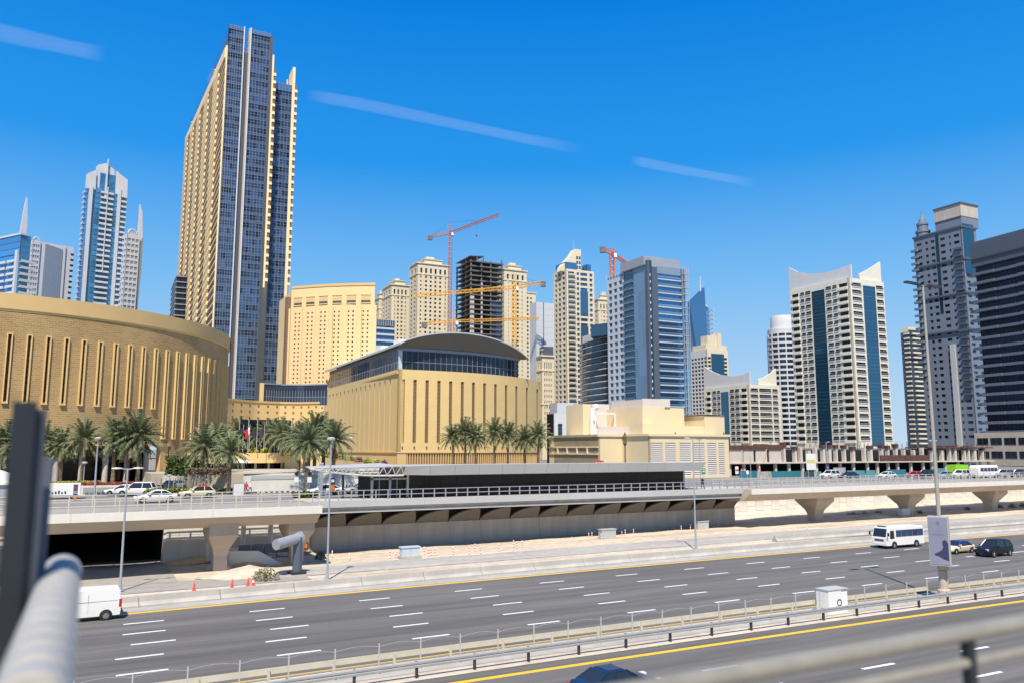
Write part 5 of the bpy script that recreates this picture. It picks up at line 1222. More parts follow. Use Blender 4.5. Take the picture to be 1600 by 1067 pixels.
# ================================================================== CRANES
def lattice(m, a, b, w, n, th=.12, up=Vector((0, 0, 1))):
    a = Vector(a); b = Vector(b); ax = (b - a).normalized(); s = ax.cross(up)
    if s.length < .1: s = Vector((1, 0, 0))
    s.normalize(); u = ax.cross(s).normalized()
    C = [(s + u) * w / 2, (s - u) * w / 2, (-s - u) * w / 2, (-s + u) * w / 2]
    for c in C: m.tube(a + c, b + c, th * 1.25, n=4)
    for i in range(n):
        p, q = a.lerp(b, i / n), a.lerp(b, (i + 1) / n)
        for k in range(4): m.tube(p + C[k], q + C[(k + 1) % 4], th * .6, n=3); m.tube(p + C[k], p + C[(k + 1) % 4], th * .6, n=3)
def crane(label, mast, Y, jt, jb, top, mat, w=2.0, cw=True, Yt=0, Yb=0, mast_mat=None):
    base = PY(mast[0], mast[2], Y); piv = PY(mast[0], mast[1], Y)
    e = thing('tower_crane', label, 'crane', (base.x, base.y, 6.0), 0, 'tower cranes over the building site'); o = Vector((base.x, base.y, 6.0))
    base.z = 6.0; piv.x, piv.y = base.x, base.y
    m = MB(); lattice(m, base - o, piv - o, w, max(6, int((piv.z - 6) / 3.5)), .27); m.build('mast', mast_mat or mat, e)
    tip = PY(jt[0], jt[1], Y + Yt); bk = PY(jb[0], jb[1], Y + Yb)
    m = MB(); lattice(m, piv - o, tip - o, w * .65, 22, .14); m.build('jib', mat, e)
    m = MB(); lattice(m, piv - o, bk - o, w * .7, 6, .16); m.build('counter_jib', mat, e)
    m = MB(); p = bk - o; m.box(p.x - 1.6, p.x + 1.6, p.y - 1, p.y + 1, p.z - 2.6, p.z + .6); m.build('counterweight', 'raw_concrete', e)
    tp = PY(top[0], top[1], Y); m = MB(); lattice(m, piv - o, tp - o, w * .6, 4, .16); m.build('cathead', mat, e)
    m = MB(); m.path([tp - o, (piv - o).lerp(tip - o, .7)], .07, 4); m.path([tp - o, (piv - o).lerp(bk - o, .9)], .07, 4); m.build('tie_rod', 'steel_dark', e)
    m = MB(); p = piv - o; m.box(p.x + w * .4, p.x + w * .4 + 1.6, p.y - 2, p.y, p.z - 2.4, p.z - .2); m.build('cab', 'white_clean', e)
    m = MB(); q = (piv - o).lerp(tip - o, .55); m.tube(q, q - Vector((0, 0, 9)), .06, n=4); m.box(q.x - .5, q.x + .5, q.y - .4, q.y + .4, q.z - 10, q.z - 9); m.build('hook', 'steel_dark', e)
    return e
crane('tall pink red tower crane rising left of the unfinished tower', (702, 364, 520), 555, (780, 335.3), (672, 370), (700.8, 348), 'crane_pink', 2.2, Yt=-20)
crane('big yellow tower crane in front of the unfinished tower', (803.5, 449, 540), 480, (645, 463), (848.8, 442), (804, 429), 'crane_yellow', 2.6)
crane('low yellow crane with its jib just above the lens roof', (709.8, 502, 540), 470, (842, 497.7), (663, 505.6), (709, 486), 'crane_yellow', 2.0)
crane('small orange crane on the roof of the blue glass tower', (957, 397, 440), 430, (983, 414), (942, 388), (959, 389), 'crane_orange', 2.2)
# ================================================================== STREET LEVEL: planting
def frond(m, L, el, az, droop, rnd, mi=0, nl=15, lw=1.0):
    pts = []; p = Vector((0, 0, 0)); d = Vector((math.cos(el) * math.cos(az), math.cos(el) * math.sin(az), math.sin(el)))
    n = 7
    for i in range(n + 1):
        pts.append(p.copy()); p = p + d * (L / n); d = (d + Vector((0, 0, -droop * (.4 + i / n)))).normalized()
    for a, b in zip(pts, pts[1:]): m.tube(a, b, .035, .025, n=3, mi=mi, cap=False)
    side = Vector((-math.sin(az), math.cos(az), 0))
    for i in range(nl):
        t = .16 + .84 * (i + rnd.random() * .6) / nl; k = min(int(t * n), n - 1); f = t * n - k
        q = pts[k].lerp(pts[k + 1], f); ax = (pts[k + 1] - pts[k]).normalized(); up = side.cross(ax)
        ll = lw * (.95 if t < .3 else 1.0) * (1.0 - .62 * max(0, t - .35)) * rnd.uniform(.75, 1.05) * .85
        for sg in (-1, 1):
            dr = (side * sg * .80 + ax * .62 + up * rnd.uniform(.1, .42) - Vector((0, 0, .22))).normalized()
            e = q + dr * ll; w_ = ax * .10
            m.add([q - w_, q + w_, e + w_ * .25], [(0, 1, 2)], mi)
def make_crown(seed, dry=8, nf=52):
    r_ = random.Random(seed); m = MB()
    for i in range(nf):
        t = (i + .5) / nf; el = math.radians(82 - 118 * t ** 1.0 + r_.uniform(-7, 7)); az = i * 2.39996 + r_.uniform(-.2, .2)
        frond(m, r_.uniform(3.3, 4.5) * (.85 + .3 * t if t < .5 else 1.0), el, az, .11 + .10 * t + r_.uniform(0, .05), r_)
    for i in range(dry):
        frond(m, r_.uniform(2.4, 3.2), math.radians(r_.uniform(-62, -30)), r_.uniform(0, 6.28), .22, r_, 1, 11, .7)
    return m.mesh('crown', ['frond', 'frond_dry'])
CROWNS = [make_crown(i, 10 if i != 1 else 4) for i in range(4)]
def trunk_mesh():
    m = MB(); pr = []; r_ = random.Random(4)
    for i in range(22): z = i / 21; pr.append((.30 - .09 * z + (.035 if i % 2 else 0) + (.16 * max(0, z - .82) / .18 if z < .97 else .06) + r_.uniform(-.012, .012), z))
    m.lathe(pr, 9); return m.mesh('trunk', 'trunk')
TRUNK = trunk_mesh(); PN = [0]
def palm(label, px, pyb, pyc, Y, group, zb=None, sc=1.0):
    b = PY(px, pyb, Y); c = PY(px, pyc, Y)
    if zb is not None: b.z = zb
    t = thing('palm_tree', label, 'palm tree', b, 0, group); i = PN[0]; PN[0] += 1; r_ = random.Random(i * 13 + 5)
    o = put('trunk', TRUNK, t, (0, 0, 0), r_.uniform(0, 6)); o.scale = (1, 1, c.z - b.z + .25)
    o.rotation_euler = (r_.uniform(-.02, .02), r_.uniform(-.02, .02), r_.uniform(0, 6))
    o = put('crown', CROWNS[i % 4], t, (0, 0, c.z - b.z), r_.uniform(0, 6.28), sc=sc * r_.uniform(.8, 1.1))
    return t
g1 = 'palms in front of the round mall'
for lb, x, yb, yc in [('date palm at the far left edge in front of the round mall', 6, 752, 694), ('date palm half hidden behind the dark railing post', 34, 752, 694), ('date palm just right of the dark railing post', 66, 752, 690),
                      ('shorter date palm, second right of the dark railing post', 93, 752, 697), ('date palm left of the single street lamp by the round mall', 127, 752, 686), ('full date palm with drooping dry fronds right of the single street lamp', 176, 752, 682),
                      ('date palm with the pale trunk standing beside the parked white cars', 213, 770, 680), ('date palm crown behind the pale trunked palm', 198, 750, 690)]:
    palm(lb, x, yb, yc, 117 + (hash(lb) % 3 if False else 0), g1, sc=1.06)
g2 = 'palms around the mall entrance'
for lb, x, yb, yc, Y, s_ in [('palm left of the entrance, standing left in its pair', 317, 737, 697, 122, .9), ('palm left of the entrance, standing right in its pair', 337, 737, 692, 128, .9), ('nearest palm in front of the entrance by the white board', 357, 770, 707, 113, .92),
    ('palm behind the flag with red and white', 372, 714, 679, 160, .95), ('palm behind the dark flags', 401, 712, 680, 160, .95), ('palm with its pale trunk right of the flags', 422, 712, 677, 156, .95), ('palm at the right end of the entrance terrace', 441, 712, 680, 150, .95),
    ('leftmost palm of the dense clump right of the entrance', 466, 737, 687, 124, .95), ('second palm of the dense clump right of the entrance', 476, 737, 693, 119, .85), ('tall palm in the middle of the dense clump', 491, 737, 674, 126, 1.0), ('palm behind the tall lamp post in the dense clump', 505, 737, 677, 130, 1.0),
    ('rightmost palm of the dense clump right of the entrance', 521, 737, 686, 124, .95), ('palm trunk growing from the pavement before the dense clump', 480, 768, 690, 113, .8)]:
    palm(lb, x, yb, yc, Y, g2, sc=s_ * 1.06)
g3 = 'palms along the front of the mall hall'
for i, (x, yc) in enumerate([(707, 683), (727, 676), (743, 684), (772, 675), (794, 679), (820, 687), (841, 680)]):
    nth = ['leftmost', 'second', 'third', 'fourth', 'fifth', 'sixth', 'rightmost'][i]
    palm(f'{nth} palm from the left before the slotted front of the mall hall', x, 728, yc, 196, g3, zb=7.2, sc=1.12)
M('leaf_wrap', (.10, .10, .035), .8, var=.4, scale=2)
for lb, x, Y in (('thin wrapped young palm on the recessed wall of the service building', 977.5, 176), ('thin wrapped young palm before the louvres of the service building', 1057, 176), ('thin wrapped young palm at the right corner of the service building', 1133.5, 184)):
    b = PY(x, 745, Y); b.z = 5.8; tp = PY(x, 677, Y); t = thing('wrapped_palm', lb, 'palm tree', b, 0, 'wrapped young palms')
    h = tp.z - 5.8; m = MB(); m.lathe([(.22, 0), (.2, h * .3), (.17, h * .72)], 8); m.build('trunk', 'trunk', t)
    m = MB(); m.lathe([(.17, h * .72), (.42, h * .78), (.34, h * .86), (.42, h * .92), (.2, h), (.05, h + .4)], 8); m.build('crown', 'leaf_wrap', t)
# --- hedges and shrubs
def leafy(name, label, cat, c, sx, sy, sz, mat, n, seed, group=None, rz=RA, leaf=.22, mat2=None, dome=False):
    r_ = random.Random(seed); m = MB()
    for i in range(n):
        if dome:
            a, e, rr = r_.uniform(0, 6.283), math.asin(r_.random()), r_.uniform(.55, 1.05) ; p = Vector((sx / 2 * rr * math.cos(e) * math.cos(a), sy / 2 * rr * math.cos(e) * math.sin(a), sz * rr * math.sin(e)))
        else:
            p = Vector((r_.uniform(-sx / 2, sx / 2), r_.uniform(-sy / 2, sy / 2), r_.uniform(0.02, sz)))
            k = r_.randrange(3)
            if k == 0: p.z = sz * r_.uniform(.88, 1.05)
            elif k == 1: p.y = -sy / 2 * r_.uniform(.9, 1.05)
        a = Vector((r_.gauss(0, 1), r_.gauss(0, 1), r_.gauss(0, 1))).normalized(); b = a.orthogonal().normalized(); q = a.cross(b); l = leaf * r_.uniform(.6, 1.3)
        m.add([p - a * l, p + b * l * .5, p + a * l, p - b * l * .5], [(0, 1, 2, 3)], 1 if (mat2 and r_.random() < .3) else 0)
    t = thing(name, label, cat, c, rz, group); m.build('foliage', [mat, mat2 or mat], t)
    m = MB(); m.box(-sx * .42, sx * .42, -sy * .38, sy * .38, 0, sz * .8) if not dome else m.lathe([(.05, 0), (min(sx, sy) * .12, .02), (.04, sz * .6)], 6)
    m.build('stems', 'hedge' if not dome else 'trunk', t); return t
leafy('hedge', 'tall dark green hedge wall beside the entrance palms', 'hedge', PY(285, 742, 128), 5.2, 2.5, 2.9, 'hedge', 2200, 1, 'hedges')
leafy('hedge', 'low clipped green hedge beside the red and cream taxi', 'hedge', PZ(268, 774, 5.8), 6.4, 1.6, .95, 'hedge', 1500, 2, 'hedges', mat2='leaf_yellow')
leafy('hedge', 'low dry flowering hedge on top of the entrance wall', 'hedge', PY(325, 741, 119), 6.2, 1.2, .9, 'leaf_dry', 1000, 3, 'hedges', mat2='flower_purple')
leafy('hedge', 'dark green hedge strip right of the taxi', 'hedge', PZ(345, 771, 5.8), 3.6, 1.2, .7, 'hedge', 700, 4, 'hedges')
leafy('hedge', 'small dark green planter hedge at the start of the tram platform', 'hedge', PZ(475, 777, 5.95), 3.0, .9, .6, 'hedge', 500, 5, 'hedges')
leafy('flower_bed', 'row of red flowers on the wall below the round mall palms', 'flower bed', PY(172, 757, 110.5), 7.6, .9, .35, 'flower_red', 900, 6, leaf=.12, mat2='hedge')
leafy('flower_bed', 'yellow green ground plants on the wall left of the red flowers', 'flower bed', PY(118, 757, 110.8), 6.2, 1.1, .5, 'leaf_yellow', 900, 7, leaf=.14, mat2='leaf_dry')
pts = [(414, 706, 'yellow bush hanging over the middle of the entrance terrace'), (396, 706, 'small yellow bush at the left of the entrance terrace'), (449, 706, 'yellow bush at the right corner of the entrance terrace'), (458, 710, 'yellow bush just below the terrace corner')]
for i, (x, y, lb) in enumerate(pts): leafy('bush', lb, 'bush', PY(x, y + 1, 151.5), 1.9, 1.4, 1.0, 'leaf_yellow', 260, 20 + i, 'yellow bushes at the entrance', leaf=.2, dome=True)
rp = [(503, 713), (513, 714.5), (524, 716), (535, 717.5), (548, 719.5), (561, 721.5), (574, 723.5), (588, 725.5), (600, 727)]
for i, (x, y) in enumerate(rp):
    nth = ['uppermost', 'second', 'third', 'fourth', 'fifth', 'sixth', 'seventh', 'eighth', 'lowest'][i]
    leafy('bush', f'{nth} bush in the row going down beside the mall hall', 'bush', PY(x, y, 172), 2.0, 1.5, 1.25, 'leaf_yellow' if i % 3 != 2 else 'flower_purple', 240, 40 + i, 'bushes down the ramp wall', leaf=.2, mat2='hedge', dome=True)
for i, (x, y, w_, h, lb) in enumerate([(415, 903, 2.6, 1.0, 'dry shrub at the end of the sand mound by the barrier'), (1162, 803, 1.6, .9, 'grey green shrub where the block wall begins'), (1332, 806, 3.0, .7, 'low dark shrub at the foot of the block wall, leftmost of the row'), (1352, 805.5, 2.2, .8, 'low dark shrub, second in the row at the block wall'), (1372, 804, 2.6, .8, 'low dark shrub, third in the row at the block wall'),
        (1437, 803, 2.0, .7, 'low dark shrub beside the second flared pillar'), (1512, 798, 1.7, .8, 'low dark shrub left of the third flared pillar'), (1562, 795, 1.8, 1.0, 'dark shrub right of the third flared pillar'), (1581, 794, 1.8, 1.0, 'dark shrub second right of the third flared pillar'), (1598, 793, 1.6, 1.0, 'dark shrub at the right edge by the block wall'), (501, 873, 1.2, .8, 'small yellowish shrub at the left end of the tram stop wall')]):
    leafy('desert_shrub', lb, 'shrub', PZ(x, y, .25), w_, w_ * .7, h, 'leaf_dry', 320, 70 + i, 'desert shrubs', leaf=.13, dome=True)

# ================================================================== garden walls of the upper street
gw = thing('garden_wall', 'white garden retaining wall with a grey panel band left of the tram stop', 'wall', PZ(380, 768, 5.8), RA + .02)
o = gw.location
def gx(px, py, Y=None): p = PZ(px, py, 5.8); return rot2(p.x - o.x, p.y - o.y, -(RA + .02))
xe = 26.0
m = MB(); m.add([(0, 0, 0), (xe, 0, 0), (xe, 0, 2.9), (6, 0, 2.75), (0, 0, 2.3), (0, .5, 0), (xe, .5, 0), (xe, .5, 2.9), (6, .5, 2.75), (0, .5, 2.3)], [(0, 1, 2, 3, 4), (9, 8, 7, 6, 5), (4, 3, 8, 9), (3, 2, 7, 8), (0, 4, 9, 5)]); m.build('wall', 'concrete_white', gw)
for i in range(8): 
    m = MB(); m.box(1.0 + i * 2.3, 3.25 + i * 2.3, -.06, -.01, 1.75, 2.35); m.build('band_panel', 'panel_silver', gw)
m = MB(); m.box(-.1, xe, -.15, .6, 2.92, 3.05); m.build('coping', 'concrete_white', gw)
m = MB(); m.prism([(-.2, .5), (xe + 8, .5), (xe + 60, 60), (-6, 60), (-6, 8)], 0.2, 2.6); m.build('terrace', 'earth', gw)
lw = thing('planter_wall', 'white planter wall with a grey panel below the round mall palms', 'wall', PZ(100, 774, 5.8), RA - .05)
m = MB(); m.box(-24, 9.5, 0, .4, 0, 1.45); m.build('wall', 'concrete_white', lw)
m = MB(); m.box(-24, 9.5, .4, 9, 0.1, 1.30); m.build('soil', 'earth', lw)
for i in range(3): m = MB(); m.box(2.2 + i * 1.7, 3.8 + i * 1.7, -.05, -.004, .3, 1.05); m.build('panel', 'steel_grey', lw)
ew = thing('parking_wall', 'pale wall behind the parked cars below the hedge', 'wall', PZ(255, 759, 5.8), RA)
m = MB(); m.box(0, 13, 0, .35, 0, 2.3); m.build('wall', 'concrete_white', ew)
m = MB(); m.box(-2, 13, .35, 14, .2, 2.1); m.build('terrace', 'earth', ew)
for i in range(6):
    p = PZ(243 + i * 7.5, 772 - i * .5, 5.8)
    t = thing('shade_panel', ['leftmost', 'second', 'third', 'fourth', 'fifth', 'rightmost'][i] + ' tilted clear shade panel over the parked cars', 'shade', p, RA + .3, 'shade panels of the car park')
    m = MB(); m.add([(0, 0, 2.3), (1.9, 0, 2.0), (1.9, 3.5, 2.1), (0, 3.5, 2.4), (0, 0, 2.34), (1.9, 0, 2.04), (1.9, 3.5, 2.14), (0, 3.5, 2.44)], [(0, 3, 2, 1), (4, 5, 6, 7), (0, 1, 5, 4), (1, 2, 6, 5), (2, 3, 7, 6), (3, 0, 4, 7)]); m.build('sheet', 'panel_silver', t)
    for x, y in ((.05, .1), (1.8, .1)): m = MB(); m.tube((x, y, 0), (x, y, 2.2), .05, n=6); m.build('post', 'steel_grey', t)
# kerb stones, striped
for i in range(22):
    p = PZ(388 + i * 4.2, 769.2 - i * .05, 5.8); m = MB(); m.box(-.32, .32, -.12, .12, 0, .2)
    k = put('kerb_stone', PC.setdefault(('kerb', i % 2), m.mesh('kerb_stone', ['concrete_white', 'black'][i % 2])), None, p, RA)
    tag(k, ['leftmost', 'second', 'third', 'fourth', 'fifth', 'sixth', 'seventh', 'eighth', 'ninth', 'tenth', 'rightmost'][i // 2] + (' white' if i % 2 == 0 else ' black') + ' stone of the striped kerb below the garden wall', 'kerb stone', 'striped kerb stones')

# ================================================================== street furniture
def lamp(label, px, pyb, zb, pyt, kind, group='street lamps', r0=.11, r1=.07, arm=1.3, u=None, tilt=0, mat='steel_grey', base=None):
    b = base or PZ(px, pyb, zb); tz = PY(px, pyt, b.y).z; h = tz - b.z
    t = thing('street_lamp', label, 'street lamp', b, RA, group)
    m = MB(); m.tube((0, 0, 0), (0, 0, h), r0, r1, n=10); m.build('pole', mat, t, smooth=40)
    m = MB(); m.tube((0, 0, 0), (0, 0, .5), r0 * 1.7, r0 * 1.4, n=10); m.box(-r0 * 2.4, r0 * 2.4, -r0 * 2.4, r0 * 2.4, -.05, .05); m.build('base', mat, t)
    for sg in ((-1, 1) if kind == 'T' else ((-1,) if kind == 'L' else (1,) if kind == 'R' else ())):
        m = MB(); m.tube((0, 0, h - .12), (sg * arm * .45, 0, h), .045, n=6); m.build('arm', mat, t)
        m = MB(); x0, x1 = sorted((sg * arm * .35, sg * arm))
        m.loft([[(x0, -.12, h - .02), (x0, .12, h - .02), (x0, .09, h + .06), (x0, -.09, h + .06)], [((x0 + x1) / 2, -.17, h - .06), ((x0 + x1) / 2, .17, h - .06), ((x0 + x1) / 2, .12, h + .10), ((x0 + x1) / 2, -.12, h + .10)], [(x1, -.10, h - .02), (x1, .10, h - .02), (x1, .07, h + .05), (x1, -.07, h + .05)]])
        m.build('lamp_head', 'steel_pale', t)
    if kind == 'cap':
        m = MB(); m.lathe([(.1, h - .1), (.38, h), (.40, h + .12), (.2, h + .22)], 12); m.build('lamp_head', 'steel_pale', t)
    return t
lamp('double headed street lamp on the sand left of the tram stop', 187.5, 921, .2, 731, 'T', arm=1.25)
lamp('single headed street lamp crossing in front of the left end of the tram stop', 511, 905, .1, 686, 'cap')
lamp('single armed street lamp crossing in front of the right end of the tram stop', 1087.5, 857, .2, 684, 'L', arm=1.3)
lamp('single street lamp between the palms of the round mall', 147, 778, 5.8, 685, 'cap', r0=.14)
lamp('small lamp post beside the planter wall', 129, 770, 5.8, 723, 'cap', r0=.06, r1=.05)
lamp('far double street lamp before the mall hall', 541, 762, 5.8, 683, 'T', arm=.9, r0=.08)
lamp('double street lamp at the right end of the tram platform', 1095, 757, 5.9, 686, 'T', arm=1.5, r0=.08)
lamp('thin double street lamp on the elevated road right of the median lamp', 1462, 750, 6.1, 688, 'T', arm=1.2, r0=.08)
lamp('street lamp behind the round site billboard', 1293.5, 744, 5.8, 690, 'R', arm=1.2, r0=.09)
lamp('low lamp with flat head by the teal hoarding', 1173.5, 748, 5.8, 711, 'T', arm=.45, r0=.07)
lamp('small white lamp behind the parked cars', 263, 768, 5.8, 743, 'cap', r0=.05, r1=.04)
lamp('small lamp post before the entrance wall', 310, 766, 5.8, 734, 'L', r0=.05, r1=.04, arm=.5)
# tall median mast with advertising panel
mu = UV(PZ(1467, 934, 0)); mp = RW(mu[0], 42.4 - .6, .03); hM = PY(1424, 447, mp.y).z
M('mast_grey', (.40, .37, .31), .55, metal=.2, var=.08, scale=2)
ml = thing('median_mast', 'tall grey double armed mast on the median carrying a poster panel', 'street lamp', mp, RA)
m = MB(); m.tube((0, 0, 0), (-.0, 0, hM), .19, .09, n=12); m.build('pole', 'mast_grey', ml, smooth=40)
m = MB(); m.lathe([(.5, 0), (.5, .7), (.36, .8), (.34, 2.2), (.26, 2.3)], 12); m.build('base_sleeve', 'concrete_warm', ml)
for sg in (-1, 1):
    m = MB(); m.tube((0, 0, hM - .1), (sg * 1.9, 0, hM + .05), .06, n=6); m.build('arm', 'steel_dark', ml)
    m = MB(); m.box(min(sg * .8, sg * 2.3), max(sg * .8, sg * 2.3), -.18, .18, hM, hM + .16); m.build('lamp_head', 'steel_dark', ml)
M('poster_grey', (.25, .255, .32), .4, var=.12, scale=.5); M('poster_violet', (.045, .04, .10), .5, var=.2, scale=2); M('poster_ink', (.16, .17, .22), .5, var=0)
bp = thing('advertising_board', 'grey lavender poster panel with a dark figure shape on the median mast', 'billboard', mp + Vector((0, 0, 2.7)), RA - 1.12)
m = MB(); m.box(-.74, .74, -.95, -.30, 0, 3.9); m.build('box', 'panel_silver', bp)
m = MB(); m.box(-.69, .69, -.985, -.955, .1, 3.8); m.build('poster', 'poster_grey', bp)
m = MB(); sil = [(-.05, .75), (.25, .55), (.66, .42), (.66, 1.75), (.55, 2.0), (.40, 2.06), (.27, 1.95), (.24, 1.72), (.30, 1.52), (.18, 1.25), (-.12, 1.05), (-.38, .92), (-.30, .80)]
m.add([(x, -.995, z) for x, z in sil] + [(x, -.986, z) for x, z in sil], [tuple(range(len(sil))), tuple(range(2 * len(sil) - 1, len(sil) - 1, -1))]); m.build('dark_figure', 'poster_violet', bp)
m = MB(); 
for k in range(7): m.box(-.36 + k * .11, -.29 + k * .11, -.995, -.986, 2.42, 2.50)
m.build('lettering', 'poster_ink', bp)
m = MB(); m.box(-.12, .12, -.995, -.986, 3.3, 3.5); m.box(-.06, .06, -.996, -.986, 3.2, 3.3); m.build('emblem', 'poster_ink', bp)
m = MB(); m.box(-.3, .3, -.4, .25, .5, .7); m.box(-.3, .3, -.4, .25, 3.1, 3.3); m.build('bracket', 'steel_dark', bp)
m = MB(); m.tube((.0, .1, 1.5 - 2.7 + .8), (.0, .1, .1), .42, n=10); m.build('collar', 'concrete_warm', bp)
# cantilever mast with stub arm
cm_ = PZ(464, 893, .25); ct = thing('gantry_mast', 'thick slate mast with a fat silver horizontal cylinder by the side road', 'mast', cm_, RA + .12)
M('arm_grey', (.34, .35, .36), .45, metal=.2, var=.08, scale=1)
M('slate_blue', (.085, .10, .13), .55, var=.08, scale=1)
m = MB(); m.tube((0, 0, 0), (0, 0, 3.3), .46, .44, n=20); m.build('post', 'slate_blue', ct, smooth=40)
m = MB(); m.tube((.25, .2, 3.2), (-2.6, -1.2, 2.85), .50, n=24); m.build('arm_stub', 'arm_grey', ct, smooth=40)
m = MB(); m.tube((.30, .22, 3.2), (.12, .13, 3.18), .62, n=24); m.build('flange', 'steel_grey', ct)
m = MB(); m.box(-.7, .7, -.7, .7, -.1, .08); m.build('foot_plate', 'steel_dark', ct)
# cabinets
def cabinet(label, px, py, w_, d_, h_, mat='panel_silver', z=.25, rz=RA):
    t = thing('utility_cabinet', label, 'cabinet', PZ(px, py, z), rz, 'roadside cabinets')
    m = MB(); m.box(-w_ / 2 - .15, w_ / 2 + .15, -d_ / 2 - .15, d_ / 2 + .15, -.2, .1); m.build('plinth', 'concrete_pale', t)
    for k in range(2): m = MB(); m.box(-w_ / 2 + k * w_ / 2 + .01, -w_ / 2 + (k + 1) * w_ / 2 - .01, -d_ / 2, d_ / 2, .1, h_); m.build('door_bay', mat, t)
    m = MB(); m.box(-w_ / 2 - .08, w_ / 2 + .08, -d_ / 2 - .08, d_ / 2 + .08, h_ + .002, h_ + .12); m.build('roof', mat, t)
    return t
M('cabinet_blue', (.50, .55, .57), .5, var=.06, scale=1)
cabinet('pale blue utility cabinet with label on the sand before the tram stop wall', 640, 869, 2.1, .8, 1.0, 'cabinet_blue')
cabinet('pale grey utility cabinet in the middle of the sand verge', 949, 840, 2.3, .8, 1.1)
cabinet('pale grey utility cabinet beside the right street lamp', 1096, 826, 2.1, .9, 1.1)
cabinet('grey blue utility cabinet before the second flared pillar', 1413, 806, 2.0, .9, 1.25, 'cabinet_blue')
wb = thing('median_box', 'white switch box with a round mark on the median', 'cabinet', RW(50.2, 42.5, .05), RA)
m = MB(); m.box(-1.05, .35, -.55, .55, 0, 1.65); m.build('box', 'white_clean', wb)
m = MB(); m.box(.37, 1.05, -.5, .5, 0, 1.62); m.build('side_box', 'plastic_white', wb)
m = MB(); m.box(-1.1, 1.1, -.6, .6, 1.66, 1.72); m.build('roof', 'steel_pale', wb)
m = MB()
for k in range(16): a = k / 16 * 6.283; b = (k + 1) / 16 * 6.283; m.tube((.1 + .22 * math.cos(a), -.57, .75 + .22 * math.sin(a)), (.1 + .22 * math.cos(b), -.57, .75 + .22 * math.sin(b)), .03, n=4)
m.build('round_mark', 'steel_dark', wb)
# bollards
ORD = 'first second third fourth fifth sixth seventh eighth ninth tenth eleventh twelfth thirteenth fourteenth fifteenth sixteenth seventeenth eighteenth nineteenth twentieth twenty-first twenty-second twenty-third twenty-fourth twenty-fifth twenty-sixth twenty-seventh twenty-eighth twenty-ninth thirtieth'.split()
def boll(m):
    for k in range(5): m.tube((0, 0, k * .15), (0, 0, (k + 1) * .15 - .001), .06, n=8, mi=1 - k % 2)
    m.tube((0, 0, .75), (0, 0, .78), .04, n=8, mi=1)
BP = sorted([(609.3, 870), (618, 874), (662.5, 864), (669.5, 867), (673.3, 866), (680, 866), (707.5, 864.5), (733, 863), (741.8, 859), (750.5, 862.5), (780, 859), (802.5, 853), (807.5, 855), (816, 854), (920, 841), (925, 840), (939.5, 843), (971.8, 838.5), (977, 835.5), (990, 834.5), (1062.5, 826), (1064.5, 828.5), (1078.8, 827.5), (1080.8, 826), (1122.5, 823), (1240, 833), (1262, 832), (1341, 828), (1432, 806), (1443, 805)])
mb_ = MB(); boll(mb_); BM = mb_.mesh('marker_post', ['cone_red', 'plastic_white'])
for i, (x, y) in enumerate(BP): tag(put('marker_post', BM, None, PZ(x, y, .2)), ORD[i] + ' red and white marker post from the left on the sand verge', 'marker post', 'red and white marker posts')
mb_ = MB()
for k in range(4): mb_.tube((0, 0, k * .18), (0, 0, (k + 1) * .18), .07, n=8, mi=k % 2)
m2 = mb_.mesh('marker_post', ['paint_yellow', 'plastic_white'])
for i, (x, y) in enumerate([(518.8, 870), (546, 874)]): tag(put('marker_post', m2, None, PZ(x, y, .1)), ['yellow and white marker post nearest the left end of the tram stop wall', 'yellow and white marker post between the street lamp and the red ones'][i], 'marker post', 'yellow marker posts')
def cone(m, w_=False):
    m.box(-.2, .2, -.2, .2, 0, .05, 0); m.lathe([(.16, .05), (.11, .33)], 10, mi=0); m.lathe([(.11, .33), (.08, .5)], 10, mi=1); m.lathe([(.08, .5), (.035, .78)], 10, mi=0)
mb_ = MB(); cone(mb_); c1 = mb_.mesh('traffic_cone', ['cone_red', 'cone_red']); mb_ = MB(); cone(mb_); c2 = mb_.mesh('traffic_cone', ['cone_red', 'plastic_white'])
for x, y, me, lb in [(303, 923.5, c1, 'leftmost red traffic cone on the side road'), (362.5, 918.5, c1, 'second red traffic cone on the side road'), (387.5, 916, c1, 'red traffic cone beside the white banded one'), (395.5, 915.2, c2, 'traffic cone with a white band, rightmost of the four')]:
    tag(put('traffic_cone', me, None, PZ(x, y, .08)), lb, 'traffic cone', 'traffic cones on the side road')
# sand mounds
def mound(name, label, px, py, sx, sy, h, mat, seed):
    r_ = random.Random(seed); m = MB(); n, k = 26, 10; rows = []
    ph = [r_.uniform(0, 6) for _ in range(6)]
    for j in range(k + 1):
        t = j / k; row = []
        for i in range(n):
            a = 2 * math.pi * i / n; rr = 1 - t; wob = 1 + .18 * math.sin(3 * a + ph[0]) + .10 * math.sin(5 * a + ph[1])
            row.append((sx / 2 * rr * wob * math.cos(a), sy / 2 * rr * wob * math.sin(a), h * math.sin(t * math.pi / 2) ** 1.2 * (1 + .18 * math.sin(2 * a + ph[2])) + .04 * math.sin(9 * a + ph[3] + 5 * t)))
        rows.append(row)
    m.loft(rows, caps=True); o = m.build(name, mat, None, PZ(px, py, .05), RA, smooth=180); return tag(o, label, 'sand mound')
mound('sand_mound', 'long pale sand mound between the pillar and the shrub', 390, 899, 9.5, 3.4, .85, 'sand', 1)
mound('sand_mound', 'rounded heap of sand at the foot of the left pillar', 345, 889, 2.6, 1.8, .9, 'sand', 2)
mound('sand_mound', 'orange sand heap against the concrete ramp', 383, 884, 4.0, 1.8, .6, 'sand_orange', 3)
mound('sand_mound', 'orange sand bank against the underpass wing wall', 300, 879, 6.5, 2.2, .5, 'sand_orange', 4)
mound('sand_mound', 'low pale sand bank at the foot of the block wall', 1360, 811, 13, 4, .9, 'sand', 5)

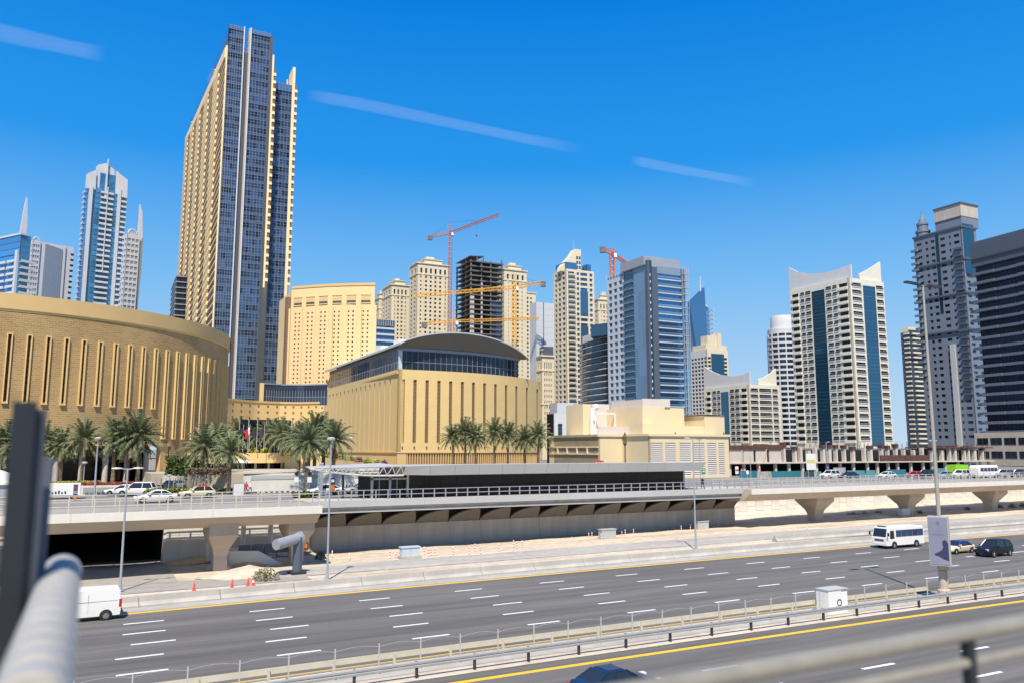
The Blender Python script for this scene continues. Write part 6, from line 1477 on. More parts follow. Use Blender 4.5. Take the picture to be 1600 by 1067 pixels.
# under the left elevated road
for i, (x, lb) in enumerate([(379.5, 'leftmost white column under the left elevated road'), (422, 'middle white column under the left elevated road'), (456, 'right white column under the left elevated road'), (326.5, 'white column left of the concrete pillar')]):
    p = PY(x, 870, 98); p.z = 0; q = RW(UV(p)[0], 92.2, 0); 
    d = ray(x, 850); k = 92.2 / (d.x * rot2(0, 1, RA)[0] + d.y * rot2(0, 1, RA)[1]); q = Vector((d.x * k, d.y * k, 0))
    t = thing('white_column', lb, 'column', q, RA, 'white columns under the elevated road'); m = MB(); m.tube((0, 0, 0), (0, 0, 4.4), .26, n=12); m.build('shaft', 'white_clean', t, smooth=40); m = MB(); m.box(-.4, .4, -.4, .4, -.05, .25); m.build('foot', 'concrete_pale', t)
rm = thing('concrete_ramp', 'low concrete ramp wall under the left elevated road', 'ramp', PZ(356, 884, .2), RA); m = MB()
m.add([(0, 0, -.2), (5.6, 0, -.2), (3.0, 0, 1.35), (0, 0, 1.5), (0, 3, -.2), (5.6, 3, -.2), (3.0, 3, 1.35), (0, 3, 1.5)], [(0, 1, 2, 3), (7, 6, 5, 4), (3, 2, 6, 7), (2, 1, 5, 6), (0, 3, 7, 4)]); m.build('wall', 'concrete_white', rm)
wbz = thing('water_barrier', 'row of dark blue plastic barriers on the ramp', 'barrier', PZ(372, 866, 1.2), RA)
for i in range(5):
    m = MB(); m.loft([[(0, -.25, 0), (1.25, -.25, 0), (1.25, .25, 0), (0, .25, 0)], [(0.02, -.2, .35), (1.23, -.2, .35), (1.23, .2, .35), (0.02, .2, .35)], [(.05, -.1, .95), (1.2, -.1, .95), (1.2, .1, .95), (.05, .1, .95)]]); m.build('barrier_unit', 'slate_blue', wbz, (i * 1.3, 0, 0))
fr_ = thing('pipe_railing', 'dark pipe railing stepping down beside the ramp', 'railing', PZ(403, 868, .6), RA); m = MB()
for i in range(3): m.tube((i * 2.0, 0, -i * .35), (i * 2.0, 0, 1.0 - i * .35), .04, n=6)
m.tube((0, 0, .3), (2, 0, .0), .03, n=6); m.tube((2, 0, -.1), (4, 0, -.4), .03, n=6); m.build('posts_and_rail', 'steel_dark', fr_)
ob = thing('orange_container', 'small orange metal bin behind the slate mast', 'bin', PZ(473, 859, .4), RA); m = MB(); m.loft([[(-.5, -.4, 0), (.5, -.4, 0), (.5, .4, 0), (-.5, .4, 0)], [(-.6, -.45, 1.5), (.6, -.45, 1.5), (.6, .45, 1.5), (-.6, .45, 1.5)]]); m.build('body', 'car_orange', ob); m = MB(); m.box(-.64, .64, -.5, .5, 1.5, 1.58); m.build('rim', 'steel_dark', ob)
sb = thing('sloping_stair', 'sloping pale stair flank under the left elevated road', 'stairs', PY(405, 860, 96), RA); sb.location.z = 0; m = MB()
m.add([(-2, 3, 0), (4, 3, 0), (4, 3, 3.6), (-2, 3, .8), (-2, 4.2, 0), (4, 4.2, 0), (4, 4.2, 3.6), (-2, 4.2, .8)], [(0, 1, 2, 3), (7, 6, 5, 4), (3, 2, 6, 7), (0, 3, 7, 4), (1, 5, 6, 2)]); m.build('flank', 'concrete_white', sb)

# flags
FC = [((.55, .02, .04), 'red and white flag on the leftmost flag pole', 389), ((.03, .03, .04), 'dark flag on the second flag pole', 400.5), ((.05, .03, .06), 'dark flag on the third flag pole', 412), ((.02, .03, .03), 'dark flag on the fourth flag pole', 379)]
for i, (c, lb, x) in enumerate(FC):
    b = PY(x, 705, 149); t = thing('flag_pole', lb, 'flag', b, RA, 'flag poles at the entrance'); h = PY(x, 664, 149).z - b.z
    m = MB(); m.tube((0, 0, 0), (0, 0, h), .06, .04, n=8); m.lathe([(.08, h), (.08, h + .12)], 8); m.build('pole', 'steel_pale', t)
    M(f'flag_cloth_{i}', c, .8, var=.1); m = MB(); A = []; Bq = []
    for k in range(7): f = k / 6; A.append((-f * .95, .16 * math.sin(f * 6 + i), h - .25 - f * .75)); Bq.append((-f * .70, .16 * math.sin(f * 6 + .8 + i), h - 1.7 - f * 1.0))
    m.strip(A, Bq); m.strip([(x_, y_ + .02, z_) for x_, y_, z_ in Bq], [(x_, y_ + .02, z_) for x_, y_, z_ in A]); m.build('cloth', f'flag_cloth_{i}', t, smooth=180)
    if i == 0:
        m = MB(); m.strip([(-f * .30, .16 * math.sin(f * 2) - .015, h - .25 - f * .24) for f in (0, .5, 1)], [(-f * .26, .16 * math.sin(f * 2 + .8) - .015, h - 1.6 - f * .3) for f in (0, .5, 1)]); m.build('white_band', 'white_clean', t)
# umbrellas at the entrance
for i, (x, lb) in enumerate([(372, 'left white parasol under the entrance terrace'), (381, 'right white parasol under the entrance terrace'), (356, 'white parasol behind the nearest entrance palm')]):
    b = PY(x, 739, 140); t = thing('parasol', lb, 'parasol', b, 0, 'parasols'); m = MB(); m.tube((0, 0, 0), (0, 0, 2.3), .04, n=6); m.build('pole', 'steel_pale', t); m = MB(); m.lathe([(1.2, 1.9), (1.15, 1.98), (.1, 2.4)], 8); m.build('canopy', 'white_clean', t)
    m = MB(); m.lathe([(.35, 0), (.3, .06)], 8); m.build('foot', 'steel_dark', t)
# white board, signs
bd = thing('display_board', 'white standing display board in the street before the garden wall', 'sign', PZ(372, 776, 5.9), RA + .25)
m = MB(); m.box(-.68, .68, -.06, .06, .25, 1.75); m.build('panel', 'white_clean', bd)
for x0, x1, z0, z1 in ((-.72, -.682, 0, 1.8), (.682, .72, 0, 1.8), (-.68, .68, 1.752, 1.8)): m = MB(); m.box(x0, x1, -.08, .08, z0, z1); m.build('frame_bar', 'steel_grey', bd)
for x, lb in ((462, 'left pedestrian signal with round black head and plate'), (482.5, 'right pedestrian signal with round black head and white plate')):
    t = thing('signal_post', lb, 'signal', PZ(x, 774, 5.9), RA, 'signal posts'); m = MB(); m.tube((0, 0, 0), (0, 0, 3.0), .05, n=8); m.build('post', 'steel_grey', t)
    m = MB(); m.tube((0, -.2, 2.9), (0, .05, 2.9), .24, n=14); m.build('head', 'black', t); m = MB(); m.box(-.28, .28, -.1, -.05, 1.75, 2.45); m.build('plate', 'white_clean', t)
pk = thing('poster_stand', 'tall dark poster stand with an orange picture by the platform', 'sign', PZ(519, 769, 6.2), RA + .2)
m = MB(); m.box(-.36, .36, -.08, .08, 0, 2.0); m.build('panel', 'poster_violet', pk); m = MB(); m.box(-.28, .28, -.1, -.082, .35, 1.05); m.build('picture', 'car_orange', pk); m = MB(); m.box(-.2, .2, -.1, -.082, 1.4, 1.75); m.build('mark', 'white_clean', pk)
pp = thing('ticket_pillar', 'thick pale pillar standing before the tram platform', 'pillar', PZ(500.5, 773, 5.9), RA); m = MB(); m.box(-.22, .22, -.22, .22, 0, 4.1); m.build('shaft', 'steel_grey', pp); m = MB(); m.box(-.25, .25, -.25, .25, 4.1, 4.3); m.build('cap', 'steel_pale', pp)
mb_ = MB(); mb_.lathe([(.09, 0), (.09, .8), (.13, .86), (.09, .95), (.03, 1.0)], 8); bm_ = mb_.mesh('bollard', 'steel_dark')
for x in (536, 541, 546, 551, 556, 561): tag(put('bollard', bm_, None, PZ(x, 768, 6.0)), ['leftmost', 'second', 'third', 'fourth', 'fifth', 'rightmost'][(x - 536) // 5] + ' dark bollard behind the left end of the tram platform', 'bollard', 'dark bollards by the platform')
rs = thing('red_sign', 'small red sign with white marks above the tram canopy', 'sign', PY(936, 724, 150), RA); m = MB(); m.box(-1.0, 1.0, -.06, .06, 0, .62); m.build('panel', 'car_red', rs)
m = MB()
for a, b_ in ((-.8, -.45), (-.1, .1), (.45, .8)): m.box(a, b_, -.075, -.062, .25, .36)
m.build('marks', 'white_clean', rs); m = MB(); m.tube((0, 0, -6), (0, 0, 0), .06, n=6); m.build('post', 'steel_grey', rs)
gs = thing('green_sign', 'small green sign on the right end of the tram platform', 'sign', PZ(1100, 757, 6.1), RA); M('sign_green', (.02, .25, .16), .5, var=0); m = MB(); m.box(-.4, .4, -.03, .03, 1.9, 2.6); m.build('panel', 'sign_green', gs); m = MB(); m.box(-.22, .22, -.045, -.032, 2.15, 2.35); m.build('mark', 'white_clean', gs); m = MB(); m.tube((0, 0, 0), (0, 0, 1.9), .04, n=6); m.build('post', 'steel_grey', gs)
# ================================================================== VEHICLES
def wheel(parent, x, y, r, w_, rim='chrome'):
    s = 1 if y > 0 else -1
    tm = PC.get(('tyre', r, w_, s))
    if not tm:
        m = MB(); n = 20
        pr = [(r * .62, -w_ / 2), (r * .94, -w_ / 2), (r, -w_ / 2 + .04), (r, w_ / 2 - .04), (r * .94, w_ / 2), (r * .62, w_ / 2)]; vs = []
        for k in range(n):
            a = 2 * math.pi * k / n
            for q, yy in pr: vs.append((q * math.cos(a), yy, q * math.sin(a)))
        c = len(pr); m.add(vs, [(k * c + j, k * c + (j + 1) % c, ((k + 1) % n) * c + (j + 1) % c, ((k + 1) % n) * c + j) for k in range(n) for j in range(c)])
        tm = m.mesh('tyre', 'rubber', smooth=40); m = MB(); m.tube((0, s * (w_ / 2 - .05), 0), (0, -s * .1, 0), r * .64, n=16)
        for k in range(6): a = k * math.pi / 3; m.box(-.0, r * .55, s * (w_ / 2 - .05) - .012, s * (w_ / 2 - .05) + .012, -.03, .03) if k == 0 else m.tube((.05 * math.cos(a), s * (w_ / 2 - .04), .05 * math.sin(a)), (r * .56 * math.cos(a), s * (w_ / 2 - .04), r * .56 * math.sin(a)), .03, n=4)
        PC[('tyre', r, w_, s)] = tm; PC[('rim', r, w_, s)] = m.mesh('rim', rim)
    t = put('wheel', tm, parent, (x, y, r)); put('rim', PC[('rim', r, w_, s)], t); return t
def loft_body(m, st, ch=.10):          # stations: (x, half width, z low, z high)
    rings = []
    for x, hw, zl, zh in st:
        c = min(ch, (zh - zl) * .4); rings.append([(x, -hw + c * .6, zl), (x, hw - c * .6, zl), (x, hw, zl + c), (x, hw, zh - c), (x, hw - c, zh), (x, -hw + c, zh), (x, -hw, zh - c), (x, -hw, zl + c)])
    m.loft(rings)
def car(name, label, kind, color, p, rz, group='cars on the upper street', roof=None, cat='car', detail=True):
    t = thing(name, label, cat, p, rz, group); S = {'sedan': (4.7, .9, 1.45, .95), 'suv': (4.8, .95, 1.82, 1.12), 'hatch': (4.3, .88, 1.5, 1.0)}[kind]
    L, hw, H, zb = S; r = .36 if kind == 'suv' else .32; h = L / 2
    m = MB()
    if kind == 'suv': st = [(-h, hw * .9, .45, zb - .05), (-h + .15, hw, .35, zb), (-h + 1, hw, .32, zb), (.5, hw, .32, zb), (h - 1.3, hw, .32, zb), (h - .25, hw * .97, .36, zb - .12), (h, hw * .88, .45, zb - .28)]
    else: st = [(-h, hw * .86, .42, zb - .12), (-h + .2, hw * .97, .3, zb), (-h + 1, hw, .26, zb + .02), (.4, hw, .26, zb), (h - 1.2, hw, .26, zb - .08), (h - .3, hw * .95, .3, zb - .22), (h, hw * .8, .4, zb - .34)]
    loft_body(m, st, .16); m.build('body', color, t, smooth=35)
    if kind == 'suv': g0 = (-h + .12, h - 1.45); g1 = (-h + .45, h - 2.15)
    elif kind == 'hatch': g0 = (-h + .25, h - 1.25); g1 = (-h + .7, h - 2.0)
    else: g0 = (-h + .55, h - 1.35); g1 = (-h + 1.35, h - 2.2)
    a = hw - .06; b = hw - .28; zr = H - .07
    m = MB(); m.loft([[(g0[0], -a, zb - .05), (g0[1], -a, zb - .1), (g0[1], a, zb - .1), (g0[0], a, zb - .05)], [(g1[0], -b, zr), (g1[1], -b, zr), (g1[1], b, zr), (g1[0], b, zr)]]); m.build('glasshouse', 'car_glass', t)
    m = MB(); cx = (g1[0] + g1[1]) / 2; m.loft([[(g1[0] - .05, -b - .03, zr - .02), (g1[1] + .05, -b - .03, zr - .02), (g1[1] + .05, b + .03, zr - .02), (g1[0] - .05, b + .03, zr - .02)], [(g1[0] + .2, -b + .15, H), (g1[1] - .15, -b + .15, H), (g1[1] - .15, b - .15, H), (g1[0] + .2, b - .15, H)]]); m.build('roof', roof or color, t)
    for sg in (-1, 1):
        m = MB()
        for f0, f1 in ((0, 0), (1, 1)):
            m.tube((g0[f0], sg * a, zb - .05), (g1[f1], sg * b, zr), .05, n=5)
        m.build('pillar_trim', roof if (roof and kind == 'sedan') else color, t)
        xm = (g1[0] + g1[1]) / 2 - .1; m = MB(); m.tube((xm, sg * (a + .005), zb - .05), (xm, sg * (b + .005), zr), .045, n=5); m.build('door_post', roof if (roof and kind == 'sedan') else color, t)
        m = MB(); m.box(h - .35, h - .02, sg * hw * .55, sg * hw * .86, zb - .36 if kind != 'suv' else zb - .42, zb - .22 if kind != 'suv' else zb - .2); m.build('headlight', 'lamp_clear', t)
        m = MB(); m.box(-h - .01, -h + .12, sg * hw * .6, sg * hw * .9, zb - .35, zb - .12); m.build('tail_light', 'lamp_red', t)
        m = MB(); m.box(g0[1] - .35, g0[1] - .15, sg * hw, sg * (hw + .18), zb - .02, zb + .13); m.build('mirror', color, t)
        for x in (-h + .85, h - .9): wheel(t, x, sg * (hw - .05), r, .22)
        m = MB()
        for x in (-h + .85, h - .9): m.tube((x, sg * (hw - .02), r), (x, sg * (hw + .004), r), r + .07, n=18)
        m.build('wheel_arch', 'black', t)
    m = MB(); m.box(h - .02, h + .02, -hw * .45, hw * .45, .45, zb - .42); m.build('grille', 'black', t)
    return t
HD = RA + math.pi                        # far carriageway runs to the left
# --- white van
v = thing('delivery_van', 'white panel van at the left on the far carriageway', 'van', RW(1.1, 65.95, .012), HD + .02)
m = MB()
prof = [(-2.45, .36), (-2.47, 1.15), (-2.38, 1.95), (-2.25, 2.16), (1.15, 2.2), (1.55, 2.1), (2.28, 1.25), (2.45, 1.05), (2.47, .42), (2.35, .32), (-2.35, .32)]
rings = []
for y, dx, dz in ((-.86, .0, -.0), (-.80, -.0, .0), (.80, 0, 0), (.86, 0, 0)):
    rings.append([(x * (1 if abs(y) < .84 else .985), y * (1.0 if z < 1.2 else .95), z if abs(y) < .84 or z < 1.9 else z - .08) for x, z in prof])
m.loft(rings); m.build('body', 'car_white', v)
for sg in (-1, 1):
    m = MB(); m.add([(1.25, sg * .852, 1.28), (2.15, sg * .868, 1.28), (1.62, sg * .825, 1.95), (1.25, sg * .83, 1.95)], [(0, 1, 2, 3)]); m.build('cab_window', 'car_glass', v)
    for x in (-1.5, 1.55): wheel(v, x, sg * .83, .33, .22)
    m = MB()
    for x in (-1.5, 1.55): m.tube((x, sg * .855, .33), (x, sg * .872, .33), .42, n=18)
    m.build('wheel_arch', 'black', v)
    m = MB(); m.box(-2.49, -2.3, sg * .74, sg * .865, .85, 1.4); m.build('tail_light', 'lamp_red', v)
    m = MB(); m.box(-.35, -.335, sg * .85, sg * .872, .5, 1.85); m.build('door_seam', 'steel_grey', v)
    m = MB(); m.box(1.0, 1.012, sg * .85, sg * .872, .5, 1.85); m.build('door_seam', 'steel_grey', v)
    m = MB(); m.box(-2.2, 1.0, sg * .845, sg * .866, 1.32, 1.345); m.build('slide_rail', 'steel_grey', v)
    m = MB(); m.box(.8, .98, sg * .86, sg * .89, 1.05, 1.1); m.build('door_handle', 'black', v)
    m = MB(); m.box(2.2, 2.42, sg * .55, sg * .84, .85, 1.1); m.build('headlight', 'lamp_clear', v)
m = MB(); m.add([(2.30, -.72, 1.25), (2.30, .72, 1.25), (1.60, .70, 2.08), (1.60, -.70, 2.08)], [(0, 1, 2, 3)]); m.build('windscreen', 'car_glass', v)
m = MB(); m.box(-2.6, -2.4, -.86, .86, .3, .55); m.build('rear_bumper', 'steel_dark', v)
m = MB(); m.box(-2.405, -2.39, -.65, .65, 1.3, 1.85); m.build('rear_window', 'car_glass', v)
# --- white minibus
b = thing('minibus', 'white minibus with dark blue side windows on the far carriageway', 'bus', RW(90.6, 66.2, .012), HD + dirv(90, 66))
m = MB(); pf = [(-3.5, .42), (-3.5, 2.3), (-3.4, 2.55), (2.75, 2.62), (3.05, 2.5), (3.42, 1.5), (3.5, 1.2), (3.5, .5), (3.4, .38), (-3.4, .38)]; rings = []
for y in (-1.04, -.96, .96, 1.04): rings.append([(x, y * (1 if z < 1.4 else .965), z if abs(y) < 1 or z < 2 else z - .1) for x, z in pf])
m.loft(rings); m.build('body', 'car_white', b)
for sg in (-1, 1):
    for k in range(5): m = MB(); x0 = -3.35 + k * 1.02; m.box(x0, x0 + .97, sg * 1.005, sg * 1.045, 1.38, 2.18); m.build('side_window', 'bus_glass', b)
    m = MB(); m.add([(2.05, sg * 1.048, 1.2), (2.85, sg * 1.048, 1.2), (2.75, sg * 1.02, 2.15), (2.05, sg * 1.02, 2.15)], [(0, 1, 2, 3)]); m.build('cab_window', 'car_glass', b)
    for x in (-2.0, 2.1): wheel(b, x, sg * .99, .39, .24)
    m = MB()
    for x in (-2.0, 2.1): m.tube((x, sg * 1.0, .39), (x, sg * 1.05, .39), .5, n=18)
    m.build('wheel_arch', 'black', b)
    m = MB(); m.box(3.38, 3.52, sg * .65, sg * .98, .72, .98); m.build('headlight', 'lamp_clear', b)
    m = MB(); m.tube((3.2, sg * 1.0, 2.0), (3.5, sg * 1.3, 1.95), .03, n=5); m.box(3.42, 3.52, min(sg * 1.22, sg * 1.42), max(sg * 1.22, sg * 1.42), 1.55, 1.95); m.build('mirror', 'black', b)
m = MB(); m.add([(3.46, -.92, 1.42), (3.46, .92, 1.42), (3.13, .88, 2.38), (3.13, -.88, 2.38)], [(0, 1, 2, 3)]); m.build('windscreen', 'car_glass', b)
m = MB(); m.box(3.5, 3.54, -.62, .62, .95, 1.12); m.build('grille', 'black', b)
m = MB(); m.box(3.46, 3.58, -1.0, 1.0, .4, .66); m.build('bumper', 'car_white', b)
m = MB(); m.box(2.7, 3.0, -.6, .6, 2.6, 2.68); m.build('visor', 'car_glass', b)
# --- cream taxi, dark off-roader, near car
car('taxi', 'cream taxi with a blue roof behind the poster panel', 'sedan', 'car_cream', RW(91.4, 59.2, .012), HD + .0, 'vehicles on the far carriageway', roof='car_blue', cat='taxi')
car('off_roader', 'black off-road car at the right edge of the far carriageway', 'suv', 'car_black', RW(92.6, 55.6, .012), HD + .0, 'vehicles on the far carriageway')
p = PZ(962, 1041, 1.42); car('near_car', 'dark navy car cut off by the bottom edge on the near carriageway', 'sedan', 'car_navy', Vector((p.x, p.y, .012)), RA + .03, 'vehicles on the near carriageway')
# --- upper street, left
def on(px, py, z=5.85): return PZ(px, py, z)
car('parked_car', 'white off-road car beside the pale trunked palm', 'suv', 'car_white', on(213, 774), RA + 2.75)
car('parked_car', 'white saloon just left of the white off-road car', 'sedan', 'car_white', on(193, 773), RA + 2.6)
car('passing_car', 'white saloon passing behind the left railing', 'sedan', 'car_white', on(243, 784), RA + math.pi)
car('taxi', 'cream taxi with a red roof beside the low hedge', 'hatch', 'car_cream', on(308, 777), HD, roof='car_red', cat='taxi')
car('taxi', 'white and orange taxi under the entrance hedge', 'hatch', 'car_white', on(337, 762), HD + .1, roof='car_orange', cat='taxi')
car('parked_car', 'silver car parked at the left end of the shade panels', 'sedan', 'car_silver', on(268, 764), RA + 1.2)
car('parked_car', 'silver car parked in the middle of the shade panels', 'sedan', 'car_silver', on(284, 763), RA + 1.2)
car('passing_car', 'white saloon beside the ticket pillar at the tram stop', 'sedan', 'car_white', on(508, 772, 5.85), RA + math.pi)
car('passing_car', 'silver saloon behind the left end of the tram platform', 'sedan', 'car_silver', on(563, 770, 5.85), RA + math.pi)
tr = thing('white_trailer', 'white box trailer with faint dark lettering left of the planter wall', 'trailer', on(92, 779), RA - .03)
m = MB(); m.box(-2.3, 2.3, 0, 2, .45, 1.9); m.build('box', 'white_clean', tr); m = MB(); m.box(-2.2, 2.2, .1, 1.9, .3, .45); m.build('chassis', 'black', tr)
m = MB()
for k in range(8): m.box(-1.9 + k * .35, -1.7 + k * .35, -.012, -.002, .62, .85 + .1 * (k % 3))
m.build('lettering', 'steel_dark', tr)
for x in (-1.5, 1.5): wheel(tr, x, .12, .3, .2)
pp = thing('poster_column', 'narrow purple patterned poster column beside the white trailer', 'sign', on(117, 781), RA); m = MB(); m.box(-.24, .24, -.24, .24, 0, 1.9); m.build('shaft', 'poster_violet', pp)
for k, c in enumerate(('car_orange', 'poster_grey', 'flower_purple')): m = MB(); m.box(-.2, .2, -.262, -.242, .2 + k * .55, .6 + k * .55); m.build('picture', c, pp)
wk = thing('white_kiosk', 'white kiosk roofs behind the dark railing post', 'kiosk', on(10, 778), RA); m = MB(); m.box(-4, 3.2, 0, 3, 0, 1.7); m.build('body', 'steel_grey', wk); m = MB(); m.box(-4.3, 3.5, -.3, 3.3, 1.7, 2.0); m.build('lower_roof', 'white_clean', wk)
m = MB(); m.add([(-4, 0, 2.0), (3, 0, 2.0), (3, 3, 2.0), (-4, 3, 2.0), (-4, 0, 4.6), (-4, 3, 4.6)], [(0, 1, 4), (3, 5, 2), (1, 2, 5, 4), (0, 4, 5, 3)]); m.build('upper_roof', 'white_clean', wk)
# --- upper street, right: behind the right railing
for lb, kind, col, x in [('white off-road car left of the dark blue car by the site hoarding', 'suv', 'car_white', 1297), ('dark blue car beside the teal hoarding', 'sedan', 'car_navy', 1327), ('white saloon between the teal hoardings', 'sedan', 'car_white', 1386), ('red car right of the white saloon', 'hatch', 'car_red', 1430), ('dark car behind the median mast', 'suv', 'car_black', 1447), ('silver car left of the green container', 'sedan', 'car_silver', 1478), ('white off-road car in front of the green container', 'suv', 'car_white', 1501), ('dark car in front of the small white bus', 'sedan', 'car_navy', 1525), ('silver off-road car at the right behind the railing', 'suv', 'car_silver', 1570), ('black car at the far right behind the railing', 'suv', 'car_black', 1594)]:
    car('parked_car', lb, kind, col, PZ(x, 747 - (x - 1290) * .004, 5.85), HD + .05)
bb = thing('white_coach', 'small white bus behind the right railing near the green container', 'bus', PZ(1538, 746, 5.85), HD)
m = MB(); loft_body(m, [(-3.6, 1.0, .4, 2.6), (-3.4, 1.1, .35, 2.75), (3.2, 1.1, .35, 2.75), (3.55, 1.0, .45, 2.2)], .2); m.build('body', 'car_white', bb)
for sg in (-1, 1):
    for k in range(5): m = MB(); m.box(-3.2 + k * 1.25, -2.05 + k * 1.25, sg * 1.08, sg * 1.112, 1.45, 2.2); m.build('side_window', 'bus_glass', bb)
    for x in (-2.2, 2.2): wheel(bb, x, sg * 1.0, .4, .24)
gc = thing('green_container', 'bright lime green container beside the small white bus', 'container', PZ(1506, 744, 5.85) + Vector((2, 4, 0)), RA); M('lime', (.28, .62, .02), .6, var=.08, scale=1)
m = MB(); m.box(-2.4, 2.4, 0, 2.2, .1, 2.6); m.build('box', 'lime', gc)
for k in range(12): m = MB(); m.box(-2.3 + k * .4, -2.15 + k * .4, -.05, -.003, .2, 2.5); m.build('corrugation', 'lime', gc)

# ================================================================== CONSTRUCTION SITE at the right
cs = thing('building_site', 'raw concrete building site with rusty formwork along the upper street at the right', 'building site', PZ(1142, 745, 5.8) + Vector((2, 8, 0)), RA - .06)
so = cs.location; SA = RA - .06
def sx_(px, y=0.0):
    d = ray(px, 720); P = Vector((0, 0, 0)); dx, dy = rot2(d.x, d.y, -SA); lx, ly = rot2(-so.x, -so.y, -SA); k = (y - ly) / dy; return lx + dx * k
def sz_(px, py, y=0.0):
    d = ray(px, py); dx, dy = rot2(d.x, d.y, -SA); lx, ly = rot2(-so.x, -so.y, -SA); k = (y - ly) / dy; return CAM_H + d.z * k - so.z
r_ = random.Random(11); xA, xB = 0.0, sx_(1552); zS = sz_(1200, 722.5); zT = sz_(1200, 696)
m = MB(); m.box(xA - 1, xB, -.4, 16, zS - .18, zS + .12); m.build('floor_slab', 'raw_concrete_pale', cs)
m = MB(); m.box(xA - 1, xB, 9, 16, -.2, zS - .2); m.build('undercroft_shade_block', 'shade_black', cs)  # solid dark block stands in for the shade under the slab
x = .4
while x < xB:
    piece(cs, 'column', 'low', lambda m: m.box(-.3, .3, 0, .6, -.1, zS - .19), 'raw_concrete_pale', (x, .3, 0)); x += r_.uniform(3.4, 5.4)
x = .2
xmid = sx_(1225); 
while x < xmid:                                    # wall boards with rusty shutters above
    w_ = r_.uniform(2.6, 4.4); m = MB(); m.box(x, x + w_, .1, .4, zS + .121, zT - 1.0); m.build('cast_wall', 'raw_concrete_pale', cs)
    m = MB(); m.box(x - .3, x + w_ + .4, -.1, .7, zT - .98, zT + r_.uniform(.1, .5)); m.build('formwork', 'rust', cs); x += w_ + r_.uniform(.5, 1.1)
while x < xB - 2:
    k = r_.random()
    w_ = r_.uniform(.5, .9); h = (zT - zS) * r_.uniform(.72, .92)
    m = MB(); m.box(x, x + w_, .2, 1.2, zS + .121, zS + h); m.build('column', 'raw_concrete_pale', cs)
    if k < .75:
        m = MB(); m.box(x - .2, x + w_ + .2, 0.0, 1.4, zS + h + .001, zS + h + r_.uniform(.7, 1.2)); m.build('formwork', 'rust', cs)
    x += w_ + r_.uniform(1.0, 3.4)
m = MB(); xs0, xs1 = sx_(1375), sx_(1452)
for xa, xb in ((xs0, (xs0 + xs1) / 2 - .4), ((xs0 + xs1) / 2, xs1)):
    m = MB(); m.box(xa, xb, -.25, .05, zS - .3, zS + (zT - zS) * .42); m.build('formwork', 'rust', cs)
m = MB(); m.box(xmid, xB - 1, 6, 14, zT - .9, zT - .6); m.build('upper_slab', 'raw_concrete', cs)
m = MB(); m.box(xmid, xB - 1, 3.5, 14, zS + .13, zT - .95); m.build('interior_shade_block', 'shade_black', cs)  # solid dark block stands in for the shade behind the columns
m = MB(); xq = sx_(1455)
m.box(xq, xB, -.2, 8, zT - .55, zT - .2); m.build('deck_slab', 'rust', cs)
for k in range(26): 
    xx = xq + .4 + k * (xB - xq - 1) / 26; m = MB(); m.tube((xx, .5 + (k % 3) * 1.2, zS + .1), (xx, .5 + (k % 3) * 1.2, zT - .5), .05, n=5); m.build('prop', 'steel_grey', cs)
x = xA
while x < xB:                                       # rebar and clutter against the sky
    h = r_.uniform(.4, 1.2); m = MB()
    for q in range(5): m.tube((x + q * .12, 1 + r_.uniform(-.3, .3), zT - .6), (x + q * .12 + r_.uniform(-.05, .05), 1, zT + h), .025, n=3)
    o = m.build('rebar', 'rust', cs); o['kind'] = 'stuff'; x += r_.uniform(1.2, 2.6)
m = MB(); m.tube((sx_(1192), -.3, zS + .2), (sx_(1197), -.3, zT - .8), .12, n=6); m.build('raking_prop', 'concrete_warm', cs)
# hoardings in front of the site
M('hoarding_teal', (.03, .17, .20), .6, var=.08, scale=.6); M('hoarding_print', (.40, .36, .33), .6, var=.5, scale=1.6); M('hoarding_blue', (.10, .26, .30), .6, var=.1)
for i, (x0, x1, yt, yb, mt, lb) in enumerate([(1156, 1183, 735, 748, 'hoarding_teal', 'teal hoarding panel at the left end of the site'), (1183.5, 1206, 736, 748, 'hoarding_print', 'printed pale hoarding with leaf pattern'), (1206.5, 1252, 735.5, 747.5, 'hoarding_teal', 'long plain teal hoarding'), (1253, 1276, 736, 748, 'hoarding_print', 'printed pale hoarding below the site billboard'), (1277, 1284, 736, 747, 'hoarding_blue', 'short teal hoarding right of the site billboard'),
        (1324, 1352, 734.5, 745, 'hoarding_blue', 'blue green sheeting behind the dark blue car'), (1354, 1368, 734, 745, 'hoarding_blue', 'curved pale blue sheeting'), (1385, 1416, 733, 743, 'hoarding_teal', 'teal hoarding left of the red car'), (1303, 1322, 730, 745, 'hoarding_print', 'black and white printed panel behind the white car'), (1458, 1477, 731, 744, 'hoarding_blue', 'blue panel right of the median mast')]):
    a = PZ(x0, 747, 5.8) + Vector((1.5, 4.0, 0)); p0, p1 = PY(x0, yb, a.y), PY(x1, yb, a.y + (x1 - x0) * .075); p0.z = 5.8; h = PY(x0, yt, a.y).z - 5.8
    d = p1 - p0; ln = math.hypot(d.x, d.y); t = thing('hoarding', lb, 'hoarding', p0, math.atan2(d.y, d.x), 'site hoardings'); n = max(1, int(ln / 2.2)); w_ = ln / n
    for k in range(n): m = MB(); m.box(k * w_ + .01, (k + 1) * w_ - .01, 0, .06, 0, h); m.build('board', mt, t)
    m = MB(); m.box(0, ln, .061, .14, h * .5, h * .5 + .1); m.build('rail', 'steel_dark', t)
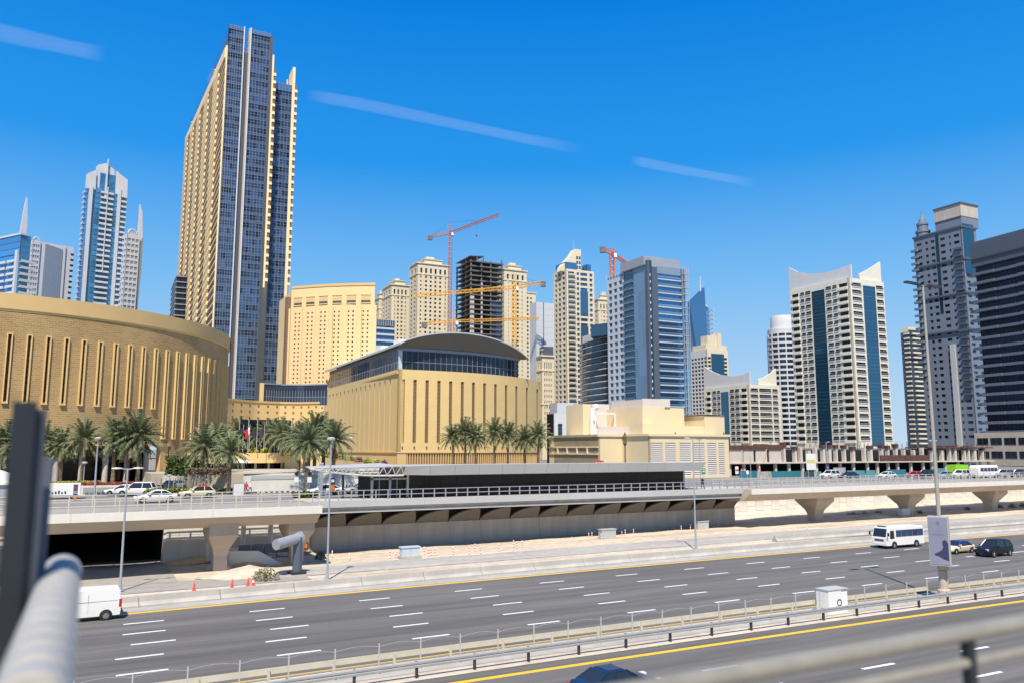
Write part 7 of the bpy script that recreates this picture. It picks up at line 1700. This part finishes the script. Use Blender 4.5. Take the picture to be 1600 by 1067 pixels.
def site_sign(label, px, yb, yt, hw_, hh, mats, shape='rect'):
    p = PZ(px, 747, 5.8) + Vector((1, 2.2, 0)); p = PY(px, 747, p.y); p.z = 5.8; zt_ = PY(px, yt, p.y).z - 5.8; t = thing('site_sign', label, 'sign', p, RA + .1, 'signs by the site')
    m = MB(); m.tube((0, 0.05, 0), (0, .05, zt_ - hh * .5), .05, n=6); m.build('post', 'steel_grey', t); m = MB()
    if shape == 'tri': m.add([(-hw_, 0, zt_ - hh), (hw_, 0, zt_ - hh), (0, 0, zt_), (-hw_, .04, zt_ - hh), (hw_, .04, zt_ - hh), (0, .04, zt_)], [(0, 1, 2), (5, 4, 3), (0, 3, 4, 1), (1, 4, 5, 2), (2, 5, 3, 0)])
    elif shape == 'round': m.tube((0, 0, zt_ - hh / 2), (0, .04, zt_ - hh / 2), hw_, n=16)
    else: m.box(-hw_, hw_, 0, .05, zt_ - hh, zt_)
    m.build('plate', mats[0], t)
    if shape == 'tri': m = MB(); m.add([(-hw_ * .55, -.01, zt_ - hh * .88), (hw_ * .55, -.01, zt_ - hh * .88), (0, -.01, zt_ - hh * .3)], [(0, 1, 2)]); m.build('symbol_field', mats[1], t)
    elif shape == 'rect': m = MB(); m.box(-hw_ * .9, hw_ * .9, -.012, -.002, zt_ - hh * .62, zt_ - hh * .40); m.build('mark', mats[1], t)
    return t
site_sign('white notice with a dark mark at the left of the site', 1152, 745, 728, .5, 1.6, ('white_clean', 'poster_ink'))
site_sign('red and white warning triangle before the site', 1187.5, 735, 725.5, .45, .8, ('car_red', 'white_clean'), 'tri')
site_sign('round white sign before the teal hoarding', 1168.5, 745, 734, .45, .9, ('plastic_white', 'white_clean'), 'round')
site_sign('small red and white sign left of the teal hoarding', 1159.5, 740, 731, .25, .8, ('car_red', 'white_clean'))
site_sign('dark purple sign with a pale mark beside the street lamp', 1294.5, 735, 722, .4, 2.0, ('poster_violet', 'poster_grey'))
sbd = thing('site_billboard', 'white billboard with a soft yellow band over the site hoarding', 'billboard', PY(1269, 747, PZ(1269, 747, 5.8).y + 3), RA + .05); sbd.location.z = 5.8
zb0, zb1 = PY(1269, 733.5, sbd.location.y).z - 5.8, PY(1269, 708, sbd.location.y).z - 5.8
m = MB(); m.box(-1.5, 1.5, 0, .15, zb0, zb1); m.build('panel', 'white_clean', sbd); m = MB(); m.box(-1.4, 1.4, -.012, -.002, zb0 + (zb1 - zb0) * .42, zb0 + (zb1 - zb0) * .62); M('pale_yellow', (.70, .58, .18), .6, var=.2, scale=1.5); m.build('yellow_band', 'pale_yellow', sbd)
for x in (-1.0, 1.0): m = MB(); m.tube((x, .1, 0), (x, .1, zb0), .07, n=6); m.build('post', 'steel_grey', sbd)

# ================================================================== PEOPLE
def person(label, p, rz, shirt, trousers, walk=.25, h=1.72, group='people on foot'):
    t = thing('person', label, 'person', p, rz, group); s = h / 1.72
    V = [(0, 0, .95), (0, 0, 1.15), (0, 0, 1.38), (0, 0, 1.50), (0, .01, 1.62), (.0, .01, 1.70), (0, .10, .90), (walk, .10, .48), (walk * .9, .10, .06), (walk * .9 + .16, .10, .03), (0, -.10, .90), (-walk * .6, -.10, .48), (-walk * 1.3, -.10, .08), (-walk * 1.3 + .15, -.10, .03),
         (0, .19, 1.40), (-walk * .4, .24, 1.12), (-walk * .2, .24, .88), (-walk * .1, .24, .80), (0, -.19, 1.40), (walk * .4, -.24, 1.12), (walk * .8, -.24, .90), (walk * .9, -.24, .82)]
    E = [(0, 1), (1, 2), (2, 3), (3, 4), (4, 5), (0, 6), (6, 7), (7, 8), (8, 9), (0, 10), (10, 11), (11, 12), (12, 13), (2, 14), (14, 15), (15, 16), (16, 17), (2, 18), (18, 19), (19, 20), (20, 21)]
    R = [.14, .15, .15, .055, .095, .08, .095, .065, .045, .04, .095, .065, .045, .04, .065, .045, .035, .03, .065, .045, .035, .03]
    me = bpy.data.meshes.new('body'); me.from_pydata([Vector(v) * s for v in V], E, []); o = put('body', me, t)
    sk = o.modifiers.new('skin', 'SKIN'); sk.use_smooth_shade = True
    for i, d in enumerate(me.skin_vertices[0].data if me.skin_vertices else []): d.radius = (R[i] * s, R[i] * s * (1.15 if i in (1, 2) else 1)); d.use_root = (i == 0)
    sub = o.modifiers.new('sub', 'SUBSURF'); sub.levels = 1; sub.render_levels = 1
    mt = bpy.data.materials.new('clothes'); mt.use_nodes = True; n = mt.node_tree.nodes; L = mt.node_tree.links
    tc = n.new('ShaderNodeTexCoord'); sx = n.new('ShaderNodeSeparateXYZ'); L.new(tc.outputs['Object'], sx.inputs[0]); cr = n.new('ShaderNodeValToRGB'); dv = n.new('ShaderNodeMath'); dv.operation = 'DIVIDE'; dv.inputs[1].default_value = 1.75 * s; L.new(sx.outputs[2], dv.inputs[0]); L.new(dv.outputs[0], cr.inputs[0])
    cr.color_ramp.interpolation = 'CONSTANT'; e = cr.color_ramp.elements; e[0].position = 0; e[0].color = (.02, .02, .02, 1); e[1].position = .05; e[1].color = (*trousers, 1)
    for q, c in ((.53, shirt), (.86, (.35, .2, .13)), (.955, (.02, .015, .012))): z = e.new(q); z.color = (*c, 1)
    L.new(cr.outputs[0], n['Principled BSDF'].inputs['Base Color']); n['Principled BSDF'].inputs['Roughness'].default_value = .85; me.materials.append(mt)
    return t
def skin_layer(me):
    pass
person('person in red clothes walking beside the white display board', PZ(384.5, 771, 5.85), RA + .3, (.6, .03, .05), (.5, .03, .05))
person('person in a white shirt right of the person in red', PZ(391, 770.5, 5.85), RA + 2.9, (.75, .75, .75), (.12, .16, .25))
person('person in dark clothes on the right end of the tram platform', RW(83.6, 93.6, 6.1), RA + 1.2, (.03, .04, .08), (.03, .03, .05))

# ================================================================== TRAIN WINDOW REFLECTIONS, added as faint ribbons in the sky
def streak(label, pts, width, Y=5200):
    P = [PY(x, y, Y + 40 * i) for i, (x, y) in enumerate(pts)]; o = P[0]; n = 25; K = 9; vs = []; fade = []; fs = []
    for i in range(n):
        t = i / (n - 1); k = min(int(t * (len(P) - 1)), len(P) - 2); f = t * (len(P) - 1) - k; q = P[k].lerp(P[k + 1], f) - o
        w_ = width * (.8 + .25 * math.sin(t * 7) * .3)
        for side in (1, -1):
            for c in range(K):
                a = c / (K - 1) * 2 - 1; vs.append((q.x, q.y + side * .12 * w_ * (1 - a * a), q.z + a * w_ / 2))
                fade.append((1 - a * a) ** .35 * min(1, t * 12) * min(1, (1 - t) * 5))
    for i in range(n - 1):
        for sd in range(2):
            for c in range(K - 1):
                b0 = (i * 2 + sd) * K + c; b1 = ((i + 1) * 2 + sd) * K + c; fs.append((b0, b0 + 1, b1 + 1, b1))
    m = MB(); m.add(vs, fs); ob = m.build('window_reflection', 'reflection_white', None, o); at = ob.data.attributes.new('fade', 'FLOAT', 'POINT'); at.data.foreach_set('value', fade)
    return tag(ob, label, 'cloud', 'faint window reflections in the sky')  # filed under cloud, but an added ribbon for a train window reflection
mv = bpy.data.materials.new('reflection_white'); MATS['reflection_white'] = mv; mv.use_nodes = True; n = mv.node_tree.nodes; L = mv.node_tree.links; n.clear()
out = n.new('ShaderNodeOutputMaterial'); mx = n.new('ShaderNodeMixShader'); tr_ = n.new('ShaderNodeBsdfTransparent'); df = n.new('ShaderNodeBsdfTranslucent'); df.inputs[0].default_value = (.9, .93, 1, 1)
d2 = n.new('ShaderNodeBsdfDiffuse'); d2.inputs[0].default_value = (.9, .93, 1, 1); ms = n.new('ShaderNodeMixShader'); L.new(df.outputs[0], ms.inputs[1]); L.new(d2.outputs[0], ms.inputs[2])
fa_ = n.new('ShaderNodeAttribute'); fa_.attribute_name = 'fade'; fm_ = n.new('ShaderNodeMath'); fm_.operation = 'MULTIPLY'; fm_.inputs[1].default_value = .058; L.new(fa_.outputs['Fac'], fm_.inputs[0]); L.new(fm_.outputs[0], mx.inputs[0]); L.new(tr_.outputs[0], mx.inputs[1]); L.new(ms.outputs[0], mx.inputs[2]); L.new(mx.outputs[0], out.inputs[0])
streak('long faint white window reflection across the middle of the sky', [(478, 148), (560, 162), (650, 181), (740, 200), (830, 219), (912, 234)], 112)
streak('short faint white window reflection right of the long one', [(985, 250), (1050, 263), (1115, 275), (1182, 287)], 90)
streak('faint white window reflection at the upper left corner of the sky', [(-40, 42), (40, 60), (110, 75), (165, 86)], 170)

# ================================================================== FOREGROUND: viaduct edge railings
M('tube_pale', (.29, .26, .20), .4, metal=.2, var=.2, scale=6); M('tube_dark', (.012, .014, .018), .5, var=.2, scale=5); M('tube_white', (.43, .385, .31), .65, spec=.2, var=.18, scale=8); M('post_grey', (.045, .052, .065), .5, var=.2, scale=5)
fg = thing('track_railing', 'blurred pale steel handrail in the lower right corner, close to the viewer', 'railing', RW(0, 0, 0), RA)
vr = 2.05
z1_ = PV(1340, 1018, vr)[1]; z2_ = PV(1480, 1042, vr)[1]
m = MB(); m.tube((-.2, vr, z1_), (9, vr, z1_), .033, n=14); m.build('top_rail', 'tube_pale', fg, smooth=40)
m = MB(); m.tube((-.2, vr, z2_), (9, vr, z2_), .020, n=12); m.build('lower_rail', 'tube_pale', fg, smooth=40)
for u in (PV(1515, 1040, vr)[0], 6.2): m = MB(); m.box(u - .02, u + .02, vr - .02, vr + .02, 10.2, z1_ - .02); m.build('post', 'tube_dark', fg)
tv = thing('track_viaduct', 'pale concrete track viaduct deck below the near railings', 'viaduct', RW(0, -2, 0), RA)
m = MB(); m.box(-60, 60, -5, 4.25, 9.3, 10.2); m.build('deck', 'concrete_pale', tv)
m = MB(); m.box(-8, -.2, 4.26, 7.3, 9.5, 10.2); m.build('walkway', 'concrete_pale', tv)
for x in (-28, 0, 28): m = MB(); m.tube((x, -.5, 0), (x, -.5, 9.3), 1.0, n=18); m.build('pillar', 'concrete_pale', tv, smooth=40)
pr_ = thing('pipe_railing', 'blurred pale ringed pipe in the lower left corner, close to the viewer', 'pipe', PY(50, 1067, 2.0), RA)
a = PY(42, 1120, 1.85); b_ = PY(97, 892, 4.05); o = pr_.location
def loc_(p): x, y = rot2(p.x - o.x, p.y - o.y, -RA); return Vector((x, y, p.z - o.z))
A_, B_ = loc_(a), loc_(b_)
m = MB(); m.tube(A_, B_, .082, n=20); m.build('pipe', 'tube_white', pr_, smooth=40)
for k in range(14): q = A_.lerp(B_, (k + .5) / 14); q2 = A_.lerp(B_, (k + .5) / 14 + .018); m = MB(); m.tube(q, q2, .088, n=20); m.build('ring', 'steel_grey', pr_, smooth=40)
m = MB(); m.tube(B_, B_ + (B_ - A_).normalized() * .03, .075, .05, n=20); m.build('end_cap', 'tube_white', pr_, smooth=40)
dp_ = thing('railing_post', 'blurred dark steel post at the left edge, close to the viewer', 'post', PY(42, 1067, 3.2), RA); o = dp_.location
def col_(x0, x1, yt, Y, mat, nm):
    p0, p1 = PY(x0, 900, Y), PY(x1, 900, Y); zt_ = PY((x0 + x1) / 2, yt, Y).z - o.z; c = (p0 + p1) / 2; hw_ = (p1.x - p0.x) / 2; x, y = rot2(c.x - o.x, c.y - o.y, -RA)
    m = MB(); m.box(x - hw_, x + hw_, y - .05, y + .05, -.95, zt_); return m.build(nm, mat, dp_)
col_(2, 34, 628, 3.3, 'tube_dark', 'web'); col_(33, 52, 640, 3.36, 'post_grey', 'flange'); 
d3 = thing('railing_post', 'blurred shorter grey post right of the dark post, close to the viewer', 'post', PY(95, 1067, 3.6), RA); o = d3.location; dp_ = d3
col_(46, 68, 716, 3.6, 'slate_blue', 'flange')

# ================================================================== loose stones on the verge
r_ = random.Random(5); m = MB()
for i in range(900):
    u = r_.uniform(8, 170); v = r_.uniform(73.5, 95.5) if u < 92 else r_.uniform(78, 102)
    sz = r_.uniform(.03, .11) * (1.6 if r_.random() < .06 else 1); z = vz(u, v); a = r_.uniform(0, 6.3)
    q = [(u + sz * math.cos(a + k * 1.57) * r_.uniform(.7, 1.2), v + sz * math.sin(a + k * 1.57) * r_.uniform(.7, 1.2)) for k in range(4)]
    m.add([(x, y, z - .02) for x, y in q] + [(u + (x - u) * .5, v + (y - v) * .5, z + sz * .9) for x, y in q], [(4, 5, 6, 7), (0, 1, 5, 4), (1, 2, 6, 5), (2, 3, 7, 6), (3, 0, 4, 7)])
o = m.build('loose_stones', 'concrete_warm', None, rz=RA); tag(o, 'loose stones scattered over the sand verge', 'stones', kind='stuff')
